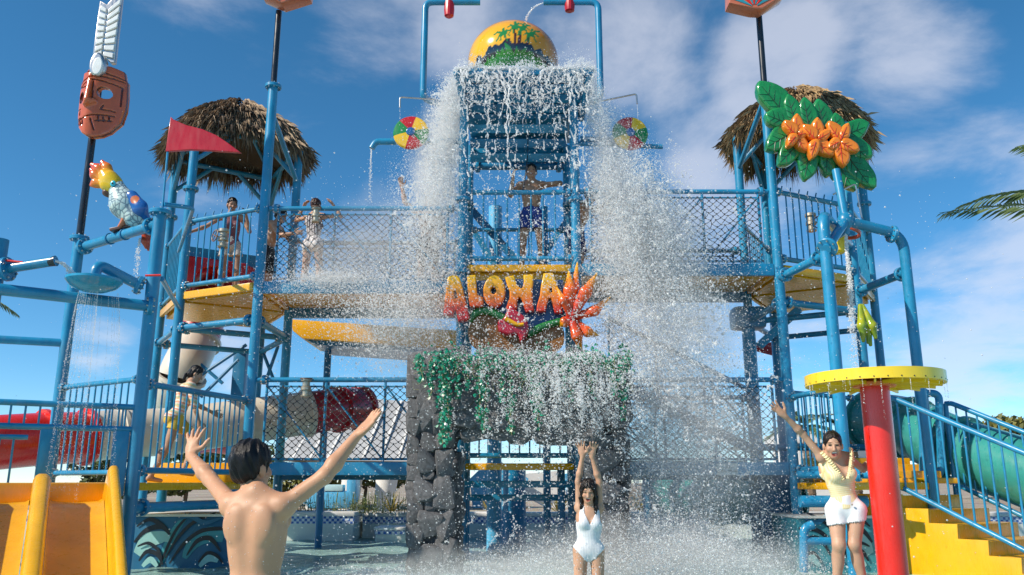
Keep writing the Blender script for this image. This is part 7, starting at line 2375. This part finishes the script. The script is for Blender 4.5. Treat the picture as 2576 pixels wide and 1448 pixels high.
# ================================================================== FALLING WATER
def drop_mat(name, col, tr=.45, clear=.25):
    m = bpy.data.materials.new(name); m.use_nodes = True
    nt = m.node_tree; nt.nodes.clear()
    N = nt.nodes.new; L = nt.links.new
    out = N('ShaderNodeOutputMaterial')
    d = N('ShaderNodeBsdfDiffuse'); d.inputs[0].default_value = (*col, 1)
    t = N('ShaderNodeBsdfTranslucent'); t.inputs[0].default_value = (*col, 1)
    g = N('ShaderNodeBsdfGlossy'); g.inputs['Roughness'].default_value = .12
    m1 = N('ShaderNodeMixShader'); m1.inputs[0].default_value = tr; L(d.outputs[0], m1.inputs[1]); L(t.outputs[0], m1.inputs[2])
    f = N('ShaderNodeFresnel'); f.inputs['IOR'].default_value = 1.33
    m2 = N('ShaderNodeMixShader'); L(f.outputs[0], m2.inputs[0]); L(m1.outputs[0], m2.inputs[1]); L(g.outputs[0], m2.inputs[2])
    tp = N('ShaderNodeBsdfTransparent'); m3 = N('ShaderNodeMixShader'); m3.inputs[0].default_value = clear
    L(m2.outputs[0], m3.inputs[1]); L(tp.outputs[0], m3.inputs[2]); L(m3.outputs[0], out.inputs[0])
    return m
DROP = drop_mat('white_water', (.93, .93, .93))
_GN = None
def points_obj(name, pts, rad, label, cat, mat=None):
    """cloud of round drops: one vertex per drop with its own radius"""
    global _GN
    pts = np.asarray(pts, np.float32); rad = np.asarray(rad, np.float32)
    me = bpy.data.meshes.new(name)
    me.vertices.add(len(pts)); me.vertices.foreach_set('co', pts.ravel())
    at = me.attributes.new('rad', 'FLOAT', 'POINT'); at.data.foreach_set('value', rad)
    me.materials.append(mat or DROP)
    me.update()
    if _GN is None:
        g = bpy.data.node_groups.new('drops', 'GeometryNodeTree')
        g.interface.new_socket('Geometry', in_out='INPUT', socket_type='NodeSocketGeometry')
        g.interface.new_socket('Geometry', in_out='OUTPUT', socket_type='NodeSocketGeometry')
        i, o = g.nodes.new('NodeGroupInput'), g.nodes.new('NodeGroupOutput')
        mp = g.nodes.new('GeometryNodeMeshToPoints')
        na = g.nodes.new('GeometryNodeInputNamedAttribute'); na.data_type = 'FLOAT'; na.inputs[0].default_value = 'rad'
        sm = g.nodes.new('GeometryNodeSetMaterial'); sm.inputs['Material'].default_value = mat or DROP
        g.links.new(i.outputs[0], mp.inputs['Mesh']); g.links.new(na.outputs[0], mp.inputs['Radius'])
        g.links.new(mp.outputs[0], sm.inputs['Geometry']); g.links.new(sm.outputs[0], o.inputs[0])
        _GN = g
    ob = bpy.data.objects.new(name, me)
    link(ob, None, (0, 0, 0))
    md = ob.modifiers.new('drops', 'NODES'); md.node_group = _GN
    tag(ob, label, cat, kind='stuff')
    return ob
gw = np.random.default_rng(5)
GRAV = np.array((0, 0, -9.8))
def logr(n, med, sg, lo, hi): return np.clip(.86 * med * np.exp(gw.normal(0, sg, n)), lo, hi)
def fall(p0, v0, t): return p0 + v0 * t[:, None] + .5 * GRAV * (t ** 2)[:, None]
def clustered(ncl, per, org, vel, tdist, spread, med, sg, lo, hi, tight=.55):
    """drops in clumps: every clump shares a launch point, speed and age"""
    k = np.maximum(1, gw.poisson(per * gw.exponential(1.0, ncl)))
    o = org(ncl); v = vel(ncl); t = tdist(ncl)
    idx = np.repeat(np.arange(ncl), k); n = len(idx)
    tt = np.clip(t[idx] + gw.normal(0, .018, n) * (1 + t[idx]), 0.005, 2)
    sp = spread * (.25 + t[idx])[:, None]
    p = fall(o[idx], v[idx] + gw.normal(0, .10, (n, 3)), tt) + gw.normal(0, 1, (n, 3)) * sp * np.where(gw.random(n) < tight, .35, 1.0)[:, None]
    r = logr(n, med, sg, lo, hi)
    return p, r
AP, AR_ = [], []
def addp(p, r):
    m = p[:, 2] > .0
    AP.append(p[m]); AR_.append(r[m])
l0, r0 = np.array(L0), np.array(R0)
zlip = l0[2] + .06
# --- A: stringy sheet over the front lip
def strand(x, tmax, rr, vy, seed):
    g = np.random.default_rng(seed)
    n = int(500 * tmax)
    t = np.linspace(0, tmax, n)
    wob = np.cumsum(g.normal(0, .0062, n)); wob = np.convolve(wob, np.ones(9) / 9, 'same')
    wz = np.cumsum(g.normal(0, .003, n))
    p = np.stack([x + wob + .05 * t * g.normal(), l0[1] - .03 - vy * t + wz * .6, zlip - .35 * t - 4.9 * t * t], 1)
    # resample in distance
    d = np.concatenate([[0], np.cumsum(np.linalg.norm(np.diff(p, axis=0), axis=1))])
    s = np.arange(0, d[-1], .006)
    p = np.stack([np.interp(s, d, p[:, i]) for i in range(3)], 1)
    fr = s / max(d[-1], .01)
    th = .5 + .5 * np.sin(s * g.uniform(18, 40) + g.uniform(0, 6)) * np.sin(s * g.uniform(5, 11) + g.uniform(0, 6))
    r = rr * (.35 + 1.0 * th) * (1.05 - .35 * fr)
    keep = th > (-.05 + .85 * fr ** 1.2 + g.normal(0, .1, len(s)))
    j = g.normal(0, .0035, p.shape)
    return (p + j)[keep], r[keep]
xs_l = np.sort(gw.uniform(l0[0] - .02, r0[0] + .02, 70))
for k, x in enumerate(xs_l):
    p, r = strand(x, gw.choice([.16, .2, .25, .3, .36, .45, .62]), gw.uniform(.0045, .0105), gw.uniform(.25, .9), 200 + k)
    addp(p, r)
for k in range(190):     # cross links of the torn sheet
    x = gw.uniform(l0[0], r0[0]); t = gw.uniform(.03, .34)
    w = gw.uniform(.06, .22) * gw.choice([-1, 1]); n = int(abs(w) / .005)
    s = np.linspace(0, 1, n)
    dz = gw.uniform(-.02, .16)
    p = np.stack([x + w * s + .012 * np.sin(s * 9 + k), l0[1] - .03 - .55 * t + .02 * np.sin(s * 7), zlip - .35 * t - 4.9 * t * t - dz * np.sin(s * math.pi * gw.uniform(.5, 1)) - .06 * s], 1)
    addp(p + gw.normal(0, .003, p.shape), np.full(n, gw.uniform(.0035, .0075)) * (.7 + .5 * np.sin(s * 23)))
n = 5200                 # foaming crest along the lip
x = gw.uniform(l0[0] - .05, r0[0] + .08, n)
hgt = np.abs(gw.normal(0, .035, n)) * (1 + 1.2 * (np.sin(x * 9) > .3) + 1.3 * np.exp(-((x - r0[0]) / .12) ** 2))
addp(np.stack([x, l0[1] - gw.uniform(-.1, .1, n), zlip + hgt - .035], 1), logr(n, .007, .4, .003, .016))
n = 900
addp(np.stack([gw.uniform(l0[0], r0[0], n), l0[1] - gw.uniform(0, .2, n), zlip + np.abs(gw.normal(0, .13, n))], 1), logr(n, .004, .4, .002, .008))
# --- B: drops shed by the front sheet
org_f = lambda n: np.stack([gw.uniform(l0[0], r0[0], n), np.full(n, l0[1] - .03), np.full(n, zlip)], 1)
vel_f = lambda n: np.stack([gw.normal(.05, .38, n), -gw.uniform(.1, 1.35, n), gw.normal(-.3, .25, n)], 1)
addp(*clustered(330, 7, org_f, vel_f, lambda n: gw.uniform(.12, .80, n), .10, .0052, .5, .0025, .017))
addp(*clustered(620, 9, org_f, vel_f, lambda n: .60 + .63 * gw.random(n) ** .8, .14, .0050, .5, .002, .015))
# --- C: side plumes
org_l = lambda n: np.stack([np.full(n, l0[0]) - .02, l0[1] + gw.uniform(.0, 1.4, n), np.full(n, zlip)], 1)
vel_l = lambda n: np.stack([-np.abs(gw.normal(.50, .34, n)), gw.normal(-.2, .25, n), gw.normal(-.25, .35, n)], 1)
addp(*clustered(1900, 44, org_l, vel_l, lambda n: .80 * gw.random(n) ** .75, .085, .0027, .5, .0015, .012, .4))
addp(*clustered(900, 14, org_l, vel_l, lambda n: gw.uniform(.15, .85, n), .06, .0056, .45, .003, .018, .7))
vel_l2 = lambda n: np.stack([-np.abs(gw.normal(.85, .45, n)), gw.normal(-.2, .25, n), gw.normal(-.2, .3, n)], 1)
addp(*clustered(800, 34, org_l, vel_l2, lambda n: .46 + .36 * gw.random(n), .12, .0026, .5, .0014, .010, .4))
org_r = lambda n: np.stack([np.full(n, r0[0]) + .02, l0[1] + gw.uniform(-.05, 1.2, n), np.full(n, zlip)], 1)
vel_r = lambda n: np.stack([np.abs(gw.normal(.42, .30, n)), gw.normal(-.4, .3, n), gw.normal(-.25, .3, n)], 1)
addp(*clustered(1300, 40, org_r, vel_r, lambda n: .70 * gw.random(n) ** .8, .075, .0026, .5, .0015, .012, .4))
vel_r2 = lambda n: np.stack([np.abs(gw.normal(.95, .55, n)), gw.normal(-.4, .3, n), gw.normal(-.25, .3, n)], 1)
addp(*clustered(3300, 52, org_r, vel_r2, lambda n: .50 + .67 * gw.random(n), .12, .0030, .5, .0016, .013, .45))
addp(*clustered(2500, 18, org_r, vel_r2, lambda n: .52 + .65 * gw.random(n), .075, .0056, .45, .003, .019, .7))
# --- D: water striking the upper decks and the arch
def burst(n, c, s, v, med, tmax=.35, hi=.011):
    o = np.array(c) + gw.normal(0, 1, (n, 3)) * np.array(s)
    vv = gw.normal(0, 1, (n, 3)) * np.array(v); vv[:, 2] = np.abs(vv[:, 2]); vv[:, 1] = -np.abs(vv[:, 1])
    t = gw.uniform(0, tmax, n)
    addp(fall(o, vv, t), logr(n, med, .5, .0014, hi))
dk = lambda px, py, Y: tuple(P(px, py, Y))
burst(30000, dk(930, 690, 10.95), (.62, .1, .12), (.7, .5, 1.6), .0026, .5)
burst(15000, dk(840, 702, 10.9), (.30, .05, .03), (1.5, .7, .8), .0032, .3)
burst(9000, dk(1000, 770, 10.7), (.45, .15, .25), (.4, .4, .5), .0050, .4, .014)
burst(30000, dk(1640, 640, 10.8), (.55, .15, .35), (.6, .5, 1.0), .0028, .4)
n = 30000
px = gw.uniform(1140, 1620, n)
p = np.array([P(a, b, c) for a, b, c in zip(gw.normal(1440, 125, 5200), np.abs(gw.normal(0, 95, 5200)) + 885, gw.normal(9.45, .13, 5200))])
addp(p, logr(len(p), .0052, .5, .002, .014))
# streaky clumps running off the lintel
for k in range(170):
    c = np.array(P(gw.normal(1450, 110), 930 + abs(gw.normal(0, 95)), gw.normal(9.45, .12)))
    m = gw.integers(14, 60)
    q = c + gw.normal(0, 1, (m, 3)) * np.array((.018, .02, .07))
    addp(q, logr(m, .0055, .4, .002, .013))
burst(3500, dk(1370, 890, 9.7), (.70, .12, .04), (.5, .4, 1.1), .004, .3)
# --- E: impact on the pool
n = 52000
px = np.concatenate([gw.normal(1720, 150, 36000), gw.normal(1330, 230, 16000)])
yy = gw.normal(9.7, .8, n)
zz = np.abs(gw.normal(0, .34, n)) * np.exp(-((px - 1650) / 420) ** 2) + np.abs(gw.normal(0, .06, n))
xx = (px - CXP) / FPX * (yy * _ct)
addp(np.stack([xx, yy, zz], 1), logr(n, .0030, .55, .0014, .011))
n = 26000                # foam and bubbles floating on the surface
xx = gw.normal(.9, 1.5, n); yy = gw.normal(9.6, 1.25, n)
fo = (np.sin(xx * 5 + 3 * np.sin(yy * 2.3)) + np.sin(yy * 7 + 2 * np.sin(xx * 3))) > gw.normal(.4, .5, n)
addp(np.stack([xx, yy, np.full(n, .004)], 1)[fo], logr(n, .008, .5, .003, .02)[fo])
# torn chunks of water tumbling in the plumes
def chunks(m, org, vel, tdist, rr):
    o = org(m); v = vel(m); t = tdist(m)
    c = fall(o, v, t)
    for k in range(m):
        nb = int(gw.integers(1, 4))
        for _ in range(nb):
            L_ = int(gw.integers(14, 46))
            w = np.cumsum(gw.normal(0, .0065, (L_, 3)) + gw.normal(0, .0022, 3) + np.array((0, 0, -.0045 * gw.random())), axis=0)
            addp(c[k] + w, rr * np.exp(gw.normal(0, .35, L_)) * np.sin(np.linspace(.4, 2.9, L_)))
chunks(820, org_r, vel_r2, lambda n: .52 + .58 * gw.random(n), .0058)
chunks(420, org_l, vel_l, lambda n: .15 + .65 * gw.random(n), .0055)
chunks(150, org_f, vel_f, lambda n: .25 + .85 * gw.random(n), .0048)
# --- F: loose drops everywhere around the fall
n = 11000
addp(np.stack([gw.normal(.4, 2.1, n), gw.uniform(8.2, 11.2, n), gw.uniform(0.02, 4.6, n)], 1), logr(n, .0042, .45, .002, .010))
n = 1300
addp(np.stack([gw.uniform(-2.2, 2.5, n), gw.uniform(5.0, 8.2, n), gw.uniform(0.02, 2.6, n)], 1), logr(n, .0030, .4, .0015, .005))
points_obj('falling_water', np.concatenate(AP), np.concatenate(AR_), 'bursting curtain of white water and drops falling from the tipped bucket', 'falling water')
NW = sum(len(a) for a in AP)
# --- thin jets and trickles of the other fixtures
def jets(name, label, chains):
    ps, rs = [], []
    for pts, r, jit, gap in chains:
        pts = np.array([tuple(q) for q in crom(pts, 24)])
        d = np.concatenate([[0], np.cumsum(np.linalg.norm(np.diff(pts, axis=0), axis=1))])
        s = np.arange(0, d[-1], .0055)
        p = np.stack([np.interp(s, d, pts[:, i]) for i in range(3)], 1)
        fr = s / d[-1]
        keep = gw.random(len(s)) > gap * fr ** .8
        p = p + gw.normal(0, 1, p.shape) * (jit * (.15 + fr))[:, None]
        ps.append(p[keep]); rs.append((r * np.exp(gw.normal(0, .3, len(s))))[keep])
    return points_obj(name, np.concatenate(ps), np.concatenate(rs), label, 'water jet')
ch_ = []
dc = P(237, 718, 8.45)
for k in range(30):
    a = 2.4 * k; rr_ = .05 + .2 * ((k * .618) % 1)
    s = dc + Vector((math.cos(a) * rr_, math.sin(a) * rr_, -.08))
    vv = Vector((math.cos(a), math.sin(a), 0)) * (rr_ * 1.15)
    ch_.append(([s + vv * t + Vector((0, 0, -1.2 * t - 4.9 * t * t)) for t in (0, .12, .24, .36, .5, .64)], .0022, .010, .985))
jets('shower_jets', 'fine jets raining from the round shower dish', ch_)
jets('cannon_jet', 'broken water jet leaving the slanted cannon', [([P(140, 657, 8.25), P(160, 665, 8.3), P(175, 680, 8.35), P(185, 700, 8.4)], .007, .016, .6) for _ in range(9)])
jets('nozzle_stream', 'white stream pouring from the hanging nozzle on the right frame', [([P(2127, 572, 10.35), P(2131, 640, 10.32), P(2139, 720, 10.3), P(2146, 830, 10.28), P(2156, 960, 10.25)], .0062, .030, .95) for _ in range(12)])
jets('spout_stream', 'thin stream falling from the left spout pipe', [([P(934, 376, 11.15), P(932, 430, 11.1), P(930, 520, 11.05)], .005, .02, .9) for _ in range(3)])
jets('tail_stream', 'thin stream falling below the parrot', [([P(352, 600, 9.4), P(346, 650, 9.4), P(340, 730, 9.4)], .0045, .03, .85) for _ in range(5)])
jets('fill_stream', 'thin stream arching from the right fill pipe onto the bucket', [([P(1366, 8, 11.4), P(1345, 18, 11.4), P(1328, 38, 11.4), P(1322, 52, 11.4)], .0045, .012, .5) for _ in range(5)])
jets('wheel_stream_left', 'trickle falling onto the left spinning wheel', [([P(1006, 272, 11.15), P(1006, 300, 11.1)], .0035, .004, .3)])
jets('wheel_stream_right', 'trickle falling onto the right spinning wheel', [([P(1603, 264, 11.15), P(1605, 300, 11.1)], .0035, .004, .3)])
jets('peg_sprays', 'small arching sprays from the pegs on the right tower railing', [([P(1965 + 24 * k, 484 + 9 * k, 11.1 + .1 * k), P(1980 + 24 * k, 474 + 9 * k, 11.0 + .1 * k), P(1992 + 24 * k, 500 + 9 * k, 10.9 + .1 * k), P(1996 + 24 * k, 540 + 9 * k, 10.9 + .1 * k)], .0032, .01, .8) for k in range(6)])
ch_ = []
for k in range(14):
    a = R(180) + R(180) * gw.random()
    q = Vector((3.08 + .55 * math.cos(a), 7 + .55 * math.sin(a), 1.84))
    L_ = gw.uniform(.04, .45)
    ch_.append(([q, q - Vector((0, 0, L_ * .5)), q - Vector((0, 0, L_))], (.0026), .005, .985))
jets('mushroom_drips', 'drips falling from the rim of the yellow mushroom disc', ch_)
# ================================================================== SPRAY MIST
def mist_mat(d):
    m = bpy.data.materials.new('spray_mist'); m.use_nodes = True
    nt = m.node_tree; nt.nodes.clear()
    N = nt.nodes.new; L = nt.links.new
    out = N('ShaderNodeOutputMaterial'); v = N('ShaderNodeVolumePrincipled')
    v.inputs['Color'].default_value = (.97, .97, .97, 1); v.inputs['Anisotropy'].default_value = 0.1
    t = N('ShaderNodeTexCoord')
    ln = N('ShaderNodeVectorMath'); ln.operation = 'LENGTH'; L(t.outputs['Object'], ln.inputs[0])
    n = N('ShaderNodeTexNoise'); n.inputs['Scale'].default_value = 2.6; n.inputs['Detail'].default_value = 3; L(t.outputs['Object'], n.inputs['Vector'])
    ad = N('ShaderNodeMath'); ad.operation = 'MULTIPLY_ADD'; L(n.outputs['Fac'], ad.inputs[0]); ad.inputs[1].default_value = -.9; L(ln.outputs['Value'], ad.inputs[2])
    mr = N('ShaderNodeMapRange'); mr.interpolation_type = 'SMOOTHSTEP'; L(ad.outputs[0], mr.inputs[0])
    mr.inputs[1].default_value = -.35; mr.inputs[2].default_value = .52; mr.inputs[3].default_value = d; mr.inputs[4].default_value = 0.0
    L(mr.outputs[0], v.inputs['Density'])
    L(v.outputs[0], out.inputs['Volume'])
    return m
PUFF = [((880, 640, 11.0), (1.05, .55, .65), 1.3, 'over the upper left walkway'), ((965, 590, 11.1), (.9, .55, .95), 1.0, 'left of the tower at deck height'), ((1090, 430, 11.2), (.46, .6, 1.3), 2.0, 'along the left plume'),
        ((1545, 430, 11.0), (.40, .6, 1.2), 2.4, 'along the right plume'), ((1640, 620, 10.8), (.85, .7, 1.1), 2.2, 'before the upper right walkway'), ((1710, 860, 10.6), (1.05, .8, 1.3), 1.1, 'under the upper right walkway'),
        ((1740, 1120, 10.3), (1.5, .9, 1.2), 1.0, 'in the lower right fall'), ((1650, 1440, 9.6), (2.2, 1.3, .75), 1.4, 'over the pool at the right'), ((1250, 1460, 9.4), (2.2, 1.2, .42), 1.0, 'over the pool under the arch'), ((1010, 830, 10.6), (1.0, .6, .9), .8, 'below the upper left walkway')]
ballm = MB().ball((0, 0, 0), 1.0, 20).mesh('mist', [], 180)
for (c, r_, d_, wh) in PUFF:
    me = ballm.copy(); me.materials.append(mist_mat(d_))
    o = piece('mist', me, None, P(*c), None, r_)
    tag(o, 'soft white spray mist ' + wh, 'mist', 'puffs of spray mist', kind='stuff')
